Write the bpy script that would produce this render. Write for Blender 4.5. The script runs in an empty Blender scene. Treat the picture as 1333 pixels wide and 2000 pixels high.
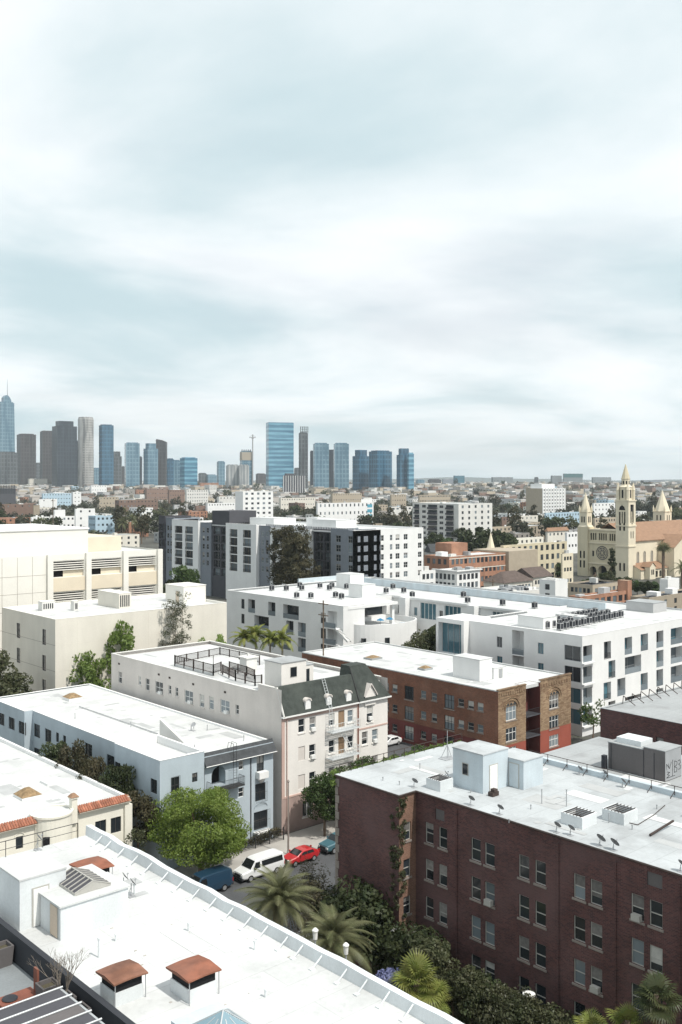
import bpy, math, random
from mathutils import Vector, Matrix
R = math.radians
sc = bpy.context.scene
# ------------------------------------------------------------------ camera
F = 35/36*2000; CX = 666.5; HY = 940.0; CAMH = 42.0
TH = R(42.01); ST, CT = math.sin(TH), math.cos(TH)
cd = bpy.data.cameras.new('camera'); cam = bpy.data.objects.new('camera', cd)
sc.collection.objects.link(cam); sc.camera = cam
cd.lens = 35; cd.sensor_width = 36; cd.sensor_fit = 'AUTO'
cd.shift_y = -(1000-HY)/2000; cd.clip_start = 0.5; cd.clip_end = 60000
cam.location = (0, 0, CAMH); cam.rotation_euler = (R(90), 0, -TH)
# ------------------------------------------------------------------ light
SUN_EL = R(55); sxy = Vector((0.14, -0.99)).normalized()
SUN_DIR = Vector((sxy.x*math.cos(SUN_EL), sxy.y*math.cos(SUN_EL), math.sin(SUN_EL)))
sl = bpy.data.lights.new('sun', 'SUN'); sl.energy = 3.8; sl.angle = R(0.8); sl.color = (1, .955, .88)
so = bpy.data.objects.new('sun', sl); sc.collection.objects.link(so)
so.rotation_euler = SUN_DIR.to_track_quat('Z', 'Y').to_euler(); so.location = (0, 0, 400)
w = bpy.data.worlds.new('World'); sc.world = w; w.use_nodes = True
LOFF = (17.19, 20.99, 0)
def world():
    nt = w.node_tree; N = nt.nodes; L = nt.links; N.clear()
    def n(t, **k):
        o = N.new(t)
        for a, b in k.items(): setattr(o, a, b)
        return o
    def mth(op, a, b=None):
        m = n('ShaderNodeMath', operation=op)
        for i, q in enumerate((a, b)):
            if q is None: continue
            if isinstance(q, (int, float)): m.inputs[i].default_value = q
            else: L.new(q, m.inputs[i])
        return m.outputs[0]
    out = n('ShaderNodeOutputWorld')
    sky = n('ShaderNodeTexSky', sky_type='NISHITA'); sky.sun_disc = False
    sky.sun_elevation = SUN_EL; sky.sun_rotation = math.atan2(SUN_DIR.x, SUN_DIR.y)
    sky.air_density = 1.0; sky.dust_density = 2.0; sky.ozone_density = 1.2
    bs = n('ShaderNodeBackground'); bs.inputs['Strength'].default_value = 0.095; L.new(sky.outputs[0], bs.inputs[0])
    tc = n('ShaderNodeTexCoord'); sp = n('ShaderNodeSeparateXYZ'); L.new(tc.outputs['Generated'], sp.inputs[0])
    zc = mth('ADD', mth('MAXIMUM', sp.outputs[2], 0.0), 0.13)
    cx = n('ShaderNodeCombineXYZ'); L.new(mth('DIVIDE', sp.outputs[0], zc), cx.inputs[0]); L.new(mth('DIVIDE', sp.outputs[1], zc), cx.inputs[1])
    def noise(scale, det, rough, off):
        mp = n('ShaderNodeMapping'); mp.inputs['Location'].default_value = off; L.new(cx.outputs[0], mp.inputs[0])
        t = n('ShaderNodeTexNoise'); t.inputs['Scale'].default_value = scale; t.inputs['Detail'].default_value = det; t.inputs['Roughness'].default_value = rough
        t.inputs['Distortion'].default_value = .35
        L.new(mp.outputs[0], t.inputs[0]); return t.outputs[0]
    def ramp(f, p0, p1, c0=(0,0,0,1), c1=(1,1,1,1)):
        r = n('ShaderNodeValToRGB'); r.color_ramp.interpolation = 'EASE'
        r.color_ramp.elements[0].position = p0; r.color_ramp.elements[1].position = p1
        r.color_ramp.elements[0].color = c0; r.color_ramp.elements[1].color = c1
        L.new(f, r.inputs[0]); return r.outputs[0]
    cover = ramp(noise(0.55, 6, .5, (3.1, 7.7, 0)), .26, .56)
    lum = ramp(noise(0.66, 8, .52, LOFF), .30, .63, (.60, .755, .80, 1), (1.08, 1.11, 1.12, 1))
    bc = n('ShaderNodeBackground'); bc.inputs['Strength'].default_value = 1.0; L.new(lum, bc.inputs[0])
    mx = n('ShaderNodeMixShader')
    L.new(mth('ADD', mth('MULTIPLY', cover, .34), .6), mx.inputs[0]); L.new(bs.outputs[0], mx.inputs[1]); L.new(bc.outputs[0], mx.inputs[2])
    L.new(mx.outputs[0], out.inputs['Surface'])
world()
vs = sc.view_settings; vs.view_transform = 'Standard'; vs.look = 'None'; vs.exposure = 0.06; vs.gamma = 1; vs.use_curve_mapping = False
sc.render.engine = 'CYCLES'
cy = sc.cycles
cy.use_denoising = True; cy.max_bounces = 6; cy.diffuse_bounces = 3; cy.glossy_bounces = 3; cy.transmission_bounces = 4
cy.volume_bounces = 2; cy.transparent_max_bounces = 8; cy.caustics_reflective = False; cy.caustics_refractive = False

# ------------------------------------------------------------------ pixel <-> place (a pixel gives a direction; a plane gives the distance)
KC = {'c1':(0,1120,.42),'c2':(400,1200,.375),'c3':(680,1230,.49),'c4':(0,1330,.42),'c5':(260,1480,.33),'c6':(620,1420,.535),'c7':(620,1620,.535),
      'c8':(0,1600,.465),'d4':(0,930,.345),'d5':(300,980,.405),'d6':(780,1080,.415),'M1':(0,920,.255),'M2':(330,920,.255),'M3':(600,920,.255),
      'M4':(900,920,.325),'M5':(820,1040,.24),'M6':(1080,1080,.19),'N':(1110,890,.1673),'Q':(600,1120,.255),'P':(330,1250,.2175),'G':(1140,1420,.1448),'':(0,0,1)}
def cp(k, x, y): o = KC[k]; return o[0]+x*o[2], o[1]+y*o[2]
def ray(u, v):
    r = (u-CX)/F; return r*CT+ST, -r*ST+CT, (HY-v)/F
def onz(u, v, z):
    a, b, c = ray(u, v); t = (z-CAMH)/c; return a*t, b*t
def onx(u, v, x):
    a, b, c = ray(u, v); t = x/a; return b*t, CAMH+c*t
def ony(u, v, y):
    a, b, c = ray(u, v); t = y/b; return a*t, CAMH+c*t
def att(u, v, t):
    a, b, c = ray(u, v); return a*t, b*t, CAMH+c*t
def SW(k, x, lst, w, h, st='s'):
    r = []
    for (u, v) in lst:
        s, z = onx(*cp(k, u, v), x); r.append((s, z, w, h, st))
    return r
def FW(k, y, lst, w, h, st='s'):
    r = []
    for (u, v) in lst:
        s, z = ony(*cp(k, u, v), y); r.append((s, z, w, h, st))
    return r

# ------------------------------------------------------------------ materials
MT = {}
def mat(name, col, rough=.85, var=.07, scale=.6, fine=.04, streak=0., stain=0., stain_col=None, bump=0., bscale=14., spec=.25, metal=0., rnd=0.):
    m = bpy.data.materials.new(name); m.use_nodes = True; nt = m.node_tree; N = nt.nodes; L = nt.links
    b = N['Principled BSDF']; b.inputs['Roughness'].default_value = rough; b.inputs['Metallic'].default_value = metal
    b.inputs['Specular IOR Level'].default_value = spec
    g = N.new('ShaderNodeNewGeometry')
    def noise(s, det=3, vec=None):
        t = N.new('ShaderNodeTexNoise'); t.inputs['Scale'].default_value = s; t.inputs['Detail'].default_value = det
        L.new(vec or g.outputs['Position'], t.inputs['Vector']); return t.outputs[0]
    def mapr(f, a, bb, lo=.3, hi=.7):
        q = N.new('ShaderNodeMapRange'); q.inputs[1].default_value = lo; q.inputs[2].default_value = hi; q.inputs[3].default_value = a; q.inputs[4].default_value = bb
        L.new(f, q.inputs[0]); return q.outputs[0]
    def mul(a, bb):
        q = N.new('ShaderNodeMath'); q.operation = 'MULTIPLY'; L.new(a, q.inputs[0]); L.new(bb, q.inputs[1]); return q.outputs[0]
    f = mul(mapr(noise(scale), 1-var, 1+var), mapr(noise(scale*17, 2), 1-fine, 1+fine))
    if streak:
        mp = N.new('ShaderNodeMapping'); mp.inputs['Scale'].default_value = (.45, .45, .05); L.new(g.outputs['Position'], mp.inputs[0])
        f = mul(f, mapr(noise(1.3, 5, mp.outputs[0]), 1-streak*.8, 1, .3, .7))
    if rnd:
        oi = N.new('ShaderNodeObjectInfo'); f = mul(f, mapr(oi.outputs['Random'], 1-rnd, 1+rnd, 0, 1))
    vm = N.new('ShaderNodeVectorMath'); vm.operation = 'SCALE'; vm.inputs[0].default_value = col[:3]; L.new(f, vm.inputs['Scale'])
    c = vm.outputs[0]
    if stain:
        mx = N.new('ShaderNodeMix'); mx.data_type = 'RGBA'; L.new(mapr(noise(.33, 6), 0, stain, .5, .72), mx.inputs['Factor'])
        L.new(c, mx.inputs['A']); mx.inputs['B'].default_value = (*(stain_col or [q*.6 for q in col]), 1); c = mx.outputs['Result']
    L.new(c, b.inputs['Base Color'])
    if bump:
        bp = N.new('ShaderNodeBump'); bp.inputs['Strength'].default_value = bump; bp.inputs['Distance'].default_value = .03
        L.new(noise(bscale, 4), bp.inputs['Height']); L.new(bp.outputs[0], b.inputs['Normal'])
    MT[name] = m; return m
def brickmat(name, c1, c2, mortar, patch=.35, sc_=1., patch_col=None):
    m = mat(name, c1, rough=.9, var=.18, scale=.35, fine=.1, streak=.25)
    nt = m.node_tree; N = nt.nodes; L = nt.links; b = N['Principled BSDF']
    old = b.inputs['Base Color'].links[0].from_socket
    g = N.new('ShaderNodeNewGeometry'); sp = N.new('ShaderNodeSeparateXYZ'); L.new(g.outputs['Position'], sp.inputs[0])
    ad = N.new('ShaderNodeMath'); ad.operation = 'ADD'; L.new(sp.outputs[0], ad.inputs[0]); L.new(sp.outputs[1], ad.inputs[1])
    cb = N.new('ShaderNodeCombineXYZ'); L.new(ad.outputs[0], cb.inputs[0]); L.new(sp.outputs[2], cb.inputs[1])
    t = N.new('ShaderNodeTexBrick'); L.new(cb.outputs[0], t.inputs['Vector']); t.inputs['Scale'].default_value = 1/sc_
    t.inputs['Brick Width'].default_value = .3; t.inputs['Row Height'].default_value = .1; t.inputs['Mortar Size'].default_value = .008
    t.inputs['Color1'].default_value = (1, 1, 1, 1); t.inputs['Color2'].default_value = (*[q/p for p, q in zip(c1, c2)], 1); t.inputs['Mortar'].default_value = (*[q/p for p, q in zip(c1, mortar)], 1)
    mx = N.new('ShaderNodeMix'); mx.data_type = 'RGBA'; mx.blend_type = 'MULTIPLY'; mx.inputs['Factor'].default_value = 1
    L.new(old, mx.inputs['A']); L.new(t.outputs['Color'], mx.inputs['B'])
    n2 = N.new('ShaderNodeTexNoise'); n2.inputs['Scale'].default_value = .22; n2.inputs['Detail'].default_value = 5; L.new(g.outputs['Position'], n2.inputs['Vector'])
    mr = N.new('ShaderNodeMapRange'); mr.inputs[1].default_value = .45; mr.inputs[2].default_value = .75; mr.inputs[3].default_value = 0; mr.inputs[4].default_value = patch; L.new(n2.outputs[0], mr.inputs[0])
    m2 = N.new('ShaderNodeMix'); m2.data_type = 'RGBA'; L.new(mr.outputs[0], m2.inputs['Factor']); L.new(mx.outputs['Result'], m2.inputs['A'])
    m2.inputs['B'].default_value = (*(patch_col or [q*1.25 for q in c1]), 1); L.new(m2.outputs['Result'], b.inputs['Base Color'])
    return m
def roofmat(name, col, seam, **k):
    m = mat(name, col, .8, .07, .25, .04, bump=.15, bscale=3, **k); nt = m.node_tree; N = nt.nodes; L = nt.links; b = N['Principled BSDF']; old = b.inputs['Base Color'].links[0].from_socket
    g = N.new('ShaderNodeNewGeometry'); t = N.new('ShaderNodeTexBrick'); L.new(g.outputs['Position'], t.inputs['Vector']); t.inputs['Scale'].default_value = 1
    t.inputs['Brick Width'].default_value = 7.3; t.inputs['Row Height'].default_value = 1.9; t.inputs['Mortar Size'].default_value = .035; t.inputs['Mortar Smooth'].default_value = .6; t.inputs['Color1'].default_value = (1, 1, 1, 1); t.inputs['Color2'].default_value = (.93, .93, .93, 1); t.inputs['Mortar'].default_value = (seam, seam, seam, 1)
    mx = N.new('ShaderNodeMix'); mx.data_type = 'RGBA'; mx.blend_type = 'MULTIPLY'; mx.inputs['Factor'].default_value = 1; L.new(old, mx.inputs['A']); L.new(t.outputs['Color'], mx.inputs['B'])
    n = N.new('ShaderNodeTexNoise'); n.inputs['Scale'].default_value = 2.4; n.inputs['Detail'].default_value = 7; n.inputs['Roughness'].default_value = .7; L.new(g.outputs['Position'], n.inputs['Vector']); r = N.new('ShaderNodeMapRange'); r.inputs[1].default_value = .58; r.inputs[2].default_value = .8; r.inputs[3].default_value = 0; r.inputs[4].default_value = .55; L.new(n.outputs[0], r.inputs[0])
    m2 = N.new('ShaderNodeMix'); m2.data_type = 'RGBA'; L.new(r.outputs[0], m2.inputs['Factor']); L.new(mx.outputs['Result'], m2.inputs['A']); m2.inputs['B'].default_value = (*[c*.5 for c in col], 1); L.new(m2.outputs['Result'], b.inputs['Base Color']); return m
roofmat('roof_white', (.585, .595, .59), .82, stain=.45, stain_col=(.40, .41, .405))
mat('patch_light', (.63, .64, .635), .85, .05); mat('patch_grey', (.42, .43, .43), .9, .1)
mat('far_grey', (.20, .22, .23), .8, .08); mat('far_teal', (.045, .14, .19), .4, .1); mat('far_roof', (.22, .21, .20), .9, .1, .1)
roofmat('roof_brick', (.46, .485, .495), .78, stain=.75, stain_col=(.29, .30, .305))
roofmat('roof_grey', (.36, .375, .38), .75, stain=.6, stain_col=(.22, .22, .22))
mat('roof_dark', (.10, .10, .105), .9, .3, .3, .1, stain=.7, stain_col=(.45, .45, .44))
mat('white', (.80, .80, .79), .8, .03, .3, .02, streak=.07, bump=.08)
mat('white_trim', (.78, .78, .76), .7, .02)
mat('white_modern', (.76, .76, .75), .8, .04, .3, .02, streak=.05)
mat('offwhite', (.68, .67, .64), .85, .05, .3, .02, streak=.1)
mat('hut_blue', (.56, .63, .67), .8, .06, .5, .04, streak=.22, stain=.3, stain_col=(.5, .5, .5))
mat('hut_white', (.70, .73, .74), .8, .06, .5, .04, streak=.2, stain=.3, stain_col=(.52, .53, .53))
mat('blue_wall', (.46, .53, .58), .85, .05, .4, .03, streak=.12, bump=.1)
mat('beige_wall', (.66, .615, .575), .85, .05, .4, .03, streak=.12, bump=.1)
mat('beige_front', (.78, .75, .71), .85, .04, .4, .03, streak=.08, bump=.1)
mat('pink_trim', (.54, .39, .34), .8, .08)
mat('pink_base', (.40, .30, .27), .85, .12, .5, .05, streak=.2)
mat('cream', (.70, .665, .59), .85, .04, .3, .02, streak=.1)
mat('cream_pale', (.76, .74, .685), .85, .03, .3, .02, streak=.03)
mat('cream_warm', (.70, .62, .49), .85, .05, .3, .02, streak=.05)
mat('cream_yellow', (.78, .75, .66), .85, .04, .4, .03, streak=.1)
mat('church', (.62, .55, .40), .85, .05, .3, .03, streak=.14)
mat('church_light', (.70, .63, .49), .85, .05, .3, .03)
mat('tile_red', (.33, .135, .085), .8, .25, 2., .15, rnd=.25)
mat('tile_far', (.30, .185, .12), .85, .12, .8, .2, streak=.15)
mat('shingle_green', (.055, .064, .058), .95, .2, 1.5, .3, bump=.4, bscale=9, stain=.3, stain_col=(.11, .125, .11))
mat('shingle_dark', (.07, .075, .08), .95, .2, 1.5, .3)
mat('shingle_brown', (.11, .085, .075), .95, .2, 1., .3)
mat('rust', (.27, .105, .065), .8, .25, 1.4, .12, stain=.5, stain_col=(.16, .10, .08), bump=.2)
mat('rust_dark', (.20, .10, .07), .8, .3, 1.4, .12, stain=.6, stain_col=(.30, .13, .07))
mat('terracotta', (.21, .08, .055), .7, .15, 1.4, .1)
mat('dark_metal', (.03, .03, .033), .55, .1, spec=.4)
mat('rail_brown', (.055, .04, .035), .7, .2)
mat('grey_metal', (.32, .33, .34), .5, .08, spec=.5)
mat('steel', (.45, .47, .48), .4, .06, spec=.5, metal=.3)
mat('grey_box', (.13, .12, .12), .7, .06, .4, .04, streak=.15)
mat('charcoal', (.035, .038, .045), .7, .1)
mat('terrace_floor', (.22, .24, .25), .8, .1, .5, .06)
mat('slate', (.21, .23, .26), .8, .05)
mat('slate_dark', (.075, .075, .085), .8, .06)
mat('orange_panel', (.34, .10, .035), .7, .08)
mat('wood', (.26, .18, .10), .8, .3, 3., .2)
mat('black', (.012, .012, .014), .9, .1)
mat('paper', (.5, .49, .46), .9, .1, 2.)
mat('curtain', (.22, .21, .20), .9, .2, 3., rnd=.4)
mat('board', (.60, .50, .40), .9, .08)
mat('door_brown', (.28, .19, .12), .8, .1)
mat('door_white', (.80, .80, .78), .6, .03)
mat('frame_grey', (.42, .41, .38), .7, .08)
mat('frame_dark', (.05, .05, .05), .6, .1)
mat('sill', (.27, .235, .21), .85, .1)
mat('asphalt', (.085, .088, .092), .9, .12, .4, .12, stain=.4, stain_col=(.055, .055, .058))
mat('concrete', (.42, .40, .37), .9, .08, .4, .05, stain=.35, stain_col=(.30, .29, .27))
mat('kerb', (.45, .44, .42), .9, .08)
mat('soil', (.085, .075, .05), .95, .3, .5, .2, stain=.6, stain_col=(.06, .085, .035))
mat('ground', (.09, .088, .08), .95, .3, .02, .2, stain=.6, stain_col=(.07, .085, .05))
mat('bark', (.16, .12, .09), .95, .25, 2., .2, bump=.5, bscale=9)
mat('bark_pale', (.34, .30, .25), .95, .25, 2., .2)
mat('twig', (.20, .17, .14), .95, .2)
mat('teal_panel', (.10, .34, .45), .5, .1); mat('green_glass', (.05, .12, .125), .3, .1)
mat('parasol_blue', (.04, .18, .32), .7, .1)
mat('pale_blue_wall', (.42, .55, .64), .85, .05)
mat('tan_wall', (.42, .36, .28), .9, .06, rnd=.2)
mat('brown_wall', (.22, .15, .12), .9, .08, rnd=.15)
mat('grey_wall', (.40, .40, .40), .9, .06, rnd=.2)
mat('fill_wall', (.40, .37, .34), .9, .05, rnd=.35)
mat('solar', (.02, .022, .03), .5, .2)
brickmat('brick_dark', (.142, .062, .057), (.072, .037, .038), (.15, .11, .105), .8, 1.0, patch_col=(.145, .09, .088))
brickmat('brick_lit', (.22, .12, .085), (.16, .085, .06), (.34, .26, .2), .3)  # brick_lit: paler brick for the sunlit pier, sunlight put into its colour
brickmat('brick_red', (.26, .105, .06), (.17, .07, .045), (.27, .19, .15), .35, patch_col=(.30, .2, .15))
brickmat('brick_tan', (.36, .26, .165), (.20, .125, .075), (.16, .11, .08), .3, 1.9)
brickmat('brick_orange', (.40, .20, .13), (.34, .17, .11), (.40, .28, .2), .3)
mat('maroon', (.17, .055, .05), .85, .1, .4, .06, streak=.2)
mat('red_paint', (.27, .075, .052), .8, .08, .4, .05)
def glass(name, col, rough=.06, spec=.6, rnd=.3, coat=0):
    m = mat(name, col, rough, .1, .3, 0, spec=spec, rnd=rnd); return m
glass('pane', (.022, .028, .034)); glass('pane_blue', (.07, .16, .20), .08, .7, .3); glass('pane_light', (.16, .19, .21), .1, .6, .4)  # pane_blue holds a bluish reflection in its base colour
glass('glass_far', (.03, .035, .042), .15); glass('skylight', (.20, .30, .35), .12, .7, .1); glass('car_glass', (.015, .018, .02), .05, .7, 0)
def leafmat(name, col, col2, trans=.35, rnd=.25):
    m = bpy.data.materials.new(name); m.use_nodes = True; nt = m.node_tree; N = nt.nodes; L = nt.links; N.clear()
    o = N.new('ShaderNodeOutputMaterial'); g = N.new('ShaderNodeNewGeometry'); t = N.new('ShaderNodeTexNoise'); t.inputs['Scale'].default_value = 1.1; t.inputs['Detail'].default_value = 4
    L.new(g.outputs['Position'], t.inputs['Vector']); r = N.new('ShaderNodeMapRange'); r.inputs[1].default_value = .32; r.inputs[2].default_value = .68; L.new(t.outputs[0], r.inputs[0])
    mx = N.new('ShaderNodeMix'); mx.data_type = 'RGBA'; L.new(r.outputs[0], mx.inputs['Factor']); mx.inputs['A'].default_value = (*col, 1); mx.inputs['B'].default_value = (*col2, 1)
    oi = N.new('ShaderNodeObjectInfo'); q = N.new('ShaderNodeMapRange'); q.inputs[3].default_value = 1-rnd; q.inputs[4].default_value = 1+rnd; L.new(oi.outputs['Random'], q.inputs[0])
    vm = N.new('ShaderNodeVectorMath'); vm.operation = 'SCALE'; L.new(mx.outputs['Result'], vm.inputs[0]); L.new(q.outputs[0], vm.inputs['Scale'])
    d = N.new('ShaderNodeBsdfDiffuse'); tr = N.new('ShaderNodeBsdfTranslucent'); ms = N.new('ShaderNodeMixShader'); ms.inputs[0].default_value = trans
    gl = N.new('ShaderNodeBsdfGlossy'); gl.inputs['Roughness'].default_value = .45; m2 = N.new('ShaderNodeMixShader'); m2.inputs[0].default_value = .018
    L.new(vm.outputs[0], d.inputs[0]); L.new(vm.outputs[0], tr.inputs[0]); L.new(d.outputs[0], ms.inputs[1]); L.new(tr.outputs[0], ms.inputs[2])
    L.new(ms.outputs[0], m2.inputs[1]); L.new(gl.outputs[0], m2.inputs[2]); L.new(m2.outputs[0], o.inputs[0]); MT[name] = m
leafmat('leaf_ficus', (.14, .21, .04), (.22, .28, .065), .4, 0); leafmat('leaf_dark', (.035, .052, .022), (.065, .075, .034), .25); leafmat('leaf_mid', (.055, .095, .03), (.09, .13, .045), .3)
leafmat('leaf_bright', (.17, .26, .06), (.24, .32, .09), .45); leafmat('leaf_brown', (.052, .055, .03), (.095, .08, .045), .25); leafmat('leaf_euc', (.075, .09, .055), (.12, .115, .08), .3)
leafmat('leaf_olive', (.06, .075, .035), (.10, .10, .055), .3); leafmat('frond', (.14, .155, .075), (.20, .20, .11), .35); leafmat('frond_bright', (.18, .23, .055), (.27, .27, .08), .4)
leafmat('frond_dark', (.05, .07, .03), (.09, .10, .045), .3); leafmat('frond_dry', (.22, .17, .09), (.28, .22, .13), .2); leafmat('leaf_purple', (.16, .18, .34), (.24, .26, .42), .3); leafmat('leaf_far', (.032, .042, .026), (.06, .055, .036), .1, .35)

# ------------------------------------------------------------------ mesh helpers
COL = sc.collection; WL = {}
class MB:
    def __init__(s): s.v = []; s.f = []; s.m = []
    def poly(s, pts, m=0):
        i = len(s.v); s.v.extend(tuple(p) for p in pts); s.f.append(tuple(range(i, i+len(pts)))); s.m.append(m); return s
    def box(s, x0, y0, z0, x1, y1, z1, m=0):
        i = len(s.v); s.v += [(x0,y0,z0),(x1,y0,z0),(x1,y1,z0),(x0,y1,z0),(x0,y0,z1),(x1,y0,z1),(x1,y1,z1),(x0,y1,z1)]
        for q in ((0,3,2,1),(4,5,6,7),(0,1,5,4),(1,2,6,5),(2,3,7,6),(3,0,4,7)): s.f.append(tuple(i+k for k in q)); s.m.append(m)
        return s
    def frustum(s, c0, h0, c1, h1, m=0):  # rectangle centre/half sizes at bottom and top
        i = len(s.v)
        for (c, h) in ((c0, h0), (c1, h1)):
            for (a, b) in ((-1,-1),(1,-1),(1,1),(-1,1)): s.v.append((c[0]+a*h[0], c[1]+b*h[1], c[2]))
        for q in ((0,3,2,1),(4,5,6,7),(0,1,5,4),(1,2,6,5),(2,3,7,6),(3,0,4,7)): s.f.append(tuple(i+k for k in q)); s.m.append(m)
        return s
    def prism(s, pts, z0, z1, m=0, mtop=None):
        i = len(s.v); n = len(pts); s.v += [(x, y, z0) for x, y in pts]+[(x, y, z1) for x, y in pts]
        for k in range(n): s.f.append((i+k, i+(k+1) % n, i+n+(k+1) % n, i+n+k)); s.m.append(m)
        s.f.append(tuple(i+n+k for k in range(n))); s.m.append(m if mtop is None else mtop)
        s.f.append(tuple(i+n-1-k for k in range(n))); s.m.append(m); return s
    def tube(s, p, q, r, n=6, m=0, r2=None):
        p, q = Vector(p), Vector(q); d = q-p
        if d.length < 1e-6: return s
        d.normalize(); a = d.orthogonal().normalized(); b = d.cross(a); r2 = r if r2 is None else r2; i = len(s.v)
        for (c, rr) in ((p, r), (q, r2)):
            for k in range(n):
                t = 2*math.pi*k/n; s.v.append(tuple(c+a*(rr*math.cos(t))+b*(rr*math.sin(t))))
        for k in range(n): s.f.append((i+k, i+(k+1) % n, i+n+(k+1) % n, i+n+k)); s.m.append(m)
        s.f.append(tuple(i+n-1-k for k in range(n))); s.m.append(m); s.f.append(tuple(i+n+k for k in range(n))); s.m.append(m); return s
    def path(s, pts, r, n=5, m=0):
        for a, b in zip(pts, pts[1:]): s.tube(a, b, r, n, m)
        return s
    def lathe(s, cx, cy, prof, n=12, m=0, a0=0., cap=True):
        i = len(s.v)
        for (r, z) in prof:
            for k in range(n):
                t = a0+2*math.pi*k/n; s.v.append((cx+r*math.cos(t), cy+r*math.sin(t), z))
        for j in range(len(prof)-1):
            for k in range(n): s.f.append((i+j*n+k, i+j*n+(k+1) % n, i+(j+1)*n+(k+1) % n, i+(j+1)*n+k)); s.m.append(m)
        if cap:
            j = len(prof)-1; s.f.append(tuple(i+j*n+k for k in range(n))); s.m.append(m)
            s.f.append(tuple(i+n-1-k for k in range(n))); s.m.append(m)
        return s
    def mesh(s, name, mats, off=(0,0,0), smooth=False):
        me = bpy.data.meshes.new(name)
        me.from_pydata([(a-off[0], b-off[1], c-off[2]) for a, b, c in s.v], [], s.f)
        if isinstance(mats, str): mats = [mats]
        for q in mats: me.materials.append(MT[q])
        if len(mats) > 1: me.polygons.foreach_set('material_index', s.m)
        if smooth: me.polygons.foreach_set('use_smooth', [True]*len(s.f))
        return me
    def build(s, name, mats, parent=None, loc=None, smooth=False):
        off = WL[parent.name] if parent is not None else (loc or (0, 0, 0))
        o = bpy.data.objects.new(name, s.mesh(name, mats, off, smooth)); COL.objects.link(o)
        if parent is not None: o.parent = parent
        else: o.location = off
        WL[o.name] = off; return o
def tag(o, label=None, cat=None, group=None, kind=None):
    for k, v in (('label', label), ('category', cat), ('group', group), ('kind', kind)):
        if v: o[k] = v
    return o
def thing(name, label, cat, loc, group=None, rz=0.):
    o = bpy.data.objects.new(name, None); o.empty_display_size = .5; COL.objects.link(o); o.location = loc; o.rotation_euler = (0, 0, rz)
    WL[o.name] = tuple(loc); return tag(o, label, cat, group)
def inst(me, name, parent, loc=(0,0,0), rot=(0,0,0), sc_=(1,1,1)):
    o = bpy.data.objects.new(name, me); COL.objects.link(o); o.parent = parent; o.location = loc; o.rotation_euler = rot; o.scale = sc_; return o
def struct(mb, name, m): return tag(mb.build(name, m), kind='structure')

# ------------------------------------------------------------------ walls with real openings, windows
def facade(mb, face, pl, s0, s1, z0, z1, ops, m=0):
    """ops: (sa, sb, za, zb, depth); front faces -Y at y=pl, side faces -X at x=pl"""
    P = (lambda s, z, d=0: (s, pl+d, z)) if face == 'F' else (lambda s, z, d=0: (pl+d, s, z))
    ops = [(max(a, s0+.01), min(b, s1-.01), max(c, z0+.01), min(d, z1-.01), e) for a, b, c, d, e in ops]
    ops = [o for o in ops if o[1] > o[0]+.02 and o[3] > o[2]+.02]
    zs = sorted({z0, z1, *[o[2] for o in ops], *[o[3] for o in ops]})
    for za, zb in zip(zs, zs[1:]):
        if zb-za < 1e-6: continue
        zm = (za+zb)/2; hs = sorted((o[0], o[1]) for o in ops if o[2] < zm < o[3]); s = s0
        for a, b in hs:
            if a > s+1e-6: mb.poly([P(s, za), P(a, za), P(a, zb), P(s, zb)], m)
            s = max(s, b)
        if s1 > s+1e-6: mb.poly([P(s, za), P(s1, za), P(s1, zb), P(s, zb)], m)
    for a, b, c, d, e in ops:
        mb.poly([P(a, c), P(a, d), P(a, d, e), P(a, c, e)], m); mb.poly([P(b, c), P(b, d), P(b, d, e), P(b, c, e)], m)
        mb.poly([P(a, c), P(b, c), P(b, c, e), P(a, c, e)], m); mb.poly([P(a, d), P(b, d), P(b, d, e), P(a, d, e)], m)
WM = {}
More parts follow.
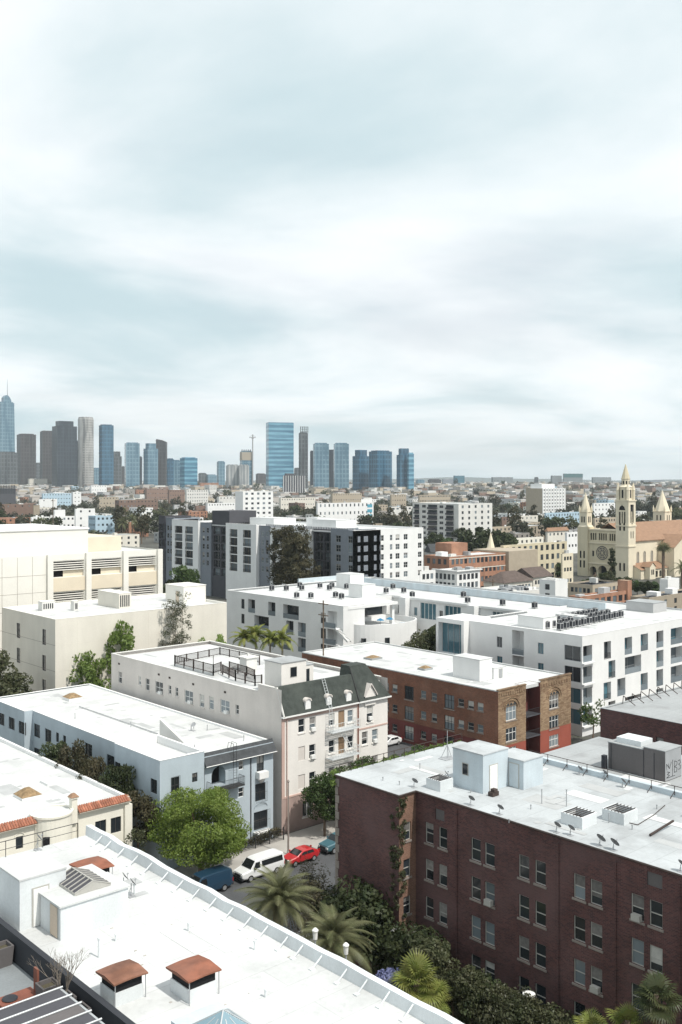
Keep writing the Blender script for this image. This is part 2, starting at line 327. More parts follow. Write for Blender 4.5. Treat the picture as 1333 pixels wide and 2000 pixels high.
def wmesh(kind, w_, h_, st, dep, fm, arg=None):
    key = (kind, round(w_, 2), round(h_, 2), st, dep, fm, arg)
    if key in WM: return WM[key]
    b = MB(); W, Hh = w_/2, h_/2; t = .06 if w_ < 2 else .07
    if kind == 'frame':
        y0, y1 = dep-.07, dep+.02
        b.box(-W, y0, -Hh, W, y1, -Hh+t); b.box(-W, y0, Hh-t, W, y1, Hh); b.box(-W, y0, -Hh+t, -W+t, y1, Hh-t); b.box(W-t, y0, -Hh+t, W, y1, Hh-t)
        ins = y0+.01
        if st in 'sg': b.box(-W+t, ins, -.03, W-t, y1, .03)
        if st == 'g': b.box(-.03, ins-.004, -Hh+t, .03, y1, Hh-t)
        if st == 'c': b.box(-.035, ins, -Hh+t, .035, y1, Hh-t)
        if st == 't':
            for q in (-W/3, W/3): b.box(q-.035, ins, -Hh+t, q+.035, y1, Hh-t)
            b.box(-W+t, ins-.004, Hh*.2, W-t, y1, Hh*.2+.06)
        if st == 'w':
            for q in (-W*.45, W*.12): b.box(q-.04, ins, -Hh+t, q+.04, y1, Hh-t)
            b.box(-W+t, ins-.004, -Hh*.35, W-t, y1, -Hh*.35+.07)
    elif kind == 'pane': b.box(-W+.01, dep-.02, -Hh+.01, W-.01, dep+.0, Hh-.01)
    elif kind == 'blind': b.box(-W+t, dep-.03, Hh-t-(h_-2*t)*arg, W-t, dep-.022, Hh-t)
    elif kind == 'sill': b.box(-W-.1, -.08, -Hh-.16, W+.1, dep-.08, -Hh-.005)
    elif kind == 'rail':
        b.box(-W+.02, .04, -Hh+1.0, W-.02, .08, -Hh+1.05); b.box(-W+.02, .04, -Hh+.06, W-.02, .08, -Hh+.1)
        n = max(3, int(w_/.16))
        for k in range(n): x = -W+.05+(w_-.1)*k/(n-1); b.box(x-.012, .045, -Hh+.1, x+.012, .075, -Hh+1.0)
    elif kind == 'glassrail': b.box(-W+.02, .04, -Hh+.03, W-.02, .055, -Hh+1.05)
    elif kind == 'ac': b.box(-.34, -.3, -Hh+.02, .34, dep-.08, -Hh+.45); b.box(-.28, -.33, -Hh+.07, .28, -.3, -Hh+.4)
    WM[key] = b.mesh(kind if kind != 'glassrail' else 'balcony_glass', fm, (0, 0, 0)); return WM[key]
def window(root, face, pl, s, z, w_, h_, st, rng, fm='white_trim', panes=('pane',), far=False, sill=None, blind=.5, dep=.16):
    rl = WL[root.name]
    loc = (s-rl[0], pl-rl[1], z-rl[2]) if face == 'F' else (pl-rl[0], s-rl[1], z-rl[2]); rz = 0 if face == 'F' else -math.pi/2
    deep = st in 'oOb'; d = {'o': 1.1, 'O': 1.4, 'b': .7}.get(st, dep); pm = rng.choice(panes)
    if far:
        return inst(wmesh('pane', w_, h_, 'p', d, pm), 'window', root, loc, (0, 0, rz))
    o = inst(wmesh('frame', w_, h_, {'o': 'c', 'O': 'w', 'b': 'c'}.get(st, st), d, fm), 'window', root, loc, (0, 0, rz))
    inst(wmesh('pane', w_, h_, 'p', d, pm), 'pane', o)
    if not deep and rng.random() < blind: inst(wmesh('blind', w_, h_, 'p', d, rng.choice(('curtain', 'paper', 'curtain')), rng.choice((.3, .48, .48, .7))), 'blind', o)
    if sill: inst(wmesh('sill', w_, h_, 'p', d, sill), 'sill', o)
    if st == 'o' or st == 'O': inst(wmesh('glassrail', w_, h_, 'p', 0, 'pane_light'), 'balcony_glass', o)
    if st == 'b': inst(wmesh('rail', w_, h_, 'p', 0, 'dark_metal'), 'balcony_rail', o)
    return o
def opens(ws): return [(s-w_/2, s+w_/2, z-h_/2, z+h_/2, {'o': 1.1, 'O': 1.4, 'b': .7}.get(st, .16)) for s, z, w_, h_, st in ws]
def shell(root, x0, y0, x1, y1, z1, wm, rm, wF=(), wS=(), ph=.45, pt=.28, cm=None, z0=-.2, coping=True, extraF=(), extraS=(), rng=None, name='wall', wk={}):
    """four walls with openings, a recessed flat roof, a parapet coping"""
    rng = rng or random.Random(int(x0*7+y0*13))
    b = MB(); facade(b, 'F', y0, x0, x1, z0, z1, opens(wF)+list(extraF)); facade(b, 'S', x0, y0, y1, z0, z1, opens(wS)+list(extraS))
    b.poly([(x1,y0,z0),(x1,y1,z0),(x1,y1,z1),(x1,y0,z1)]); b.poly([(x0,y1,z0),(x1,y1,z0),(x1,y1,z1),(x0,y1,z1)])
    wall = b.build(name, wm, root)
    r = MB(); r.poly([(x0+pt,y0+pt,z1-ph),(x1-pt,y0+pt,z1-ph),(x1-pt,y1-pt,z1-ph),(x0+pt,y1-pt,z1-ph)]); r.build('roof', rm, root)
    p = MB(); e = .03; t = z1+.05
    p.box(x0-e, y0-e, z1-ph-.02, x1+e, y0+pt, t) if False else None
    for (a, c, d, f) in ((x0-e, y0-e, x1+e, y0+pt), (x0-e, y1-pt, x1+e, y1+e), (x0-e, y0+pt, x0+pt, y1-pt), (x1-pt, y0+pt, x1+e, y1-pt)):
        p.box(a, c, z1+.001, d, f, t)
    for (a, c, d, f) in ((x0+pt, y0+pt, x1-pt, y0+pt), (x0+pt, y1-pt, x1-pt, y1-pt)): p.poly([(a, c, z1-ph), (d, f, z1-ph), (d, f, z1), (a, c, z1)])
    for xx in (x0+pt, x1-pt): p.poly([(xx, y0+pt, z1-ph), (xx, y1-pt, z1-ph), (xx, y1-pt, z1), (xx, y0+pt, z1)])
    p.build('parapet', cm or wm, root)
    for q in wF: window(root, 'F', y0, *q[:5], rng, **wk)
    for q in wS: window(root, 'S', x0, *q[:5], rng, **wk)
    return wall
def rootfor(name, label, x0, y0, x1, y1, cat='building', group=None): return thing(name, label, cat, ((x0+x1)/2, (y0+y1)/2, 0), group)
def grid(s0, s1, zs, n, w_, h_, st='s', jit=0, rng=None):
    r = []
    for z in zs:
        for k in range(n): r.append((s0+(s1-s0)*(k+.5)/n, z, w_, h_, st))
    return r
def hut(root, x0, y0, x1, y1, z0, z1, m, door=None, win=None, name='roof_hut', top='roof_white', over=.06):
    b = MB(); b.box(x0, y0, z0, x1, y1, z1); h = b.build(name, m, root)
    MB().box(x0-over, y0-over, z1+.001, x1+over, y1+over, z1+.1).build('hut_roof', top, h)
    if door:
        f, s, wd, hd = door[:4]; dm = door[4] if len(door) > 4 else 'door_white'; q = MB()
        if f == 'F': q.box(s-wd/2, y0-.05, z0+.05, s+wd/2, y0+.02, z0+hd)
        else: q.box(x0-.05, s-wd/2, z0+.05, x0+.02, s+wd/2, z0+hd)
        q.build('door', dm, h)
        q = MB()
        if f == 'F': q.box(s-wd/2-.08, y0-.03, z0+.05, s-wd/2, y0+.02, z0+hd+.08); q.box(s+wd/2, y0-.03, z0+.05, s+wd/2+.08, y0+.02, z0+hd+.08); q.box(s-wd/2, y0-.03, z0+hd, s+wd/2, y0+.02, z0+hd+.08)
        else: q.box(x0-.03, s-wd/2-.08, z0+.05, x0+.02, s-wd/2, z0+hd+.08); q.box(x0-.03, s+wd/2, z0+.05, x0+.02, s+wd/2+.08, z0+hd+.08); q.box(x0-.03, s-wd/2, z0+hd, x0+.02, s+wd/2, z0+hd+.08)
        q.build('door_frame', 'frame_grey', h)
    if win:
        f, s, z, wd, hd = win; q = MB(); g = MB()
        if f == 'F': q.box(s-wd/2-.06, y0-.04, z-hd/2-.06, s+wd/2+.06, y0+.02, z+hd/2+.06); g.box(s-wd/2, y0-.05, z-hd/2, s+wd/2, y0-.035, z+hd/2)
        else: q.box(x0-.04, s-wd/2-.06, z-hd/2-.06, x0+.02, s+wd/2+.06, z+hd/2+.06); g.box(x0-.05, s-wd/2, z-hd/2, x0-.035, s+wd/2, z+hd/2)
        q.build('window', 'frame_grey', h); g.build('pane', 'pane', h)
    return h
# ------------------------------------------------------------------ the ground, street, pavements
struct(MB().poly([(-16000,-16000,0),(16000,-16000,0),(16000,16000,0),(-16000,16000,0)]), 'ground', 'ground')
struct(MB().poly([(-80,71.5,.008),(420,71.5,.008),(420,85.8,.008),(-80,85.8,.008)]), 'road', 'asphalt')
struct(MB().box(-80, 86.0, -.1, 420, 92.1, .13), 'pavement_far_side', 'concrete')
struct(MB().box(-80, 85.8, -.1, 420, 85.995, .125), 'kerb_far_side', 'kerb')
struct(MB().box(-80, 66.2, -.1, 420, 71.3, .13), 'pavement_near_side', 'concrete')
struct(MB().box(-80, 71.305, -.1, 420, 71.5, .125), 'kerb_near_side', 'kerb')
struct(MB().poly([(32.4,-10,.01),(60.4,-10,.01),(60.4,66.1,.01),(32.4,66.1,.01)]), 'courtyard_ground', 'soil')
struct(MB().box(54.2, 5, .0, 56.4, 62, .09), 'courtyard_path', 'concrete')
struct(MB().poly([(92,92.2,.012),(114.6,92.2,.012),(114.6,140,.012),(92,140,.012)]), 'parking_lot', 'asphalt')
struct(MB().poly([(-80,148,.008),(420,148,.008),(420,149,.008),(-80,149,.008)]), 'alley', 'asphalt')

# ------------------------------------------------------------------ white roof in the foreground
RZ = 18.5
r = thing('white_roofed_building', 'nearest building with a dazzling white flat roof and a braced wavy parapet', 'building', (27, 30, 0))
b = MB(); b.box(21.75, -8, -.2, 32, 60.5, RZ-.3); b.box(-6, 53.2, -.2, 21.74, 60.5, RZ-.3); b.build('wall', 'offwhite', r)
MB().prism([(21.75,-8),(31.7,-8),(31.7,60.45),(-6,60.45),(-6,53.2),(21.75,53.2)], RZ-.299, RZ).build('roof', 'roof_white', r)
# parapet, slightly wavy coping
pm = MB(); rg = random.Random(4); ys = [-8+i*1.6 for i in range(44)]; prof = []
for y in ys: prof.append((min(y, 60.5), 19.08+rg.uniform(-.05, .07), rg.uniform(-.04, .04)))
for (a, za, oa), (c, zc, oc) in zip(prof, prof[1:]):
    if c <= a: continue
    v = [(31.62+oa,a,RZ),(32.05+oa,a,RZ-.5),(32.05+oa,a,za),(31.66+oa,a,za+.03),(31.62+oc,c,RZ),(32.05+oc,c,RZ-.5),(32.05+oc,c,zc),(31.66+oc,c,zc+.03)]
    pm.poly([v[0],v[4],v[7],v[3]]); pm.poly([v[3],v[7],v[6],v[2]]); pm.poly([v[2],v[6],v[5],v[1]])
pm.build('parapet', 'hut_white', r)
for (u, v) in [(425,95),(450,120),(500,152),(560,183),(610,218),(665,260),(730,295),(790,335),(850,378),(920,420),(990,462),(1065,500),(1140,550),(1220,580),(1300,625),(1390,690),(1470,740),(1570,790),(1680,840)]:
    _, y = onz(*cp('c8', u, v), RZ+.15)
    q = MB().tube((31.66, y, 19.0), (31.05, y+.05, RZ), .045, 5); q.box(30.9, y-.09, RZ, 31.15, y+.16, RZ+.05); q.build('parapet_brace', 'hut_white', r)
h1 = hut(r, 22.3, 49.8, 24.9, 53.0, RZ, 21.1, 'hut_white', ('F', 23.45, .82, 2.0), over=.03)
h2 = hut(r, 23.4, 47.4, 27.3, 49.7, RZ, 20.2, 'hut_white', ('S', 48.1, .75, 1.6, 'board'), over=.1)
h3 = hut(r, 25.0, 49.75, 27.25, 51.4, RZ, 20.18, 'hut_white', over=.08)
q = MB()  # gabled skylight on the lower hut
sx0, sx1, sy0, sy1, sz = 24.5, 26.6, 48.0, 50.4, 20.31
q.box(sx0, sy0, sz, sx1, sy1, sz+.12); q.poly([(sx0,sy0,sz+.12),(sx1,sy0,sz+.12),((sx0+sx1)/2,sy0,sz+.5)]); q.poly([(sx0,sy1,sz+.12),(sx1,sy1,sz+.12),((sx0+sx1)/2,sy1,sz+.5)])
for k in range(7):
    y = sy0+(sy1-sy0)*k/6
    for x in (sx0, sx1): q.tube((x, y, sz+.13), ((sx0+sx1)/2, y, sz+.52), .035, 4)
q.tube(((sx0+sx1)/2, sy0, sz+.52), ((sx0+sx1)/2, sy1, sz+.52), .05, 4)
sk = q.build('skylight', 'frame_grey', r)
for k in range(6):
    y0, y1 = sy0+(sy1-sy0)*k/6+.04, sy0+(sy1-sy0)*(k+1)/6-.04
    for x in (sx0+.02, sx1-.02): MB().poly([(x,y0,sz+.13),(x,y1,sz+.13),((sx0+sx1)/2,y1,sz+.49),((sx0+sx1)/2,y0,sz+.49)]).build('pane', 'slate_dark', sk)
# glass pyramid skylight at the bottom edge
q = MB(); x0, x1, y0, y1 = 22.9, 25.3, 33.2, 36.2
q.box(x0, y0, RZ, x1, y1, RZ+.62)
g0 = q.build('skylight_kerb', 'hut_blue', r); cxm, cym = (x0+x1)/2+.15, (y0+y1)/2-.4; top = (cxm, cym, RZ+1.35)
cs = [(x0+.35,y0+.1,RZ+.64),(x1-.08,y0+.1,RZ+.64),(x1-.08,y1-.9,RZ+.64),(x0+.35,y1-.9,RZ+.64)]
fr = MB()
for i in range(4):
    a, c = Vector(cs[i]), Vector(cs[(i+1) % 4]); T = Vector(top)
    MB().poly([a, c, T]).build('pane', 'skylight', g0); fr.tube(a, T, .04, 4); fr.tube(a, c, .045, 4)
    for k in (1, 2): fr.tube(a.lerp(c, k/3), a.lerp(c, k/3).lerp(T, .68), .022, 4)
fr.build('glazing_bars', 'steel', g0)
# roof edge railing at the far end
q = MB(); p0 = (4, 60.3); p1 = (30.6, 60.3)
q.tube((4,60.3,RZ+1.0),(31,60.3,RZ+1.0),.025,4); q.tube((4,60.3,RZ+.5),(31,60.3,RZ+.5),.018,4)
for k in range(12): q.tube((4+27*k/11, 60.3, RZ), (4+27*k/11, 60.3, RZ+1.0), .025, 4)
q.build('railing', 'dark_metal', r)
rg = random.Random(5)
def hood(label, x0, x1, y0, y1, bm='rust', hb=.62, ht=1.12, tilt=.045):
    t = thing('roof_vent', label, 'roof vent', ((x0+x1)/2, (y0+y1)/2, RZ), 'rusty hooded vents on the white roof')
    ix, iy = .16, .16; xm, ym = (x0+x1)/2, (y0+y1)/2
    MB().box(x0+ix, y0+iy, RZ, x1-ix, y1-iy, RZ+hb).build('base', 'hut_white', t)
    MB().box(x0+ix+.05, y0+iy+.05, RZ+hb, x1-ix-.05, y1-iy-.05, RZ+ht-.05).build('screen', 'black', t)
    q = MB(); z = RZ+ht; n = 6
    for i in range(n):   # hood bent along its length
        a, c = i/n, (i+1)/n; za, zc = z+tilt*math.sin(math.pi*a), z+tilt*math.sin(math.pi*c); xa, xc = x0+(x1-x0)*a, x0+(x1-x0)*c
        q.poly([(xa,y0,za),(xc,y0,zc),(xc,ym,zc+.1),(xa,ym,za+.1)]); q.poly([(xa,ym,za+.1),(xc,ym,zc+.1),(xc,y1,zc),(xa,y1,za)])
        q.poly([(xa,y0,za-.07),(xc,y0,zc-.07),(xc,y0,zc),(xa,y0,za)]); q.poly([(xa,y1,za-.07),(xc,y1,zc-.07),(xc,y1,zc),(xa,y1,za)]); q.poly([(xa,y0,za-.07),(xc,y0,zc-.07),(xc,y1,zc-.07),(xa,y1,za-.07)])
    for x, s in ((x0, 0), (x1, 1)): q.poly([(x,y0,z-.07),(x,y1,z-.07),(x,y1,z),(x,ym,z+.1),(x,y0,z)])
    q.build('hood', bm, t)
    for (x, y) in ((x0+.1,y0+.08),(x1-.1,y0+.08)): MB().tube((x, y, RZ), (x, y, z-.06), .025, 5).build('post', 'grey_metal', t)
    return t
hood('rusty square hooded vent standing alone on the open white roof', 24.7, 26.5, 37.6, 39.5)
hood('darker rusty hooded vent half hidden behind the bare potted shrub', 22.1, 23.85, 39.6, 41.3, 'rust_dark')
hood('flat rusty hooded vent behind the lower roof hut with the skylight', 27.6, 29.5, 52.8, 54.8, 'rust', .3, .75, .05)
def dish(label, loc, az, group, r=.3, h=.75, m='grey_metal'):
    t = thing('satellite_dish', label, 'satellite dish', loc, group)
    x, y, z = loc; d = Vector((math.cos(az), math.sin(az), .75)).normalized(); c = Vector((x, y, z+h))
    q = MB(); q.tube((x, y, z), (x, y, z+h), .028, 5); q.box(x-.2, y-.2, z, x+.2, y+.2, z+.04); q.tube((x,y,z+h*.7),(x-.25,y+.1,z),.018,4); q.build('mast', 'grey_metal', t)
    q = MB(); a = d.orthogonal().normalized(); e = d.cross(a); rings = []
    for (rr, k) in ((0.02, 0), (.5, .06), (1., .22)):
        rings.append([tuple(c+d*(.08+k*r)+a*(rr*r*math.cos(2*math.pi*i/14))+e*(rr*r*1.05*math.sin(2*math.pi*i/14))) for i in range(14)])
    for A, B_ in zip(rings, rings[1:]):
        for i in range(14): q.poly([A[i], A[(i+1) % 14], B_[(i+1) % 14], B_[i]])
    q.build('bowl', m, t)
    q = MB(); f = c+d*(r*1.0); q.tube(tuple(c+d*.1-a*r*.8), tuple(f), .015, 4); q.tube(tuple(f-d*.06), tuple(f+d*.06), .04, 6); q.build('feed_arm', 'grey_metal', t)
    return t
mat('dish_dark', (.17, .17, .175), .6, .1, 3., .1)
for (k, u, v, lab) in [('c8',160,130,'dark satellite dish by the railing at the far end of the white roof'),('c8',520,300,'satellite dish beside the lower hut on the white roof, farther of two'),('c8',552,325,'satellite dish beside the lower hut on the white roof, nearer of two')]:
    x, y = onz(*cp(k, u, v), RZ); dish(lab, (x, y, RZ), R(-15), 'satellite dishes on the white roof', m='dish_dark')
q = MB()
for i in range(26):   # scraps and patched seams lying on the roof
    u, v = rg.uniform(250, 1250), rg.uniform(330, 800); x, y = onz(*cp('c8', u, v), RZ)
    if 22.5 < x < 31 and not (22 < x < 27.6 and 47 < y < 53) : q.box(x, y, RZ, x+rg.uniform(.03, .18), y+rg.uniform(.03, .12), RZ+rg.uniform(.01, .05))
tag(q.build('roof_scraps', 'concrete'), 'small scraps and patches scattered on the white roof', 'debris', kind='stuff')
for k, (x, y, hh) in enumerate([(29.2,50,.5),(28.9,44,.35),(24,44.5,.9),(27.8,36,.3),(30.2,40,.4),(25.5,45.5,.3)]):
    tag(MB().tube((x,y,RZ),(x,y,RZ+hh),.05,7).tube((x,y,RZ+hh),(x,y,RZ+hh+.08),.08,7).build('vent_pipe','hut_white',None,(x,y,RZ)), 'short white vent pipe on the white roof, '+('farthest along the parapet', 'mid way along the parapet', 'tallest beside the vents', 'nearest the glass skylight', 'close to the parapet braces', 'before the lower hut')[k], 'pipe', 'vent pipes on the white roof')

# terrace of the camera's own building, bottom left
TZ = 17.8
struct(MB().box(2, 6, TZ-.4, 21.3, 53.1, TZ), 'terrace_floor', 'terrace_floor')
tag(MB().box(21.3, 6, TZ-.4, 21.6, 53.1, 19.2).build('terrace_wall', 'charcoal'), 'charcoal wall between the grey terrace and the white roof', 'wall')
struct(MB().box(2, 6, 0, 21.28, 53.09, TZ-.41), 'terrace_building', 'offwhite')
def planter(x, y, lab):
    t = thing('planter', lab, 'planter', (x, y, TZ), 'square grey planters on the terrace')
    q = MB(); a, c, hh = .36, .44, .98; z0, z1 = TZ, TZ+hh
    for (s0, s1) in (((-1,-1),(1,-1)),((1,-1),(1,1)),((1,1),(-1,1)),((-1,1),(-1,-1))):
        q.poly([(x+s0[0]*a,y+s0[1]*a,z0),(x+s1[0]*a,y+s1[1]*a,z0),(x+s1[0]*c,y+s1[1]*c,z1),(x+s0[0]*c,y+s0[1]*c,z1)])
        q.poly([(x+s0[0]*c,y+s0[1]*c,z1),(x+s1[0]*c,y+s1[1]*c,z1),(x+s1[0]*(c-.08),y+s1[1]*(c-.08),z1),(x+s0[0]*(c-.08),y+s0[1]*(c-.08),z1)])
        q.poly([(x+s0[0]*(c-.08),y+s0[1]*(c-.08),z1),(x+s1[0]*(c-.08),y+s1[1]*(c-.08),z1),(x+s1[0]*(c-.1),y+s1[1]*(c-.1),z1-.2),(x+s0[0]*(c-.1),y+s0[1]*(c-.1),z1-.2)])
    q.build('pot', 'grey_box', t); MB().box(x-c+.1, y-c+.1, z1-.3, x+c-.1, y+c-.1, z1-.19).build('soil', 'soil', t); return t
planter(20.75, 43.3, 'empty square grey planter beside the red lounger'); planter(20.75, 41.75, 'square grey planter with the bare twiggy shrub in it')
planter(20.75, 40.4, 'square grey planter nearest the bottom edge under the bare shrub'); planter(20.75, 48.4, 'square grey planter cut off by the left edge of the picture')
def twiggy(name, label, base, hgt, spread, seed, m='twig', depth=4, r0=.035, cat='shrub', leaf=None, group=None, n0=6):
    rr = random.Random(seed); t = thing(name, label, cat, base, group); q = MB(); tips = []
    def grow(p, d, ln, r_, k):
        e = p+d*ln; q.tube(p, e, r_, 4 if k < 3 else 5, 0, r_*.65); tips.append(e)
        if k == 0: return
        for _ in range(rr.choice((2, 3))):
            nd = (d+Vector((rr.uniform(-1, 1), rr.uniform(-1, 1), rr.uniform(-.2, .6)))*spread).normalized(); grow(e, nd, ln*rr.uniform(.6, .85), r_*.62, k-1)
    for i in range(n0):
        a = 2*math.pi*i/n0+rr.random(); grow(Vector(base), Vector((math.cos(a)*.35, math.sin(a)*.35, 1)).normalized(), hgt*.33*rr.uniform(.8, 1.1), r0, depth)
    q.build('branches', m, t)
    if leaf:
        lm = MB()
        for e in tips:
            if rr.random() < leaf[1]:
                for _ in range(leaf[2]):
                    c = e+Vector((rr.gauss(0, 1), rr.gauss(0, 1), rr.gauss(0, 1)))*leaf[4]; a = Vector((rr.gauss(0, 1), rr.gauss(0, 1), rr.gauss(0, 1))).normalized(); bb = a.orthogonal().normalized(); s = leaf[3]
                    lm.poly([c-a*s, c+bb*s*.5, c+a*s, c-bb*s*.5])
        lm.build('leaves', leaf[0], t)
    return t
twiggy('potted_shrub', 'bare twiggy shrub growing from the grey planter', (20.75, 41.75, TZ+.75), 2.3, .55, 8, depth=4, r0=.028)
t = thing('lounger', 'brick red lounger with a dark round cushion on the terrace', 'lounger', (19.6, 44.1, TZ))
MB().box(18.75, 43.7, TZ+.12, 20.5, 44.6, TZ+.42).build('seat', 'terracotta', t); MB().box(18.8, 43.75, TZ, 20.45, 44.55, TZ+.12).build('plinth', 'charcoal', t)
MB().box(20.42, 43.72, TZ+.43, 20.52, 44.1, TZ+1.55).build('backrest', 'terracotta', t); MB().lathe(19.3, 44.15, [(.33, TZ+.425), (.36, TZ+.46), (.3, TZ+.5)], 16).build('cushion', 'charcoal', t)
t = thing('pergola', 'grey steel pergola with mesh panels in the bottom left corner', 'pergola', (17, 37, TZ))
for (x, y) in ((13.5,33),(20.2,33),(13.5,41),(20.2,41)): MB().box(x-.06, y-.06, TZ, x+.06, y+.06, TZ+1.7).build('post', 'steel', t)
for x in (13.5, 15.2, 16.9, 18.6, 20.2): MB().box(x-.05, 32.9, TZ+1.7, x+.05, 41.1, TZ+1.82).build('beam', 'steel', t)
for k in range(10): y = 33+k*.88; MB().tube((13.4, y, TZ+1.87), (20.3, y, TZ+1.87), .045, 6).build('crossbar', 'steel', t)
for k in range(9): y = 33+k*.88; MB().box(13.6, y+.06, TZ+1.825, 20.1, y+.82, TZ+1.85).build('mesh_panel', 'slate_dark' if k % 3 else 'grey_box', t)

# ------------------------------------------------------------------ dark red brick building, right front
BZ = 16.0; X0 = 60.5; XL = 58.5; YJ = 57.8; YF = 65.6
r = thing('brick_apartment_building', 'long dark red brick building with paired sash windows and pale flat roof', 'building', (70, 40, 0))
rows = (12.9, 9.86, 6.76, 3.7); cols = (51.27, 49.87, 46.56, 45.04, 41.62, 40.22, 36.94, 35.55, 32.1, 30.7, 27.3, 25.9)
wS = []
for z in rows:
    for y in cols: wS.append((y, z, .98, 1.75, 's'))
    if z > 4: wS += [(56.25, z, .9, 1.7, 's'), (54.75, z, .9, 1.7, 's')]
rng = random.Random(21); b = MB()
blindw = [(55.1, 14.7, 1.0, .9, 'p'), (37.0-1.35, 15.15, 1.15, .95, 'p')]
facade(b, 'S', X0, -5, YJ, -.2, BZ, opens(wS)+[(s-w_/2, s+w_/2, z-h_/2, z+h_/2, .1) for s, z, w_, h_, _ in blindw])
facade(b, 'S', XL, YJ, YF, -.2, BZ, [])
b.poly([(XL,YF,-.2),(75.2,YF,-.2),(75.2,YF,BZ),(XL,YF,BZ)]); b.poly([(75.2,YF,-.2),(75.2,57.5,-.2),(75.2,57.5,BZ),(75.2,YF,BZ)])
b.poly([(75.2,57.5,-.2),(87,57.5,-.2),(87,57.5,BZ),(75.2,57.5,BZ)]); b.poly([(87,57.5,-.2),(87,-5,-.2),(87,-5,BZ),(87,57.5,BZ)])
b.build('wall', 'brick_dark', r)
wJ = [(59.45, z, .85, 1.5, 's') for z in (12.9, 9.86, 6.76)]
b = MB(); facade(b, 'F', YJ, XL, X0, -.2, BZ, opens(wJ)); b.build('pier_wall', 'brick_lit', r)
for q in blindw: MB().box(X0+.08, q[0]-q[2]/2, q[1]-q[3]/2, X0+.12, q[0]+q[2]/2, q[1]+q[3]/2).build('bricked_up_window', 'grey_box', r)
for q in wS: window(r, 'S', X0, *q, rng, fm='frame_grey', panes=('pane', 'pane', 'pane', 'pane', 'pane_light'), sill='sill', blind=.3)
for q in wJ: window(r, 'F', YJ, *q, rng, fm='frame_grey', panes=('pane',), sill='sill')
q = MB(); q.prism([(X0-.06,-5),(75.2,-5),(75.2,YF+.06),(XL-.06,YF+.06),(XL-.06,YJ-.06),(X0-.06,YJ-.06)], BZ+.001, BZ+.14); q.build('roof', 'roof_brick', r)
q = MB(); q.box(75.21, -5, BZ-.3, 87.05, 57.55, BZ+.1); q.build('roof', 'roof_grey', r)
q = MB()
for (a, c) in (((X0-.1,-5),(X0-.1,YJ-.1)),((X0-.1,YJ-.1),(XL-.1,YJ-.1)),((XL-.1,YJ-.1),(XL-.1,YF+.1))): q.tube((*a,BZ+.07),(*c,BZ+.07),.08,5)
q.build('roof_edge_trim', 'rail_brown', r)
for k in range(22):
    z0 = k*.72; dpt = .42 if k % 2 else .28
    MB().box(XL-.05, YF-dpt, z0, XL+.5, YF+.06, z0+.66).build('quoin', 'sill', r)  # pale tone puts the sunlit rustication edges into the colour
q = MB(); q.box(74.9, -5, BZ+.14, 75.35, 57.4, BZ+.6); q.build('dividing_parapet', 'hut_blue', r)
q = MB(); q.tube((74.85,-5,BZ+1.05),(74.85,57,BZ+1.05),.03,5)
for k in range(30): q.tube((74.85, 57-k*2.1, BZ+.3), (74.85, 57-k*2.1, BZ+1.05), .03, 4); q.tube((74.85,57-k*2.1,BZ+.6),(74.2,57-k*2.1,BZ+.14),.03,4)
q.build('dividing_rail', 'rail_brown', r)
q = MB(); q.tube((XL+.3,YF-.15,BZ+.95),(75,YF-.15,BZ+.95),.03,5); q.tube((XL+.3,YF-.15,BZ+.5),(75,YF-.15,BZ+.5),.02,4)
for k in range(13): q.tube((XL+.3+k*1.36, YF-.15, BZ+.1), (XL+.3+k*1.36, YF-.15, BZ+.95), .03, 4)
q.build('street_side_rail', 'rail_brown', r)
hut(r, 63.8, 53.3, 67.1, 56.6, BZ+.14, 19.3, 'hut_blue', ('F', 65.15, .95, 2.15), ('S', 55.2, 17.8, .55, .9), over=.05, top='roof_brick')
hut(r, 67.13, 51.7, 69.8, 54.8, BZ+.14, 18.5, 'hut_blue', ('S', 52.7, .95, 2.0, 'hut_blue'), over=.06, top='roof_brick')
def shaft(u0, v0, u1, lab, sz=1.6, h=.85):
    x, y = onz(*cp('c6', u0, v0), BZ+.14); q = MB(); z0, z1 = BZ+.14, BZ+.14+h
    s = sz/2; 
    for (a, c, d, e) in ((x-s, y-s, x+s, y-s+.14), (x-s, y+s-.14, x+s, y+s), (x-s, y-s+.14, x-s+.14, y+s-.14), (x+s-.14, y-s+.14, x+s, y+s-.14)): q.box(a, c, z0, d, e, z1)
    o = q.build('light_shaft', 'hut_white', r)
    MB().box(x-s+.14, y-s+.14, z0+.25, x+s-.14, y+s-.14, z0+.3).build('shaft_floor', 'black', o); g = MB()
    for k in range(6): g.tube((x-s, y-s+.2+k*(sz-.4)/5, z1+.03), (x+s, y-s+.2+k*(sz-.4)/5, z1+.03), .03, 4)
    g.build('shaft_grille', 'rail_brown', o)
shaft(447, 222, 0, ''); shaft(955, 352, 0, '', 1.9); shaft(1105, 338, 0, '', 1.9)
hut(r, 71.2, 33.2, 74.6, 37.6, BZ+.14, 18.9, 'hut_blue', over=.05, top='roof_brick')
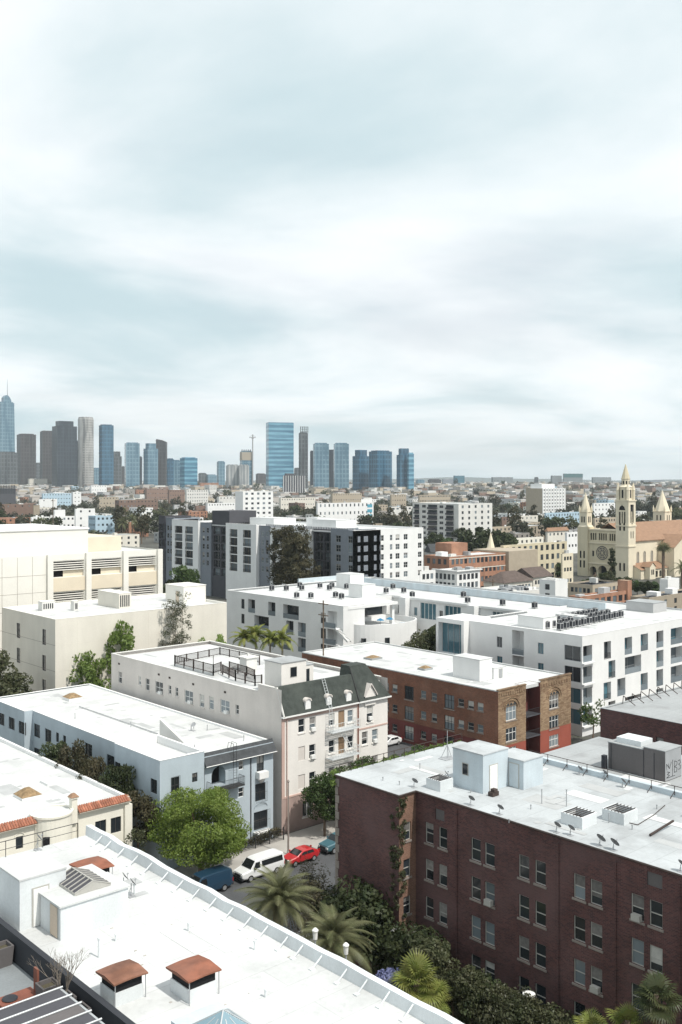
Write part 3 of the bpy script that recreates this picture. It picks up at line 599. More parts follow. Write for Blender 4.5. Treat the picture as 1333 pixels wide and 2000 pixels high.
for i, (u, v, z, lab) in enumerate([(468,192,0,'beside the square light shaft by the white roof hut'),(353,222,0,'nearest the ivy pier on the brick roof edge'),(552,290,0,'just in front of the white hut on the brick roof edge'),
    (653,325,0,'second along the brick roof edge from the white hut'),(852,395,0,'left one of the pair below the grilled light shaft'),(925,397,0,'right one of the pair below the grilled light shaft'),
    (1023,440,0,'left one of the two big dishes on the brick roof edge'),(1068,458,0,'right one of the two big dishes on the brick roof edge'),(1326,530,0,'cut off by the right edge of the picture'),
    (957,175,1,'on the grey roof left of the dark box'),(1048,190,1,'leaning close under the dark equipment box'),(1115,222,1,'behind the dividing rail in front of the dark box')]):
    x, y = onz(*cp('c6', u, v), BZ+.12); x = max(x, X0+.35)
    dish('grey satellite dish '+lab, (x, y, BZ+.12), R(-12+((i*37) % 40)-20), 'satellite dishes on the brick building', r=.38 if i in (6, 7) else .3, h=.5, m='dish_dark')
t = thing('tripod_antenna', 'thin tripod antenna mast near the far corner of the brick roof', 'antenna', (*onz(*cp('c6', 475, 115), BZ+.14), BZ+.14)); l = WL[t.name]
q = MB(); q.tube(l, (l[0], l[1], l[2]+2.6), .03, 5)
for k in range(3): a = k*2.1; q.tube((l[0]+.6*math.cos(a), l[1]+.6*math.sin(a), l[2]), (l[0], l[1], l[2]+1.3), .025, 4)
q.box(l[0]-.7, l[1]-.5, l[2], l[0]+.7, l[1]+.5, l[2]+.05); q.build('mast', 'grey_metal', t)
# dark equipment box with graffiti on its end
cxr, cyr = onz(*cp('G', 1100, 745), BZ+.1); yb = onx(*cp('G', 335, 600), cxr)[0]; xr = ony(*cp('G', 1320, 640), cyr)[0]; ym = onx(*cp('G', 810, 690), cxr)[0]
zt = onx(*cp('G', 1100, 335), cxr)[1]
eq = thing('equipment_box', 'dark grey metal plant box with graffiti on its lit end', 'roof unit', (cxr, cyr, BZ+.1))
e1 = MB().box(cxr, cyr, BZ+.1, xr, ym, zt).build('front_section', 'grey_box', eq); MB().box(cxr, ym+.02, BZ+.1, xr, yb, zt-.25).build('rear_section', 'grey_box', eq)
MB().box(cxr+.03, cyr-.015, BZ+.16, xr-.03, cyr-.002, zt-.03).build('end_panel', 'grey_metal', eq)
MB().box(cxr-.05, cyr-.05, zt+.001, xr+.05, ym+.05, zt+.07).build('lid', 'roof_grey', eq); MB().box(cxr-.05, ym+.06, zt-.249, xr+.05, yb+.05, zt-.18).build('lid', 'roof_grey', eq)
MB().box(cxr+.4, ym+.5, zt-.18, xr-.4, yb-.6, zt+.3).build('fan_housing', 'hut_white', eq)
for yy in (ym*.5+cyr*.5, ym-.02, yb-.3): MB().box(cxr-.025, yy-.03, BZ+.12, cxr-.002, yy+.03, zt-.3).build('seam', 'charcoal', eq)
MB().box(cxr-.5, yb+.02, BZ+.1, cxr-.1, yb+.4, BZ+1.3).build('side_unit', 'charcoal', eq)
g = MB()
def strokes(pl):  # graffiti strokes read off the end panel
    pts = []
    for (u, v) in pl: s, z = ony(*cp('G', u, v), cyr-.016); pts.append((s, cyr-.02, z))
    g.path(pts, .022, 4)
strokes([(1120,500),(1125,585)]); strokes([(1120,500),(1160,560),(1185,470)]); strokes([(1150,495),(1152,560)]); strokes([(1120,690),(1160,650),(1130,640),(1165,610),(1125,605)]); strokes([(1203,440),(1200,660)]); strokes([(1120,690),(1235,650)])
strokes([(1228,455),(1225,610),(1255,600),(1262,550),(1230,535),(1258,510),(1262,465),(1228,455)]); strokes([(1275,455),(1300,440),(1308,480),(1282,500),(1308,520),(1305,560),(1278,570)])
g.build('graffiti', 'black', eq)
# clutter on the grey-white roof
for k, (u, v) in enumerate([(240,195),(300,212),(375,155),(820,280),(1065,350),(1150,375),(910,290),(700,350),(560,240),(780,300),(1240,300)]):
    x, y = onz(*cp('c6', u, v), BZ+.14); hh = (.25, .3, .5, 1.1, .7, .3, 1.3, .25, .2, .3, .3)[k]
    tag(MB().tube((x,y,BZ+.14),(x,y,BZ+.14+hh),.04,6).tube((x,y,BZ+.14+hh),(x,y,BZ+.2+hh),.07,6).build('vent_pipe','grey_metal',None,(x,y,BZ+.14)), 'thin grey vent pipe on the brick roof, '+('nearest the ivy pier', 'second from the ivy pier', 'by the tripod antenna', 'right of the white hut', 'below the light shafts', 'near the two big dishes', 'tallest by the grilled light shaft', 'before the white hut', 'left of the white hut', 'between hut and light shafts', 'by the dividing parapet')[k], 'pipe', 'vent pipes on the brick roof')
x, y = onz(*cp('c6', 645, 250), BZ+.14); q = MB(); q.box(x-.45, y-.25, BZ+.14, x+.35, y+.25, BZ+.5); q.box(x-.3, y-.32, BZ+.5, x+.1, y+.1, BZ+.75); tag(q.build('junk_pile', 'rail_brown'), 'dark heap of junk beside the white hut door', 'junk')
a = onz(*cp('c6', 1215, 400), BZ+.14); c = onz(*cp('c6', 1300, 365), BZ+.14)
tag(MB().tube((*a, BZ+.25), (*c, BZ+.6), .09, 6).build('loose_beam', 'rail_brown'), 'dark beam lying on the brick roof by the right hut', 'beam')
q = MB(); pts = [(*onz(*cp('c6', u, v), BZ+.18), BZ+.18) for u, v in ((1060,300),(1080,335),(1170,357),(1230,320),(1270,285))]; q.path(pts, .03, 5); tag(q.build('roof_cable', 'rail_brown'), 'dark cable looping across the brick roof near the light shafts', 'cable')
for (s_, z_) in ((36.94, 12.9), (49.87, 9.86), (40.22, 6.76), (25.9, 12.9)):
    q = MB(); q.box(X0-.32, s_-.33, z_-.84, X0+.06, s_+.33, z_-.42); q.build('air_conditioner', 'frame_grey', r)
for s_ in (53.2, 43.4, 38.6, 33.8): MB().tube((X0-.06, s_, .3), (X0-.06, s_, 15.6), .05, 6).build('downpipe', 'brick_dark', r)
# brick building with pipe braces beyond, right edge
x0, y1 = onz(1173, 1383, 16.0)
r = rootfor('brick_workshop', 'dark brick building with grey roof and a row of pipe braces', x0, 40, x0+30, y1)
shell(r, x0, 30, x0+32, y1, 16.0, 'brick_dark', 'roof_grey', (), [(y1-7.5, 13.6, .9, .9, 'p'), (y1-10.5, 12.2, 1., 1.1, 'p'), (y1-14, 12, 1.9, 2.2, 't'), (y1-18.5, 12, 1.9, 2.2, 't'), (y1-23, 13.4, 1, 1, 'p')], ph=.08, pt=.3, cm='roof_grey', wk=dict(fm='frame_dark'))
for k in range(9):
    x = x0+4+k*1.9; q = MB(); q.path([(x, y1-.4, 16.0), (x, y1-.5, 16.9), (x+.1, y1-2.0, 16.0)], .05, 5); q.build('pipe_brace', 'rail_brown', r)
hut(r, x0+6.5, y1-16.5, x0+10, y1-12, 15.95, 19.5, 'hut_white')
# ------------------------------------------------------------------ blue-grey building across the street
r = thing('blue_apartment_building', 'pale blue three storey building with white roof and black arched balcony', 'building', (64, 112, 0)); rng = random.Random(31)
YB = 92.3; XA, XB, XC = 57.0, 62.7, 72.6; YE = 137.6; ZB = 11.3
wF1 = [(58.93, 9.0, 1.05, 1.8, 'g'), (61.45, 9.36, .7, 1.0, 'c'), (58.93, 5.6, 1.05, 1.8, 'g'), (61.2, 5.7, .8, 1.2, 'c')]
wF2 = [(67.94, 9.4, .7, 1.0, 's'), (67.94, 6.3, .75, 1.1, 's'), (70.7, 9.1, 1.05, 1.8, 'c'), (70.7, 5.77, 1.5, 2.0, 'g'), (70.75, 2.5, 2.0, 2.1, 'g')]
arch = (63.85, 65.75, 7.72, 9.9, 1.3)
b = MB()
facade(b, 'F', YB, XA, XB, -.2, 12.0, opens(wF1)); facade(b, 'F', YB+.25, XB, XC, -.2, ZB, opens(wF2)+[arch, (64.3, 65.6, 3.2, 5.6, .4)])
s1 = SW('c4', XA, [(548,410),(595,428),(716,490)], 1.3, 1.55, 'c'); s2 = SW('c4', 58.5, [(173,232),(225,256),(268,263),(301,277),(413,325),(515,380)], 1.7, 1.7, 'g'); s3 = SW('c4', 57.3, [(8,178),(55,198),(102,218)], 1.9, 1.65, 'c')
s2 = [(s, z, (.8 if i in (2, 3) else 1.8), (1.25 if i in (2, 3) else 1.75), st) for i, (s, z, _, _, st) in enumerate(s2)]
s1 += [(s, z-3.2, a, c, d) for s, z, a, c, d in s1]; s2 += [(s, z-3.2, a, c, d) for s, z, a, c, d in s2]
facade(b, 'S', XA, YB, 102, -.2, 12.0, opens(s1)); facade(b, 'S', 58.5, 102, 126.5, -.2, ZB, opens(s2)); facade(b, 'S', 57.3, 126.5, YE, -.2, ZB+.1, opens(s3))
facade(b, 'F', 126.5, 57.3, 58.5, -.2, ZB+.1, []); b.poly([(XA,102,-.2),(58.5,102,-.2),(58.5,102,12),(XA,102,12)])
b.poly([(XC,YB+.25,-.2),(XC,YE,-.2),(XC,YE,ZB),(XC,YB+.25,ZB)]); b.poly([(57.3,YE,-.2),(XC,YE,-.2),(XC,YE,ZB),(57.3,YE,ZB)]); b.poly([(XB,YB,-.2),(XB,YB+.25,-.2),(XB,YB+.25,12),(XB,YB,12)])
b.build('wall', 'blue_wall', r)
for q in wF1: window(r, 'F', YB, *q, rng, fm='frame_dark', panes=('pane',), blind=.15)
for q in wF2: window(r, 'F', YB+.25, *q, rng, fm='white_trim' if q[2] < .9 else 'frame_dark', panes=('pane',), blind=.2)
for q in s1: window(r, 'S', XA, *q, rng, fm='frame_dark', panes=('pane',), blind=.1)
for q in s2: window(r, 'S', 58.5, *q, rng, fm='frame_dark', panes=('pane',), blind=.1)
for q in s3: window(r, 'S', 57.3, *q, rng, fm='frame_dark', panes=('pane',), blind=.1)
MB().prism([(XA+.25,YB+.25),(XB,YB+.25),(XB,YB+.6),(XC-.2,YB+.6),(XC-.2,YE-.25),(57.5,YE-.25),(57.5,126.7),(58.7,126.7),(58.7,102.2),(XA+.25,102.2)], ZB-.5, ZB-.12).build('roof', 'roof_white', r)
q = MB()
q.box(XA-.03,YB-.03,12.0,XB+.02,YB+.3,12.06); q.box(XA-.03,YB+.3,12.0,XA+.25,101.98,12.06); q.box(XB-.25,YB+.3,ZB-.2,XB+.02,102,12.06); q.box(XA+.25,101.7,ZB-.2,XB-.25,102.03,12.06)
q.box(58.47,102.05,ZB,58.75,126.46,ZB+.06); q.box(57.27,126.47,ZB+.1,57.55,YE,ZB+.16); q.box(57.55,YE-.25,ZB,XC,YE+.03,ZB+.06); q.box(XC-.25,YB+.6,ZB-.2,XC+.03,YE-.25,ZB+.1)
q.build('parapet', 'white', r)
q = MB(); x0, x1 = XB+.05, XC+.1   # shingled skirt roof over the front
q.poly([(x0,YB-.35,10.3),(x1,YB-.35,10.3),(x1,YB+.55,ZB+.35),(x0,YB+.55,ZB+.35)]); q.poly([(x0,YB-.35,10.3),(x0,YB+.55,10.3),(x0,YB+.55,ZB+.35)]); q.poly([(x1,YB-.35,10.3),(x1,YB+.55,10.3),(x1,YB+.55,ZB+.35)])
q.poly([(x0,YB-.35,10.25),(x1,YB-.35,10.25),(x1,YB+.24,10.25),(x0,YB+.24,10.25)]); q.poly([(x0,YB-.35,10.25),(x1,YB-.35,10.25),(x1,YB-.35,10.3),(x0,YB-.35,10.3)])
q.poly([(x0,YB+.55,ZB-.1),(x1,YB+.55,ZB-.1),(x1,YB+.55,ZB+.35),(x0,YB+.55,ZB+.35)])
q.build('skirt_roof', 'shingle_dark', r)
MB().tube((x0,YB-.38,10.28),(x1,YB-.38,10.28),.05,5).build('gutter', 'white_trim', r)
for x in (XB+.12, 69.3): MB().tube((x, YB+.2, .1), (x, YB+.2, 10.3), .07, 6).build('downpipe', 'slate_dark', r)
# arched balcony: dark inside, spandrels that round the head
MB().box(63.9, YB+1.5, 7.75, 65.7, YB+1.55, 9.9).build('balcony_recess', 'black', r)
q = MB(); n = 8; cx_, rad = 64.8, .95
for sgn in (-1, 1):
    pts = [(cx_+sgn*rad, YB+.24, 9.9)]+[(cx_+sgn*rad*math.cos(a), YB+.24, 8.95+rad*math.sin(a)) for a in [i*math.pi/2/n for i in range(n+1)]]
    q.poly(pts)
q.build('arch_head', 'blue_wall', r)
bal = MB().box(63.2, YB-.95, 7.45, 67.6, YB+.2, 7.58).build('balcony', 'frame_dark', r)
q = MB()
for (a, c) in (((63.2,YB-.93),(67.6,YB-.93)),((63.2,YB-.93),(63.2,YB+.2)),((67.6,YB-.93),(67.6,YB+.2))):
    for z in (7.7, 8.5): q.tube((*a, z), (*c, z), .025, 4)
    L_ = math.dist(a, c); n = int(L_/.14)
    for k in range(n+1): x = a[0]+(c[0]-a[0])*k/n; y = a[1]+(c[1]-a[1])*k/n; q.tube((x, y, 7.58), (x, y, 8.5), .011, 4)
q.build('balcony_rail', 'dark_metal', bal)
q = MB()
for x in (66.35, 66.8): q.tube((x, YB-.5, 7.6), (x, YB-.45, 12.3), .025, 4)
for k in range(15): q.tube((66.35, YB-.49, 7.8+k*.3), (66.8, YB-.49, 7.8+k*.3), .015, 4)
q.path([(66.35,YB-.45,12.3),(66.35,YB+.5,12.3),(66.35,YB+.8,11.3)],.025,4); q.path([(66.8,YB-.45,12.3),(66.8,YB+.5,12.3),(66.8,YB+.8,11.3)],.025,4); q.build('roof_ladder', 'dark_metal', r)
q = MB(); q.lathe(70.7, YB+.1, [(.15, 6.9), (.5, 7.35), (.62, 7.5)], 14); q.box(70.02, YB-.5, 7.5, 71.38, YB+.2, 8.25); q.build('basket_balcony', 'white', r)
MB().box(69.6, YB-.4, 1.1, 71.9, YB+.2, 1.35).build('window_box', 'white', r)
def bars(root, x0, x1, z0, z1, y):
    q = MB(); n = int((x1-x0)/.16)
    for k in range(n+1): q.tube((x0+(x1-x0)*k/n, y, z0), (x0+(x1-x0)*k/n, y, z1), .012, 4)
    for z in (z0, (z0+z1)/2, z1): q.tube((x0, y, z), (x1, y, z), .016, 4)
    q.build('window_bars', 'dark_metal', root)
bars(r, 69.7, 71.8, 1.4, 3.7, YB-.2); bars(r, 58.35, 59.5, 8.0, 10.0, YB-.12); bars(r, 69.9, 71.5, 4.7, 6.9, YB-.1)
q = MB(); n = 9
q.path([(70.75+.95*math.cos(math.pi*k/n), YB+.2, 4.0+.55*math.sin(math.pi*k/n)) for k in range(n+1)], .04, 4); q.build('arch_moulding', 'blue_wall', r)
# roof things of the blue building
fa = onz(*cp('c4', 750, 262), ZB); fb = onz(*cp('c4', 885, 318), ZB)
q = MB(); y0_, y1_ = fb[1], fa[1]; xm = (fa[0]+fb[0])/2; zt = onx(*cp('c4', 750, 180), xm)[1]
for dx in (0, .35): q.poly([(xm+dx, y0_, ZB-.12), (xm+dx, y1_, ZB-.12), (xm+dx, y1_, zt)])
q.poly([(xm,y0_,ZB-.12),(xm+.35,y0_,ZB-.12),(xm+.35,y1_,zt),(xm,y1_,zt)]); q.poly([(xm,y1_,ZB-.12),(xm+.35,y1_,ZB-.12),(xm+.35,y1_,zt),(xm,y1_,zt)]); q.build('triangular_fin', 'offwhite', r)
x, y = onz(*cp('c4', 338, 75), ZB+.2); q = MB(); q.box(x-1,y-1,ZB-.12,x+1,y+1,ZB+.25); o = q.build('skylight', 'white', r); q = MB(); q.frustum((x,y,ZB+.26),(1.05,1.05),(x,y,ZB+.75),(.3,.3)); q.build('wooden_louvre', 'wood', o)
q = MB(); a = onz(*cp('c4', 370, 118), ZB); c = onz(*cp('c4', 735, 245), ZB); q.tube((*a, ZB), (*c, ZB), .06, 5); q.build('roof_pipe', 'grey_metal', r)
for (u, v) in [(350,175),(640,295),(890,230),(965,230),(610,215),(905,325),(1135,280)]:
    x, y = onz(*cp('c4', u, v), ZB-.12); tag(MB().tube((x,y,ZB-.12),(x,y,ZB+.6),.05,6).build('vent_pipe','grey_metal',None,(x,y,ZB-.12)), 'vent pipe on the white roof of the blue building, '+{350:'farthest back', 640:'near the left parapet', 890:'right of the fin', 965:'second right of the fin', 610:'mid roof', 905:'before the fin', 1135:'nearest the mansard wall'}[u], 'pipe', 'vent pipes on the blue building')
x, y = onz(*cp('c4', 890, 235), ZB-.12); dish('small dish by the triangular fin on the blue building roof', (x+.4, y, ZB-.12), R(210), 'dishes on far roofs')
# iron fence on the pavement
t = thing('iron_fence', 'black iron fence along the pavement before the blue building', 'fence', (66, 90.9, .13)); q = MB()
for k in range(74): x = 62.6+k*.14; q.tube((x, 90.9, .13), (x, 90.9, 1.5), .012, 4)
q.build('pickets', 'dark_metal', t)
for z in (.35, 1.4): MB().tube((62.6, 90.9, z), (72.9, 90.9, z), .02, 4).build('rail', 'dark_metal', t)
for k in range(6): MB().box(62.55+k*2.05, 90.85, .13, 62.65+k*2.05, 90.95, 1.65).build('post', 'dark_metal', t)

# ------------------------------------------------------------------ cream building with red tile strips, left
r = thing('cream_building', 'cream building with red tile eaves and a round stair turret', 'building', (44, 110, 0)); rng = random.Random(41); YC = 92.5; XR = 53.4; ZC = 8.9
wF = [(50.1, 6.5, 1.25, 1.3, 'c'), (51.85, 6.3, 1.2, 1.6, 'c'), (50.1, 3.2, 1.25, 1.4, 'c'), (51.85, 3.2, 1.2, 1.4, 'c'), (41.4, 7.0, .75, 1.2, 'p'), (36.5, 6.5, 1.2, 1.4, 'c')]
shell(r, 28, YC, XR, 126, ZC, 'cream_yellow', 'roof_white', wF, (), ph=.35, cm='white', rng=rng, wk=dict(fm='frame_dark', panes=('pane',), blind=.2))
b = MB(); prof = [(2.0, -.1), (2.0, 9.0), (2.12, 9.0), (2.12, 9.2), (1.85, 9.2), (1.85, 9.05)]; b.lathe(44.9, YC+.4, prof, 28, cap=False); b.build('stair_turret', 'cream_yellow', r, smooth=False)
q = MB(); q.lathe(44.9, YC+.4, [(1.86, 9.07), (.01, 9.09)], 28, cap=False); q.build('turret_roof', 'roof_white', r)
q = MB(); q.box(46.75, YC-.3, 7.6, 47.35, YC+.3, 10.1); q.box(46.65, YC-.4, 10.1, 47.45, YC+.4, 10.25); ch = q.build('chimney', 'cream_yellow', r)
MB().frustum((47.05,YC,10.26),(.45,.45),(47.05,YC,10.6),(.15,.15)).build('chimney_cap', 'tile_far', ch)
MB().box(43.35, YC-1.32, 6.3, 43.9, YC-1.02, 7.3).build('arched_window', 'black', r)
tm = {}
def tilestrip(x0, x1, y, z):
    n = int((x1-x0)/.26)
    if 'm' not in tm:
        q = MB(); k = 6; L_ = 1.0; pts0 = []
        for i in range(k+1):
            a = math.pi*i/k; pts0.append((.12*math.cos(a), .10*math.sin(a)))
        for (a, c) in zip(pts0, pts0[1:]): q.poly([(a[0],-.55,a[1]-.4),(c[0],-.55,c[1]-.4),(c[0],.25,c[1]+.12),(a[0],.25,a[1]+.12)])
        tm['m'] = q.mesh('tile', 'tile_red')
    rl = WL[r.name]
    for i in range(n+1): inst(tm['m'], 'roof_tile', r, (x0+i*.26-rl[0], y-rl[1], z-rl[2]))
    MB().poly([(x0-.1,y-.5,z-.42),(x1+.1,y-.5,z-.42),(x1+.1,y+.22,z+.1),(x0-.1,y+.22,z+.1)]).build('tile_bed', 'tile_far', r)
    q = MB(); q.poly([(x0-.1,y-.5,z-.46),(x1+.1,y-.5,z-.46),(x1+.1,y+.0,z-.46),(x0-.1,y,z-.46)]); q.poly([(x0-.1,y-.5,z-.46),(x1+.1,y-.5,z-.46),(x1+.1,y-.5,z-.42),(x0-.1,y-.5,z-.42)]); q.build('eave', 'cream_yellow', r)
tilestrip(47.6, 53.3, YC, 9.0); tilestrip(33, 42.9, YC, 9.0)
MB().box(52.75, YC-.3, 0, 53.6, YC+.2, 8.2).build('corner_pilaster', 'cream_yellow', r); MB().tube((43.0,YC-.1,.2),(43.0,YC-.1,8.6),.07,6).build('downpipe', 'cream', r); MB().tube((47.5,YC-.1,.2),(47.5,YC-.1,8.6),.07,6).build('downpipe', 'cream', r)
q = MB(); n = 8; q.path([(41.4+.5*math.cos(math.pi*k/n), YC-.04, 7.6+.4*math.sin(math.pi*k/n)) for k in range(n+1)], .06, 4); q.build('arch_moulding', 'cream_yellow', r)
for (u, v, s) in ((130,535,1.1),(243,470,1.0)):
    x, y = onz(*cp('c4', u, v), 8.6); q = MB(); q.box(x-s,y-s,8.55,x+s,y+s,8.8); o = q.build('skylight', 'white', r)
    if u < 200: MB().frustum((x,y,8.81),(s*1.02,s*1.02),(x,y,9.5),(.25,.25)).build('wooden_louvre', 'wood', o)

# ------------------------------------------------------------------ beige building with green mansard
r = thing('mansard_building', 'pale pink building with dark green mansard roof and fire escape', 'building', (82, 118, 0)); rng = random.Random(51)
YM, XM0, XM1, YME = 92.6, 73.9, 91.6, 133.2; EV = 14.0
wF = [(77.0,12.45,1.0,1.65,'s'),(78.75,12.4,1.0,1.65,'s'),(81.85,12.4,.95,1.55,'s'),(85.0,12.35,.95,1.55,'s'),(77.0,9.1,1.05,1.7,'x'),(78.7,9.05,1.0,1.7,'s'),(81.85,9.05,.95,1.6,'s'),(85.0,9.05,.95,1.6,'s'),
      (87.5,9.15,1.0,1.65,'s'),(89.3,9.15,1.0,1.65,'s'),(88.4,12.2,1.1,2.3,'s'),(77.0,5.7,1.05,1.7,'x'),(78.7,5.7,1.0,1.7,'s'),(81.85,5.7,.95,1.6,'s'),(85.0,5.7,.95,1.6,'s'),(87.5,5.8,1.0,1.65,'s'),(89.3,5.8,1.0,1.65,'s'),
      (77.9,2.3,1.6,1.9,'c'),(88.4,2.3,1.6,1.9,'c')]
doors = [(82.95, 84.0, 11.2, 13.3, .2), (82.95, 84.0, 7.9, 10.0, .2), (82.4, 84.4, .1, 2.6, .5)]
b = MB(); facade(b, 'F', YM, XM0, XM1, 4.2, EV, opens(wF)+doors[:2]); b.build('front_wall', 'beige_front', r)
b = MB(); facade(b, 'F', YM-.06, XM0-.04, XM1+.04, -.2, 4.19, opens(wF)+doors[2:]); b.build('base_wall', 'pink_base', r)
sw = SW('c1', XM0, [(560,484),(651,498),(687,517),(741,532),(791,541),(823,551),(879,575),(940,592),(984,602),(1047,620),(1104,633)], 1.0, 1.68, 's')
sw = [(s, z, 2.0 if i in (3, 6, 9) else (.7 if i in (1, 4, 5, 10) else 1.05), 1.2 if i in (1, 4, 5, 10) else 1.68, 'g' if i in (3, 6, 9) else 's') for i, (s, z, _, _, _) in enumerate(sw)]
sw2 = [(s, z-3.3, a, c, d) for s, z, a, c, d in sw]
b = MB(); facade(b, 'S', XM0, YM, 97.2, -.2, 17.2, opens(sw+sw2)); facade(b, 'S', XM0, 97.2, YME, -.2, 16.3, opens(sw+sw2)); b.poly([(XM1,YM,-.2),(XM1,YME,-.2),(XM1,YME,16.3),(XM1,YM,16.3)]); b.poly([(XM0,YME,-.2),(XM1,YME,-.2),(XM1,YME,16.3),(XM0,YME,16.3)])
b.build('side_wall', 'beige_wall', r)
for q in wF:
    if q[4] == 'x': MB().box(q[0]-q[2]/2+.02, YM+.08, q[1]-q[3]/2+.02, q[0]+q[2]/2-.02, YM+.12, q[1]+q[3]/2-.02).build('boarded_window', 'beige_wall', r)
    else: window(r, 'F', YM, *q, rng, panes=('pane', 'pane', 'pane_light'), blind=.6, sill='beige_front')
for d in doors[:2]: MB().box(d[0]+.02, YM+.1, d[2]+.02, d[1]-.02, YM+.14, d[3]-.02).build('door', 'door_brown', r)
MB().box(82.42, YM+.3, .1, 84.38, YM+.36, 2.58).build('front_door', 'door_brown', r)
for i, q in enumerate(sw+sw2):
    o = window(r, 'S', XM0, *q, rng, panes=('pane', 'pane', 'pane_light'), blind=.5, sill='beige_wall')
    if i in (3, 6, 9): inst(wmesh('ac', q[2], q[3], 'p', .16, 'white_trim'), 'air_conditioner', o, (.45, 0, 0))
for (s, z) in ((78.75,12.4),(78.7,9.05),(89.3,9.15),(88.4,12.2)):
    MB().box(s-.32, YM-.3, z-.85, s+.32, YM+.06, z-.42).build('air_conditioner', 'white_trim', r)
q = MB(); q.box(XM0+.28, YM+1.2, 15.5, XM1-.28, YME-.28, 15.85); q.build('roof', 'roof_white', r)
q = MB(); q.box(XM0-.04,97.2,16.301,XM0+.3,YME+.04,16.38); q.box(XM1-.3,YM+1.2,16.301,XM1+.04,YME+.04,16.38); q.box(XM0+.3,YME-.3,16.301,XM1-.3,YME+.04,16.38); q.box(XM0-.05,93.65,17.201,XM0+.32,97.25,17.28)
q.poly([(XM0+.3,97.2,15.85),(XM0+.3,YME,15.85),(XM0+.3,YME,16.3),(XM0+.3,97.2,16.3)]); q.box(XM0+.05,97.0,15.85,XM0+.3,97.19,17.2); q.build('parapet', 'offwhite', r)
q = MB(); xs = 86.25   # mansard: long run, then the taller hipped end
q.poly([(XM0+.15,YM-.3,EV),(xs,YM-.3,EV),(xs,YM+1.1,17.3),(XM0+.15,YM+1.1,17.3)]); q.poly([(XM0+.15,YM+1.1,17.3),(xs,YM+1.1,17.3),(xs,YM+1.6,17.3),(XM0+.15,YM+1.6,17.3)]); q.poly([(XM0+.15,YM+1.6,15.9),(xs,YM+1.6,15.9),(xs,YM+1.6,17.3),(XM0+.15,YM+1.6,17.3)])
q.poly([(XM0+.15,YM-.3,EV),(XM0+.15,YM+1.6,EV),(XM0+.15,YM+1.6,17.3),(XM0+.15,YM+1.1,17.3)])
q.poly([(xs+.02,YM-.35,EV),(XM1+.25,YM-.35,EV),(89.0,YM+1.5,18.3),(xs+.02,YM+1.5,18.3)]); q.poly([(XM1+.25,YM-.35,EV),(XM1+.25,YM+4,EV),(89.0,YM+3.2,18.3),(89.0,YM+1.5,18.3)]); q.poly([(xs+.02,YM+1.5,18.3),(89,YM+1.5,18.3),(89,YM+3.2,18.3),(xs+.02,YM+3.2,18.3)])
q.poly([(xs+.02,YM-.35,EV),(xs+.02,YM+4,EV),(xs+.02,YM+3.2,18.3),(xs+.02,YM+1.5,18.3)]); q.poly([(xs+.02,YM+4,EV),(XM1+.25,YM+4,EV),(89,YM+3.2,18.3),(xs+.02,YM+3.2,18.3)])
ms = q.build('mansard_roof', 'shingle_green', r)
q = MB(); q.box(XM0-.1,YM-.42,EV-.16,xs,YM-.003,EV-.005); q.box(xs+.001,YM-.46,EV-.16,XM1+.3,YM-.003,EV-.005); q.build('eave_gutter', 'white_trim', r)
q = MB(); q.box(XM0-.02,YM-.06,EV-.6,xs-.13,YM-.004,EV-.17); q.box(XM0-.03,YM-.09,4.2,XM0+.42,YM-.004,EV-.61); q.box(xs-.12,YM-.09,4.2,xs+.16,YM-.004,EV-.17); q.box(xs+.17,YM-.05,10.3,XM1,YM-.004,10.5); q.box(XM0+.43,YM-.12,4.2,xs-.13,YM-.004,4.4); q.build('pink_bands', 'pink_trim', r)
MB().tube((xs+.02,YM-.15,.3),(xs+.02,YM-.15,EV),.06,6).build('downpipe', 'terracotta', r); MB().tube((XM0+.75,YM-.12,.3),(XM0+.75,YM-.12,EV-.2),.06,6).build('downpipe', 'pink_trim', r)
q = MB(); q.path([(XM0+.1,YM-.36,EV),(XM0+.1,YM+1.05,17.35)],.13,6); q.build('verge', 'offwhite', r)
for (u, v) in ((533,465),(642,445),(745,425)):
    x, z = ony(*cp('c2', u, v), YM+.1); q = MB(); q.box(x-.42, YM-.15, z-.6, x+.42, YM+1.0, z+.35); n = 8
    q.poly([(x+.42*math.cos(math.pi*k/n), YM-.15, z+.35+.35*math.sin(math.pi*k/n)) for k in range(n+1)])
    d = q.build('dormer', 'white', ms); p = MB()
    for k in range(n):
        a, c = math.pi*k/n, math.pi*(k+1)/n; p.poly([(x+.5*math.cos(a),YM-.25,z+.33+.42*math.sin(a)),(x+.5*math.cos(c),YM-.25,z+.33+.42*math.sin(c)),(x+.5*math.cos(c),YM+1.2,z+.33+.42*math.sin(c)),(x+.5*math.cos(a),YM+1.2,z+.33+.42*math.sin(a))])
        p.poly([(x+.36*math.cos(a),YM-.26,z+.33+.28*math.sin(a)),(x+.36*math.cos(c),YM-.26,z+.33+.28*math.sin(c)),(x+.52*math.cos(c),YM-.26,z+.33+.44*math.sin(c)),(x+.52*math.cos(a),YM-.26,z+.33+.44*math.sin(a))])
    p.build('dormer_roof', 'beige_wall', ms)
x, _ = ony(*cp('c2', 862, 410), YM-.1); q = MB(); q.box(x-.95, YM-.2, 13.3, x+.95, YM+1.1, 14.6); q.poly([(x-.95,YM-.2,14.6),(x+.95,YM-.2,14.6),(x,YM-.2,15.9)]); q.build('gable_dormer', 'beige_front', r)
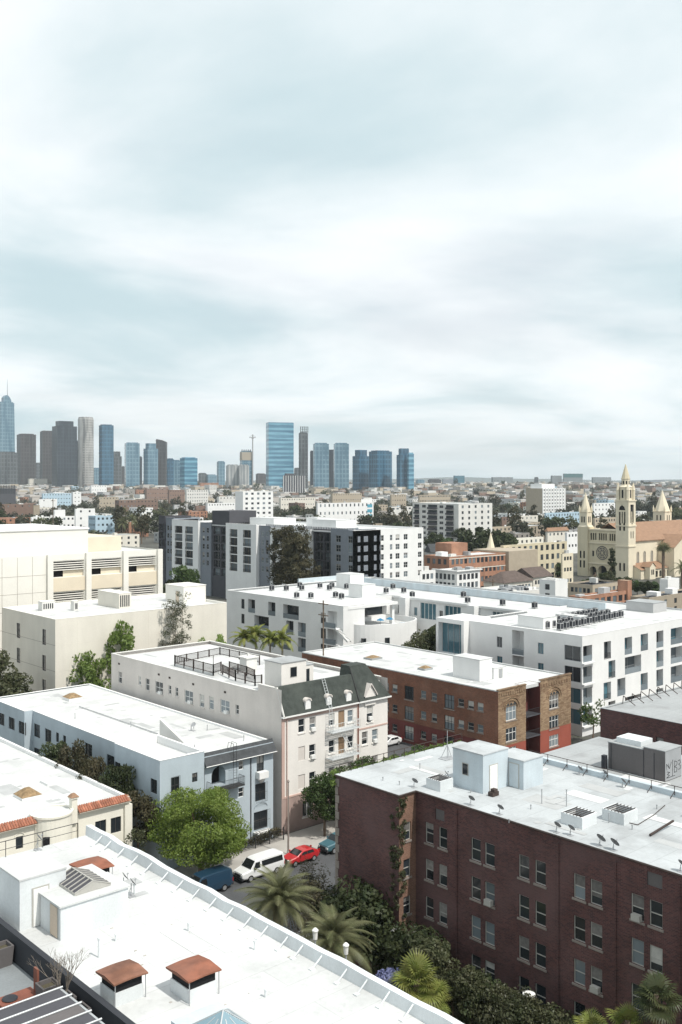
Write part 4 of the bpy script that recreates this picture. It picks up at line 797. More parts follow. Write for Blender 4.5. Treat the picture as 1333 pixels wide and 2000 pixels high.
q = MB(); q.poly([(x-1.1,YM-.35,14.5),(x,YM-.35,16.05),(x,YM+1.6,16.05),(x-1.1,YM+1.6,14.5)]); q.poly([(x+1.1,YM-.35,14.5),(x,YM-.35,16.05),(x,YM+1.6,16.05),(x+1.1,YM+1.6,14.5)]); q.path([(x-1.1,YM-.36,14.5),(x,YM-.36,16.05),(x+1.1,YM-.36,14.5)],.08,4); q.build('gable_roof', 'beige_wall', r)
def fire_platform(root, x0, x1, y0, y1, z):
    q = MB(); n = 8
    for k in range(n+1): y = y0+(y1-y0)*k/n; q.box(x0, y-.02, z-.03, x1, y+.02, z+.03)
    q.box(x0, y0-.05, z-.08, x1, y0, z+.04); q.box(x0-.04, y0, z-.08, x0, y1, z+.04); q.box(x1, y0, z-.08, x1+.04, y1, z+.04); o = q.build('fire_escape_platform', 'hut_white', root)
    q = MB()
    for (a, c) in (((x0,y0),(x1,y0)),((x0,y0),(x0,y1)),((x1,y0),(x1,y1))):
        for zz in (z+.5, z+1.0): q.tube((*a, zz), (*c, zz), .03, 4)
        n = max(2, int(math.dist(a, c)/.25))
        for k in range(n+1): xx, yy = a[0]+(c[0]-a[0])*k/n, a[1]+(c[1]-a[1])*k/n; q.tube((xx, yy, z), (xx, yy, z+1.0), .014, 4)
    q.build('fire_escape_rail', 'hut_white', o)
fire_platform(r, 80.9, 85.6, YM-1.15, YM-.1, 11.1); fire_platform(r, 80.9, 85.6, YM-1.15, YM-.1, 7.8)
q = MB()
for dx in (0, .5): q.tube((84.3+dx, YM-.9, 7.9), (82.8+dx, YM-.5, 11.1), .035, 4)
for k in range(10): t_ = (k+.5)/10; q.tube((84.3-1.5*t_, YM-.9+.4*t_, 7.9+3.2*t_), (84.8-1.5*t_, YM-.9+.4*t_, 7.9+3.2*t_), .02, 4)
q.build('fire_escape_stair', 'hut_white', r)
q = MB()
for dx in (0, .45): q.path([(80.95+dx, YM-.8, 11.1), (80.95+dx, YM-.55, 14.2), (80.95+dx, YM+.9, 17.6)], .03, 4)
for k in range(10): q.tube((80.95, YM-.78+.02*k, 11.4+k*.3), (81.4, YM-.78+.02*k, 11.4+k*.3), .018, 4)
for k in range(11): t_ = k/11; q.tube((80.95, YM-.55+1.45*t_, 14.2+3.4*t_), (81.4, YM-.55+1.45*t_, 14.2+3.4*t_), .018, 4)
q.build('roof_ladder', 'hut_white', r)
MB().path([(xs-.03,YM-.42,EV),(xs-.03,YM+1.1,17.4),(xs-.03,YM+1.5,18.3)],.07,5).build('roof_pipe','frame_dark',r)
for (u, v) in ((555,420),(740,470),(790,485),(1048,552),(900,515)):
    s_, z_ = onx(*cp('c1', u, v), XM0); MB().box(XM0-.04, s_-.22, z_-.13, XM0-.003, s_+.22, z_+.13).build('wall_vent', 'rail_brown', r)
# penthouse on the mansard roof
px0, py0 = onz(*cp('P', 1012, 415), 16.9); px0 = 78.2; py0 = 94.6
c1_ = ony(*cp('P', 1012, 300), py0)[0]; c2_ = ony(*cp('P', 1235, 300), py0)[0]; bk = onx(*cp('P', 862, 250), c1_)[0]; zt = ony(*cp('P', 1012, 215), py0)[1]
hut(r, c1_, py0, c2_, bk, 15.86, zt, 'beige_front', None, ('F', c1_+(c2_-c1_)*.48, zt-1.2, .95, 1.15), top='roof_grey', over=.1, name='penthouse')
hut(r, c2_+.02, py0+.5, c2_+1.6, py0+2.6, 15.86, zt-.8, 'beige_front', None, ('F', c2_+.6, zt-2, .6, 1.5), top='roof_grey', over=.05, name='penthouse_annex')
def railing(root, pts, h, name, m='rail_brown', step=.13, posts=2.4, base=None):
    q = MB()
    for a, c in zip(pts, pts[1:]):
        a, c = Vector(a), Vector(c); L_ = (c-a).length; n = max(2, int(L_/step)); up = Vector((0, 0, h))
        q.tube(a+up, c+up, .055, 4); q.tube(a+up*.1, c+up*.1, .045, 4)
        for k in range(n+1): p = a.lerp(c, k/n); q.tube(p, p+up, .022, 3)
        m_ = max(1, round(L_/posts))
        for k in range(m_+1): p = a.lerp(c, k/m_); q.box(p.x-.07, p.y-.07, p.z-.3, p.x+.07, p.y+.07, p.z+h+.08)
    return q.build(name, m, root)
def PZ(u, v, z): x, y = onz(*cp('P', u, v), z); return (x, y, z)
DZ = 16.2
d1 = [PZ(55,212,DZ), PZ(400,300,DZ), PZ(470,275,DZ)]; d2 = [PZ(55,212,DZ), PZ(460,130,DZ), PZ(815,205,DZ)]
MB().prism([PZ(55,212,DZ)[:2], PZ(400,300,DZ)[:2], PZ(700,190,DZ)[:2], PZ(460,130,DZ)[:2]], 15.86, DZ-.02).build('roof_deck', 'roof_white', r)
railing(r, d1, 1.15, 'deck_railing'); railing(r, d2, 1.0, 'deck_railing')
railing(r, [PZ(485,290,DZ), PZ(600,345,DZ), PZ(775,390,DZ), PZ(835,385,DZ)], 1.0, 'deck_railing'); railing(r, [PZ(545,255,DZ), PZ(700,300,DZ), PZ(770,330,DZ)], .9, 'deck_railing')
x, y, _ = PZ(715, 245, DZ); q = MB(); q.box(x-.9, y-.8, 15.86, x+.9, y+.8, 17.6); q.box(x-1.1, y-1, 17.6, x+1.1, y+1, 17.75); q.box(x-.15, y-.15, 17.75, x+.15, y+.15, 18.1); q.build('roof_chimney', 'offwhite', r)
MB().tube((*PZ(400,300,DZ)[:2], 16), (*PZ(400,300,DZ)[:2], 18.6), .05, 5).build('roof_mast', 'rail_brown', r)

# ------------------------------------------------------------------ ornate red brick building
r = thing('ornate_brick_building', 'red brick building with tan patterned front and arched windows', 'building', (124, 115, 0)); rng = random.Random(61)
YO, XO0, XO1, YOE, ZO = 93.0, 114.8, 132.9, 138.0, 11.1
cx3 = [(153,224),(187,231),(244,251),(301,255),(344,264),(404,287),(451,297),(490,303),(528,312)]
ws = []
for i, (u, v) in enumerate(cx3):
    s, z = onx(*cp('c3', u, v), XO0); big = i in (2, 5)
    for dz in (0, -3.25, -6.4): ws.append((s, (8.1 if big else 8.35)+dz, 2.0 if big else 1.15, 2.15 if big else 1.2, 't' if big else 's'))
ws = [q for q in ws if q[1] > 1.2]
b = MB(); facade(b, 'S', XO0, YO, YOE, 3.4, ZO, opens(ws)); b.poly([(XO1,YO,-.2),(XO1,YOE,-.2),(XO1,YOE,ZO),(XO1,YO,ZO)]); b.poly([(XO0,YOE,-.2),(XO1,YOE,-.2),(XO1,YOE,ZO),(XO0,YOE,ZO)]); b.build('side_wall', 'brick_red', r)
b = MB(); facade(b, 'S', XO0-.03, YO, YOE, -.2, 3.395, opens(ws)); b.build('maroon_base', 'maroon', r)  # lower part of the side wall in maroon
for q in ws: window(r, 'S', XO0, *q, rng, fm='frame_grey' if q[4] == 's' else 'frame_dark', panes=('pane', 'pane_light'), blind=.3, sill='sill')
x1, x2 = 121.35, 124.9
wl = [(117.8, 7.55, 2.5, 2.1, 't'), (117.8, 4.4, 2.5, 2.0, 't'), (117.8, 1.6, 2.4, 1.8, 't')]; wr = [(128.4, 7.7, 2.4, 2.1, 't'), (128.4, 4.5, 2.4, 2.0, 't'), (128.4, 1.6, 2.4, 1.8, 't')]
b = MB(); facade(b, 'F', YO, XO0, x1, 2.9, ZO+.15, opens(wl)); facade(b, 'F', YO, x2, XO1, 3.6, ZO+.3, opens(wr)); b.build('front_wall', 'brick_tan', r)
b = MB(); facade(b, 'F', YO, XO0, x1, -.2, 2.895, opens(wl)); facade(b, 'F', YO, x2, XO1, -.2, 3.595, opens(wr)); b.build('painted_front', 'red_paint', r)
b = MB(); b.poly([(x1,YO,-.2),(x1,YO+2.2,-.2),(x1,YO+2.2,ZO),(x1,YO,ZO)]); b.poly([(x2,YO,-.2),(x2,YO+2.2,-.2),(x2,YO+2.2,ZO),(x2,YO,ZO)]); b.poly([(x1,YO+2.2,-.2),(x2,YO+2.2,-.2),(x2,YO+2.2,ZO),(x1,YO+2.2,ZO)]); b.build('recess_wall', 'maroon', r)
for z in (.1, 3.3, 6.5): MB().box(x1+.7, YO+2.1, z+.1, x2-.9, YO+2.17, z+2.4).build('balcony_door', 'black', r)
for z in (3.2, 6.4):
    o = MB().box(x1+.02, YO-.1, z-.1, x2-.02, YO+2.15, z+.05).build('balcony', 'slate_dark', r); q = MB()
    for k in range(22): q.tube((x1+.1+k*.16, YO-.05, z), (x1+.1+k*.16, YO-.05, z+1), .014, 4)
    q.tube((x1,YO-.05,z+1),(x2,YO-.05,z+1),.03,4); q.build('balcony_rail', 'dark_metal', o)
for q in wl+wr: window(r, 'F', YO, *q, rng, fm='white_trim', panes=('pane', 'pane_light'), blind=.3, sill='sill')
for (xc, z, w_) in ((117.8, 8.65, 1.5), (128.4, 8.8, 1.45)):
    q = MB(); n = 12
    for rr_, th_ in ((w_, .12), (w_+.45, .08)): q.path([(xc+rr_*math.cos(math.pi*k/n), YO-.05, z-.35+rr_*.82*math.sin(math.pi*k/n)) for k in range(n+1)], th_, 4)
    q.build('arch_moulding', 'brick_tan', r)
    n = 10; p = MB()
    for sg in (-1, 0, 1):
        c0 = xc+sg*.8; p.poly([(c0+.36*math.cos(math.pi*k/n), YO-.01, z+.02+.42*math.sin(math.pi*k/n)) for k in range(n+1)])
    p.build('arched_lights', 'pane', r)
q = MB(); q.box(XO0-.08,YO-.1,ZO+.15,x1+.05,YO+.3,ZO+.32); q.box(x2-.05,YO-.1,ZO+.3,XO1+.08,YO+.3,ZO+.48); q.box(XO0+.2,YO-.06,9.95,x1-.2,YO-.004,10.1); q.box(x2+.2,YO-.06,10.1,XO1-.2,YO-.004,10.25); q.build('cornice', 'brick_tan', r)
for (a, c) in ((XO0, x1), (x2, XO1)):
    for k in range(12): x = a+.35+(c-a-.7)*k/11; MB().box(x-.16, YO-.07, 10.35, x+.16, YO-.003, 10.85).build('frieze_panel', 'brick_tan', r)
MB().box(XO0+.1, YO+.31, ZO-.55, XO1-.1, YOE-.1, ZO-.05).build('roof', 'roof_white', r)
q = MB(); q.box(XO0-.05,YO+.32,ZO,XO0+.32,YOE+.05,ZO+.16); q.box(XO0+.33,YOE-.3,ZO,XO1,YOE+.05,ZO+.16); q.box(XO1-.3,YO+.32,ZO,XO1+.05,YOE-.31,ZO+.16); q.build('parapet', 'roof_white', r)
hx, hy = onz(*cp('c3', 525, 205), ZO); hut(r, hx, hy, hx+3.0, hy+5.5, ZO-.05, ZO+3.2, 'white'); hut(r, hx+3.03, hy-.4, hx+6.0, hy+2.6, ZO-.05, ZO+1.6, 'white', ('F', hx+4.6, .8, 1.4, 'grey_metal'))
q = MB(); x, y = onz(*cp('c3', 580, 160), ZO+1)
for k in range(6): q.box(x-1.6+k*.6, y-1, ZO+.75-k*.08, x-1.2+k*.6, y+1.2, ZO+.9-k*.08)
q.box(x-1.5,y-.9,ZO-.05,x-1.4,y-.8,ZO+.8); q.box(x+1.7,y+.9,ZO-.05,x+1.8,y+1,ZO+.5); tag(q.build('solar_rack', 'slate'), 'slanted solar rack behind the white hut on the ornate brick building', 'solar panel')
for (u, v, s) in ((100,115,1.3),(308,157,1.0)):
    x, y = onz(*cp('c3', u, v), ZO); q = MB(); q.box(x-s,y-s*.8,ZO-.05,x+s,y+s*.8,ZO+.25); o = q.build('skylight','roof_grey',r); MB().frustum((x,y,ZO+.26),(s*.9,s*.7),(x,y,ZO+.6),(.2,.2)).build('skylight_glass','wood',o)

# ------------------------------------------------------------------ white modern courtyard block
ZW = 16.5; r = thing('white_modern_block', 'white modern courtyard apartment block with deep square balconies', 'building', (155, 140, 0)); rng = random.Random(71)
YW, XW = 95.0, 138.9; FZ = (13.5, 10.05, 6.55, 3.1)
wF = []
for k, z in enumerate(FZ):
    wF.append((140.45, z, 2.6, 2.7, 'o'))
for (s, z, w_, st) in [(146.25,13.4,2.1,'b'),(152.7,13.45,2.35,'o'),(157.85,13.5,2.4,'o'),(163.05,13.5,2.4,'o'),(168.9,13.5,4.2,'O'),(147.6,10.0,2.1,'b'),(154.2,10.02,5.2,'O'),(163.05,10.0,2.4,'o'),(168.9,10,4.2,'O'),(146.2,6.5,2.2,'b'),(150.5,6.6,2.5,'o'),(157.8,6.55,2.3,'o'),(163,6.55,2.3,'o'),(168.9,6.5,4.2,'O'),(147.6,3.1,2.1,'o'),(154.2,3.1,5.2,'O'),(163,3.1,2.4,'o')]: wF.append((s, z, w_, 3.0, st))
wS = SW('d6', XW, [(472,407),(473,498),(666,434),(666,533)], 1.1, 1.9, 'c')
wS = [(s, 13.5 if i % 2 == 0 else 10.05, 1.2, 1.9, 'c') for i, (s, _, _, _, _) in enumerate(wS)]
wS += [(96.9, z, 3.2, 2.5, 'c') for z in FZ]
slot = onx(*cp('d6', 587, 400), XW)[0], onx(*cp('d6', 532, 400), XW)[0]
sd = 2.0
b = MB(); facade(b, 'F', YW, XW, 184, -.2, ZW, opens(wF)); facade(b, 'S', XW, YW, 121, -.2, ZW, opens(wS)+[(slot[0], slot[1], 5.5, ZW-.5, sd)]); b.poly([(XW,121,-.2),(172,121,-.2),(172,121,ZW),(XW,121,ZW)])
b.poly([(XW+sd,slot[0],5.5),(XW+sd,slot[1],5.5),(XW+sd,slot[1],ZW-.5),(XW+sd,slot[0],ZW-.5)])
b.poly([(184,YW,-.2),(184,196,-.2),(184,196,ZW),(184,YW,ZW)])
b.build('south_wing_wall', 'white_modern', r)
for q in wF: window(r, 'F', YW, *q, rng, fm='grey_metal', panes=('pane_blue', 'pane', 'pane_light'), blind=.2)
for q in wS: window(r, 'S', XW, *q, rng, fm='grey_metal', panes=('pane_blue', 'pane'), blind=.2)
for z in (8.4, 11.8):
    o = MB().box(XW-.1, slot[0]+.02, z-.2, XW+sd, slot[1]-.02, z).build('balcony', 'white_modern', r); MB().box(XW-.05, slot[0]+.05, z, XW, slot[1]-.05, z+1.0).build('balcony_glass', 'pane_light', o)
for z in FZ: MB().box(XW-.15, YW-.5, z-1.65, 142, YW-.003, z-1.4).build('corner_slab', 'white_modern', r)
# framed bay on the courtyard corner
b = MB(); by0, by1 = 119.2, 126.0
for (y0_, y1_, z0_, z1_) in ((by0, by1, 15.9, 16.7), (by0, by1, 9.6, 10.3), (by0, by0+.6, 10.3, 15.9), (by1-.6, by1, 10.3, 15.9)): b.box(XW-1.6, y0_, z0_, XW+6, y1_, z1_)
b.build('framed_bay', 'white_modern', r); MB().box(XW-.4, by0+.6, 10.3, XW-.3, by1-.6, 15.9).build('bay_window', 'pane_blue', r)
q = MB()
for k in range(5): y = by0+.6+(by1-by0-1.2)*k/4; q.box(XW-.46, y-.04, 10.3, XW-.4, y+.04, 15.9)
q.build('bay_mullions', 'grey_metal', r)
# rear wing along the courtyard
XWR = 158.0; wr_ = []
ys_ = [124.5, 130.5, 136, 143.5, 151, 156]
for z in FZ:
    for y in ys_: wr_.append((y, z, .95, 1.8, 'c'))
gl = [(125.8, 129.5), (138, 142.5), (145, 149.6), (158, 166)]
b = MB(); facade(b, 'S', XWR, 121, 168, -.2, ZW, opens(wr_)+[(a, c, 12.2, 15.6, .3) for a, c in gl]); b.build('rear_wing_wall', 'white_modern', r)
for q in wr_: window(r, 'S', XWR, *q, rng, fm='grey_metal', panes=('pane_blue', 'pane', 'pane'), blind=.2)
for a, c in gl:
    o = MB().box(XWR+.25, a, 12.2, XWR+.3, c, 15.6).build('glass_wall', 'pane_blue', r); q = MB()
    for k in range(5): y = a+(c-a)*k/4; q.box(XWR+.15, y-.05, 12.2, XWR+.25, y+.05, 15.6)
    q.build('mullions', 'white_trim', o)
for y in (133.2, 152.8): MB().box(XWR-1.8, y-.4, 2, XWR-.003, y+1.6, ZW+.02).build('projecting_fin', 'white_modern', r)
MB().box(XWR-.35, 121.05, ZW-.45, XWR-.003, 167.9, ZW-.003).build('rear_eave', 'white_modern', r)
# north wing
XN, YN0, YN1 = 136.0, 150.3, 191.0; wn = []
for (s, z, w_, st) in [(184.6,13.9,1.2,'c'),(181.3,13.7,2.6,'o'),(173.9,13.75,2.6,'o'),(167.2,13.7,5.4,'O'),(184.6,10.5,1.2,'c'),(177.6,10.3,5.3,'O'),(167.6,10.3,2.6,'o'),(163.5,10.3,2.6,'o'),(181.3,6.9,2.6,'o'),(173.9,6.9,2.6,'o'),(163.5,7.0,2.6,'o'),(156.5,10.3,1.6,'c'),(156.5,13.5,1.6,'c'),(156.5,7,1.6,'c'),(168.5,6.9,2.6,'o')]: wn.append((s, z, w_, 3.0 if st != 'c' else 2.2, st))
stair = (152.2, 155.2, .2, 15.2, 1.6)
b = MB(); facade(b, 'S', XN, YN0, YN1, -.2, ZW, opens(wn)+[stair]); b.poly([(XN+1.6,152.2,.2),(XN+1.6,155.2,.2),(XN+1.6,155.2,15.2),(XN+1.6,152.2,15.2)]); facade(b, 'F', 158, XN+6, XWR, -.2, ZW, [(144, 146, 8, 15.5, .3), (148, 156, 12.3, 15.5, 1.5)]); b.poly([(XN,YN1,-.2),(184,YN1,-.2),(184,YN1,ZW),(XN,YN1,ZW)]); facade(b, 'F', YN0, XN, XN+6, -.2, ZW, []); b.build('north_wing_wall', 'white_modern', r)
MB().box(148.05, 159.4, 12.35, 155.95, 159.45, 15.45).build('glass_wall', 'pane', r); MB().box(144.05, 158.2, 8.05, 145.95, 158.25, 15.45).build('glass_wall', 'pane_blue', r)
for q in wn: window(r, 'S', XN, *q, rng, fm='frame_dark', panes=('pane', 'pane', 'pane_light'), blind=.2)
for k, z in enumerate((12.0, 8.6, 5.2)):
    o = MB().box(XN-1.3, 151.2, z-.22, XN+1.5, 155.1, z).build('stair_landing', 'white_modern', r); MB().box(XN-1.28, 151.25, z, XN-1.24, 155.05, z+1.05).build('landing_glass', 'pane_light', o)
    q = MB(); n = 10
    q.poly([(XN-1.3,151.2,z),(XN-1.3,147.6,z-2.1),(XN-1.3,147.6,z-2.5),(XN-1.3,151.2,z-.4)]); q.poly([(XN-.3,151.2,z),(XN-.3,147.6,z-2.1),(XN-.3,147.6,z-2.5),(XN-.3,151.2,z-.4)])
    for i in range(n): q.box(XN-1.3, 151.2-.36*(i+1), z-.21*(i+1), XN-.3, 151.2-.36*i, z-.21*(i+1)+.06)
    q.build('outdoor_stair', 'white', r)
# curved terrace volume
b = MB(); n = 20; ccx, ccy, cr = 147.5, 150.4, 8.6; pts = [(ccx-cr*math.cos(a), ccy-cr*.62*math.sin(a)) for a in [math.pi*k/n for k in range(n+1)]]
poly_ = [(ccx-cr, 158)]+pts+[(ccx+cr, 158)]
for a, c in zip(poly_, poly_[1:]):
    b.poly([(*a,-.2),(*c,-.2),(*c,12.6),(*a,12.6)]); ia = (ccx+(a[0]-ccx)*.965, ccy+(a[1]-ccy)*.95 if a[1] < 151 else a[1]); ic = (ccx+(c[0]-ccx)*.965, ccy+(c[1]-ccy)*.95 if c[1] < 151 else c[1])
    b.poly([(*ia,11.4),(*ic,11.4),(*ic,12.6),(*ia,12.6)]); b.poly([(*a,12.6),(*c,12.6),(*ic,12.6),(*ia,12.6)])
b.build('curved_terrace_wall', 'white', r)
MB().poly([(x, y, 11.4) for x, y in poly_]).build('terrace_floor', 'roof_white', r)
q = MB(); q.poly([(ccx-cr*1.0-1.5, 150.5, 16.3), (ccx+4, 150.5, 16.3), (ccx+4, 158, 16.3), (ccx-cr-1.5, 158, 16.3)]); q.box(ccx-cr-1.6, 150.2, 15.7, ccx+4.2, 158, 16.25); q.build('terrace_canopy', 'white_modern', r)
for x in (ccx-6.5, ccx+3.6): MB().box(x-.35, 151, 11.4, x+.35, 151.7, 15.7).build('canopy_column', 'white_modern', r)
for (u, v) in ((352,455),(592,455)):
    x, y = 0, 0; a = math.pi*(.14 if u < 400 else .36); x, y = ccx-cr*math.cos(a), ccy-cr*.62*math.sin(a); MB().box(x-.45, y-.35, 8.0, x+.45, y+.35, 9.9).build('window', 'pane', r)
b = MB(); pts = [(153.2-5.2*math.cos(a)+1.5, 147.6-4.2*math.sin(a)) for a in [math.pi*k/16 for k in range(17)]]; b.prism(pts, 6.1, 6.6); b.build('entrance_canopy', 'white', r)
for p in (pts[2], pts[8]): MB().tube((p[0]*.97+153*.03, p[1]*.97+147.6*.03, 0), (p[0]*.97+153*.03, p[1]*.97+147.6*.03, 6.1), .25, 8).build('canopy_post', 'white', r)
# roofs and parapets
for (x0, y0, x1, y1, z) in ((XW+.3, YW+.3, 183.7, 120.7, ZW-.35), (XWR+.3, 120.72, 183.7, 168, ZW-.36), (XN+.3, 158.3, 183.7, 190.7, ZW-.37)): MB().box(x0, y0, z-.1, x1, y1, z).build('roof', 'roof_white', r)
MB().box(XN+.3, YN0+.3, ZW-.49, XN+6, 158.29, ZW-.36).build('roof', 'roof_white', r)
q = MB()
for (x0, y0, x1, y1) in ((XW-.03,YW-.03,184,YW+.3),(XW-.03,YW+.3,XW+.3,120.7),(XW-.03,120.71,XWR+.3,121.03),(XWR-.03,121.04,XWR+.3,157.9),(XN+6.01,157.97,XWR+.3,158.3),(XN-.03,YN0-.03,XN+.3,YN1),(XN+.31,YN1-.3,184,YN1+.03),(XN+.31,YN0-.03,XN+6.05,YN0+.3)): q.box(x0, y0, ZW+.001, x1, y1, ZW+.09)
for (x, y0, y1) in ((XW+.3,YW+.3,120.7),(XN+.3,YN0,YN1)): q.poly([(x,y0,ZW-.37),(x,y1,ZW-.37),(x,y1,ZW),(x,y0,ZW)])
q.build('parapet', 'white_modern', r)
q = MB(); q.box(171.6, 112, ZW-.3, 172, 192, ZW+1.25); q.box(158, 191.05, ZW-.3, 172.05, 191.5, ZW+1.2); q.build('screen_wall', 'hut_blue', r)
hut(r, 161.5, 176, 166, 181, ZW-.36, ZW+3, 'white'); hut(r, 150, 159.5, 154, 164, ZW-.36, ZW+2.6, 'white'); hut(r, XW+3.5, slot[0]-1.5, XW+7.5, slot[1]+1.5, ZW-.34, ZW+1.6, 'white_modern', name='stair_head')
hut(r, 176, 104, 181, 110, ZW-.34, ZW+1.5, 'grey_wall', top='roof_grey'); hut(r, 152.5, 104.8, 155, 110, ZW-.34, ZW+.9, 'hut_white')
# condensers in rows
cm_ = MB(); cm_.box(-.45,-.42,.12,.45,.42,1.3); me1 = cm_.mesh('casing','grey_wall'); c2m = MB(); c2m.lathe(0,0,[(.36,1.3),(.36,1.36),(.05,1.37)],12); me2 = c2m.mesh('fan','charcoal'); c3m = MB(); c3m.box(-.38,-.43,.3,.38,-.421,1.2); c3m.box(-.46,-.36,.3,-.451,.36,1.2); me3 = c3m.mesh('grille','charcoal')
c4m = MB()
for a in (-.36, .36):
    for c in (-.36, .36): c4m.box(a-.04, c-.04, 0, a+.04, c+.04, .12)
me4 = c4m.mesh('feet', 'charcoal')
A0 = onz(*cp('d6', 735, 360), ZW-.3); A1 = onz(*cp('d6', 1020, 300), ZW-.3)
ORD = ('first', 'second', 'third', 'fourth', 'fifth', 'sixth', 'seventh', 'eighth', 'ninth', 'tenth', 'eleventh', 'twelfth', 'thirteenth', 'fourteenth', 'fifteenth')
for j in range(3):
    for i in range(12):
        x = A0[0]+(A1[0]-A0[0])*i/11-.2*j; y = A0[1]-1.0+(A1[1]-A0[1])*i/11+j*2.7
        t = thing('condenser', 'condenser %s from the left in the %s rank on the white modern roof' % (ORD[i], ('front', 'middle', 'rear')[j]), 'air conditioner', (x, y, ZW-.34), 'condensers in rows on the white modern block')
        for me, nm in ((me1, 'casing'), (me2, 'fan'), (me3, 'grille'), (me4, 'feet')): inst(me, nm, t)
rg = random.Random(9)
for k in range(8):
    x, y = rg.uniform(160, 170), 124+k*7.5; t = thing('condenser', 'condenser on the rear wing roof of the white block, %s from the right' % ORD[k], 'air conditioner', (x, y, ZW-.36), 'condensers along the rear wing')
    for me, nm in ((me1, 'casing'), (me2, 'fan'), (me3, 'grille'), (me4, 'feet')): inst(me, nm, t)
for k in range(14):
    x, y = rg.uniform(XN+3, 170), rg.uniform(159, 189)
    if 160 < x < 168 and 174 < y < 183: continue
    t = thing('condenser', 'condenser on the north wing roof of the white block, %s of the scattered ones' % ORD[k], 'air conditioner', (x, y, ZW-.37), 'condensers on the north wing')
    for me, nm in ((me1, 'casing'), (me2, 'fan'), (me3, 'grille'), (me4, 'feet')): inst(me, nm, t)
def parasol(x, y, z, lab):
    t = thing('parasol', lab, 'parasol', (x, y, z), 'blue parasols on the curved terrace'); MB().tube((x,y,z),(x,y,z+2.3),.04,5).build('pole','grey_metal',t); MB().lathe(x,y,[(.85,z+1.9),(.45,z+2.15),(.02,z+2.35)],8).build('canopy','parasol_blue',t)
parasol(143.6, 147.3, 11.4, 'blue parasol on the curved white terrace, left one'); parasol(146.2, 147.2, 11.4, 'blue parasol on the curved white terrace, right one')
t = thing('sunbed', 'blue sunbed by the rim of the curved terrace', 'sunbed', (152, 149, 11.4)); MB().box(151.2,148.6,11.7,152.9,149.3,11.85).build('seat','parasol_blue',t); MB().box(151.3,148.7,11.4,152.8,149.2,11.7).build('frame','white_trim',t)

# ------------------------------------------------------------------ cream windowless block, and the large louvred block behind
r = rootfor('cream_office_block', 'plain cream block with blank lit wall and slit windows', 71.2, 146, 104, 166); rng = random.Random(81)
wl_ = []
for (u, v) in [(87,266),(87,381),(206,296),(206,417),(206,530)]:
    s, z = onx(*cp('c1', u, v), 71.2); wl_.append((s, z, 1.3, 2.5, 's'))
shell(r, 71.2, 146, 104, 166, 20.3, 'cream', 'roof_white', (), wl_, ph=.35, cm='cream_pale', rng=rng, wk=dict(fm='frame_dark', panes=('pane',), blind=0))
for z_ in (16.2, 12.1, 8.0): MB().box(71.2, 145.982, z_, 104, 145.997, z_+.05).build('panel_joint', 'cream', r); MB().box(71.182, 146, z_, 71.197, 166, z_+.05).build('panel_joint', 'sill', r)
for k in range(7): MB().box(75+k*4.3, 145.984, .2, 75.05+k*4.3, 145.998, 20.2).build('panel_joint', 'cream', r)
hx = ony(391, 1150, 152)[0]; hut(r, 98.8, 152, 103.6, 158, 19.95, 23.0, 'cream_pale', ('S', 154, 1.0, 2.1, 'board'), top='cream_pale', over=.08)
def rooftop_unit(name, lab, k, u0, u1, v1, h, dep, z, m='grey_wall', grp=None):
    x0, y0 = onz(*cp(k, u0, v1), z); x1 = ony(*cp(k, u1, v1), y0)[0]
    t = thing(name, lab, 'roof unit', (x0, y0, z), grp); MB().box(x0, y0, z, x1, y0+dep, z+h).build('casing', m, t)
    q = MB()
    for i in range(5): q.box(x0+.2+(x1-x0-.4)*i/5, y0-.03, z+.3, x0+.2+(x1-x0-.4)*(i+.55)/5, y0-.002, z+h-.3)
    q.build('louvres', 'charcoal', t); MB().box(x0-.05, y0-.05, z+h+.001, x1+.05, y0+dep+.05, z+h+.08).build('lid', 'cream_pale', t); return t
rooftop_unit('plant_unit', 'large beige plant unit on the cream block roof', 'c1', 555, 612, 165, 2.6, 7.5, 19.95, 'cream')
rooftop_unit('small_unit', 'small boxy grey unit left on the cream block roof', 'c1', 198, 258, 175, 1.5, 1.6, 19.95, 'offwhite', 'small units on the cream block'); rooftop_unit('small_unit', 'small upright unit right of the boxy one on the cream roof', 'c1', 345, 368, 175, 1.6, 1.2, 19.95, 'offwhite', 'small units on the cream block')
r = thing('louvred_block', 'big pale cream block with bands of louvres and piers', 'building', (88, 190, 0)); YG = 175.0; XG1 = 108.0
z0g = 28.2; bays = [ony(*cp('d4', u, 470), YG)[0] for u in (280, 497, 707, 901)]
ops = []
for a, c in zip(bays, bays[1:]):
    a += .75; c -= .75
    for (va, vb) in ((27.0, 23.9), (21.1, 18.2)): ops.append((a, c, vb, va, 1.0))
b = MB(); facade(b, 'F', YG, 40, XG1, -.2, z0g, ops); b.poly([(40,YG,-.2),(40,205,-.2),(40,205,z0g),(40,YG,z0g)]); b.poly([(XG1,YG,-.2),(XG1,205,-.2),(XG1,205,z0g),(XG1,YG,z0g)]); b.poly([(40,205,-.2),(XG1,205,-.2),(XG1,205,z0g),(40,205,z0g)]); b.build('wall', 'cream_pale', r)
for (a, c, d, e, _) in ops:
    MB().box(a, YG+.95, d, c, YG+1.0, e).build('opening_back', 'black', r)
    for k in range(5): MB().box(a, YG+.1, e-.17-k*.42, c, YG+.5, e-k*.42).build('louvre', 'cream_pale', r)
    MB().box(a+(c-a)*.36, YG+.55, d, c, YG+.6, d+1.15).build('infill_panel', 'cream_warm', r)
for k, a in enumerate(bays): MB().box(a-.55, YG-.6, 0, a+.55, YG-.003, z0g+.05).build('pier', 'cream_pale', r)
for a, c in zip(bays, bays[1:]): MB().box(a+.6, YG-.12, 21.2, c-.6, YG-.003, 23.8).build('spandrel', 'cream_warm', r)
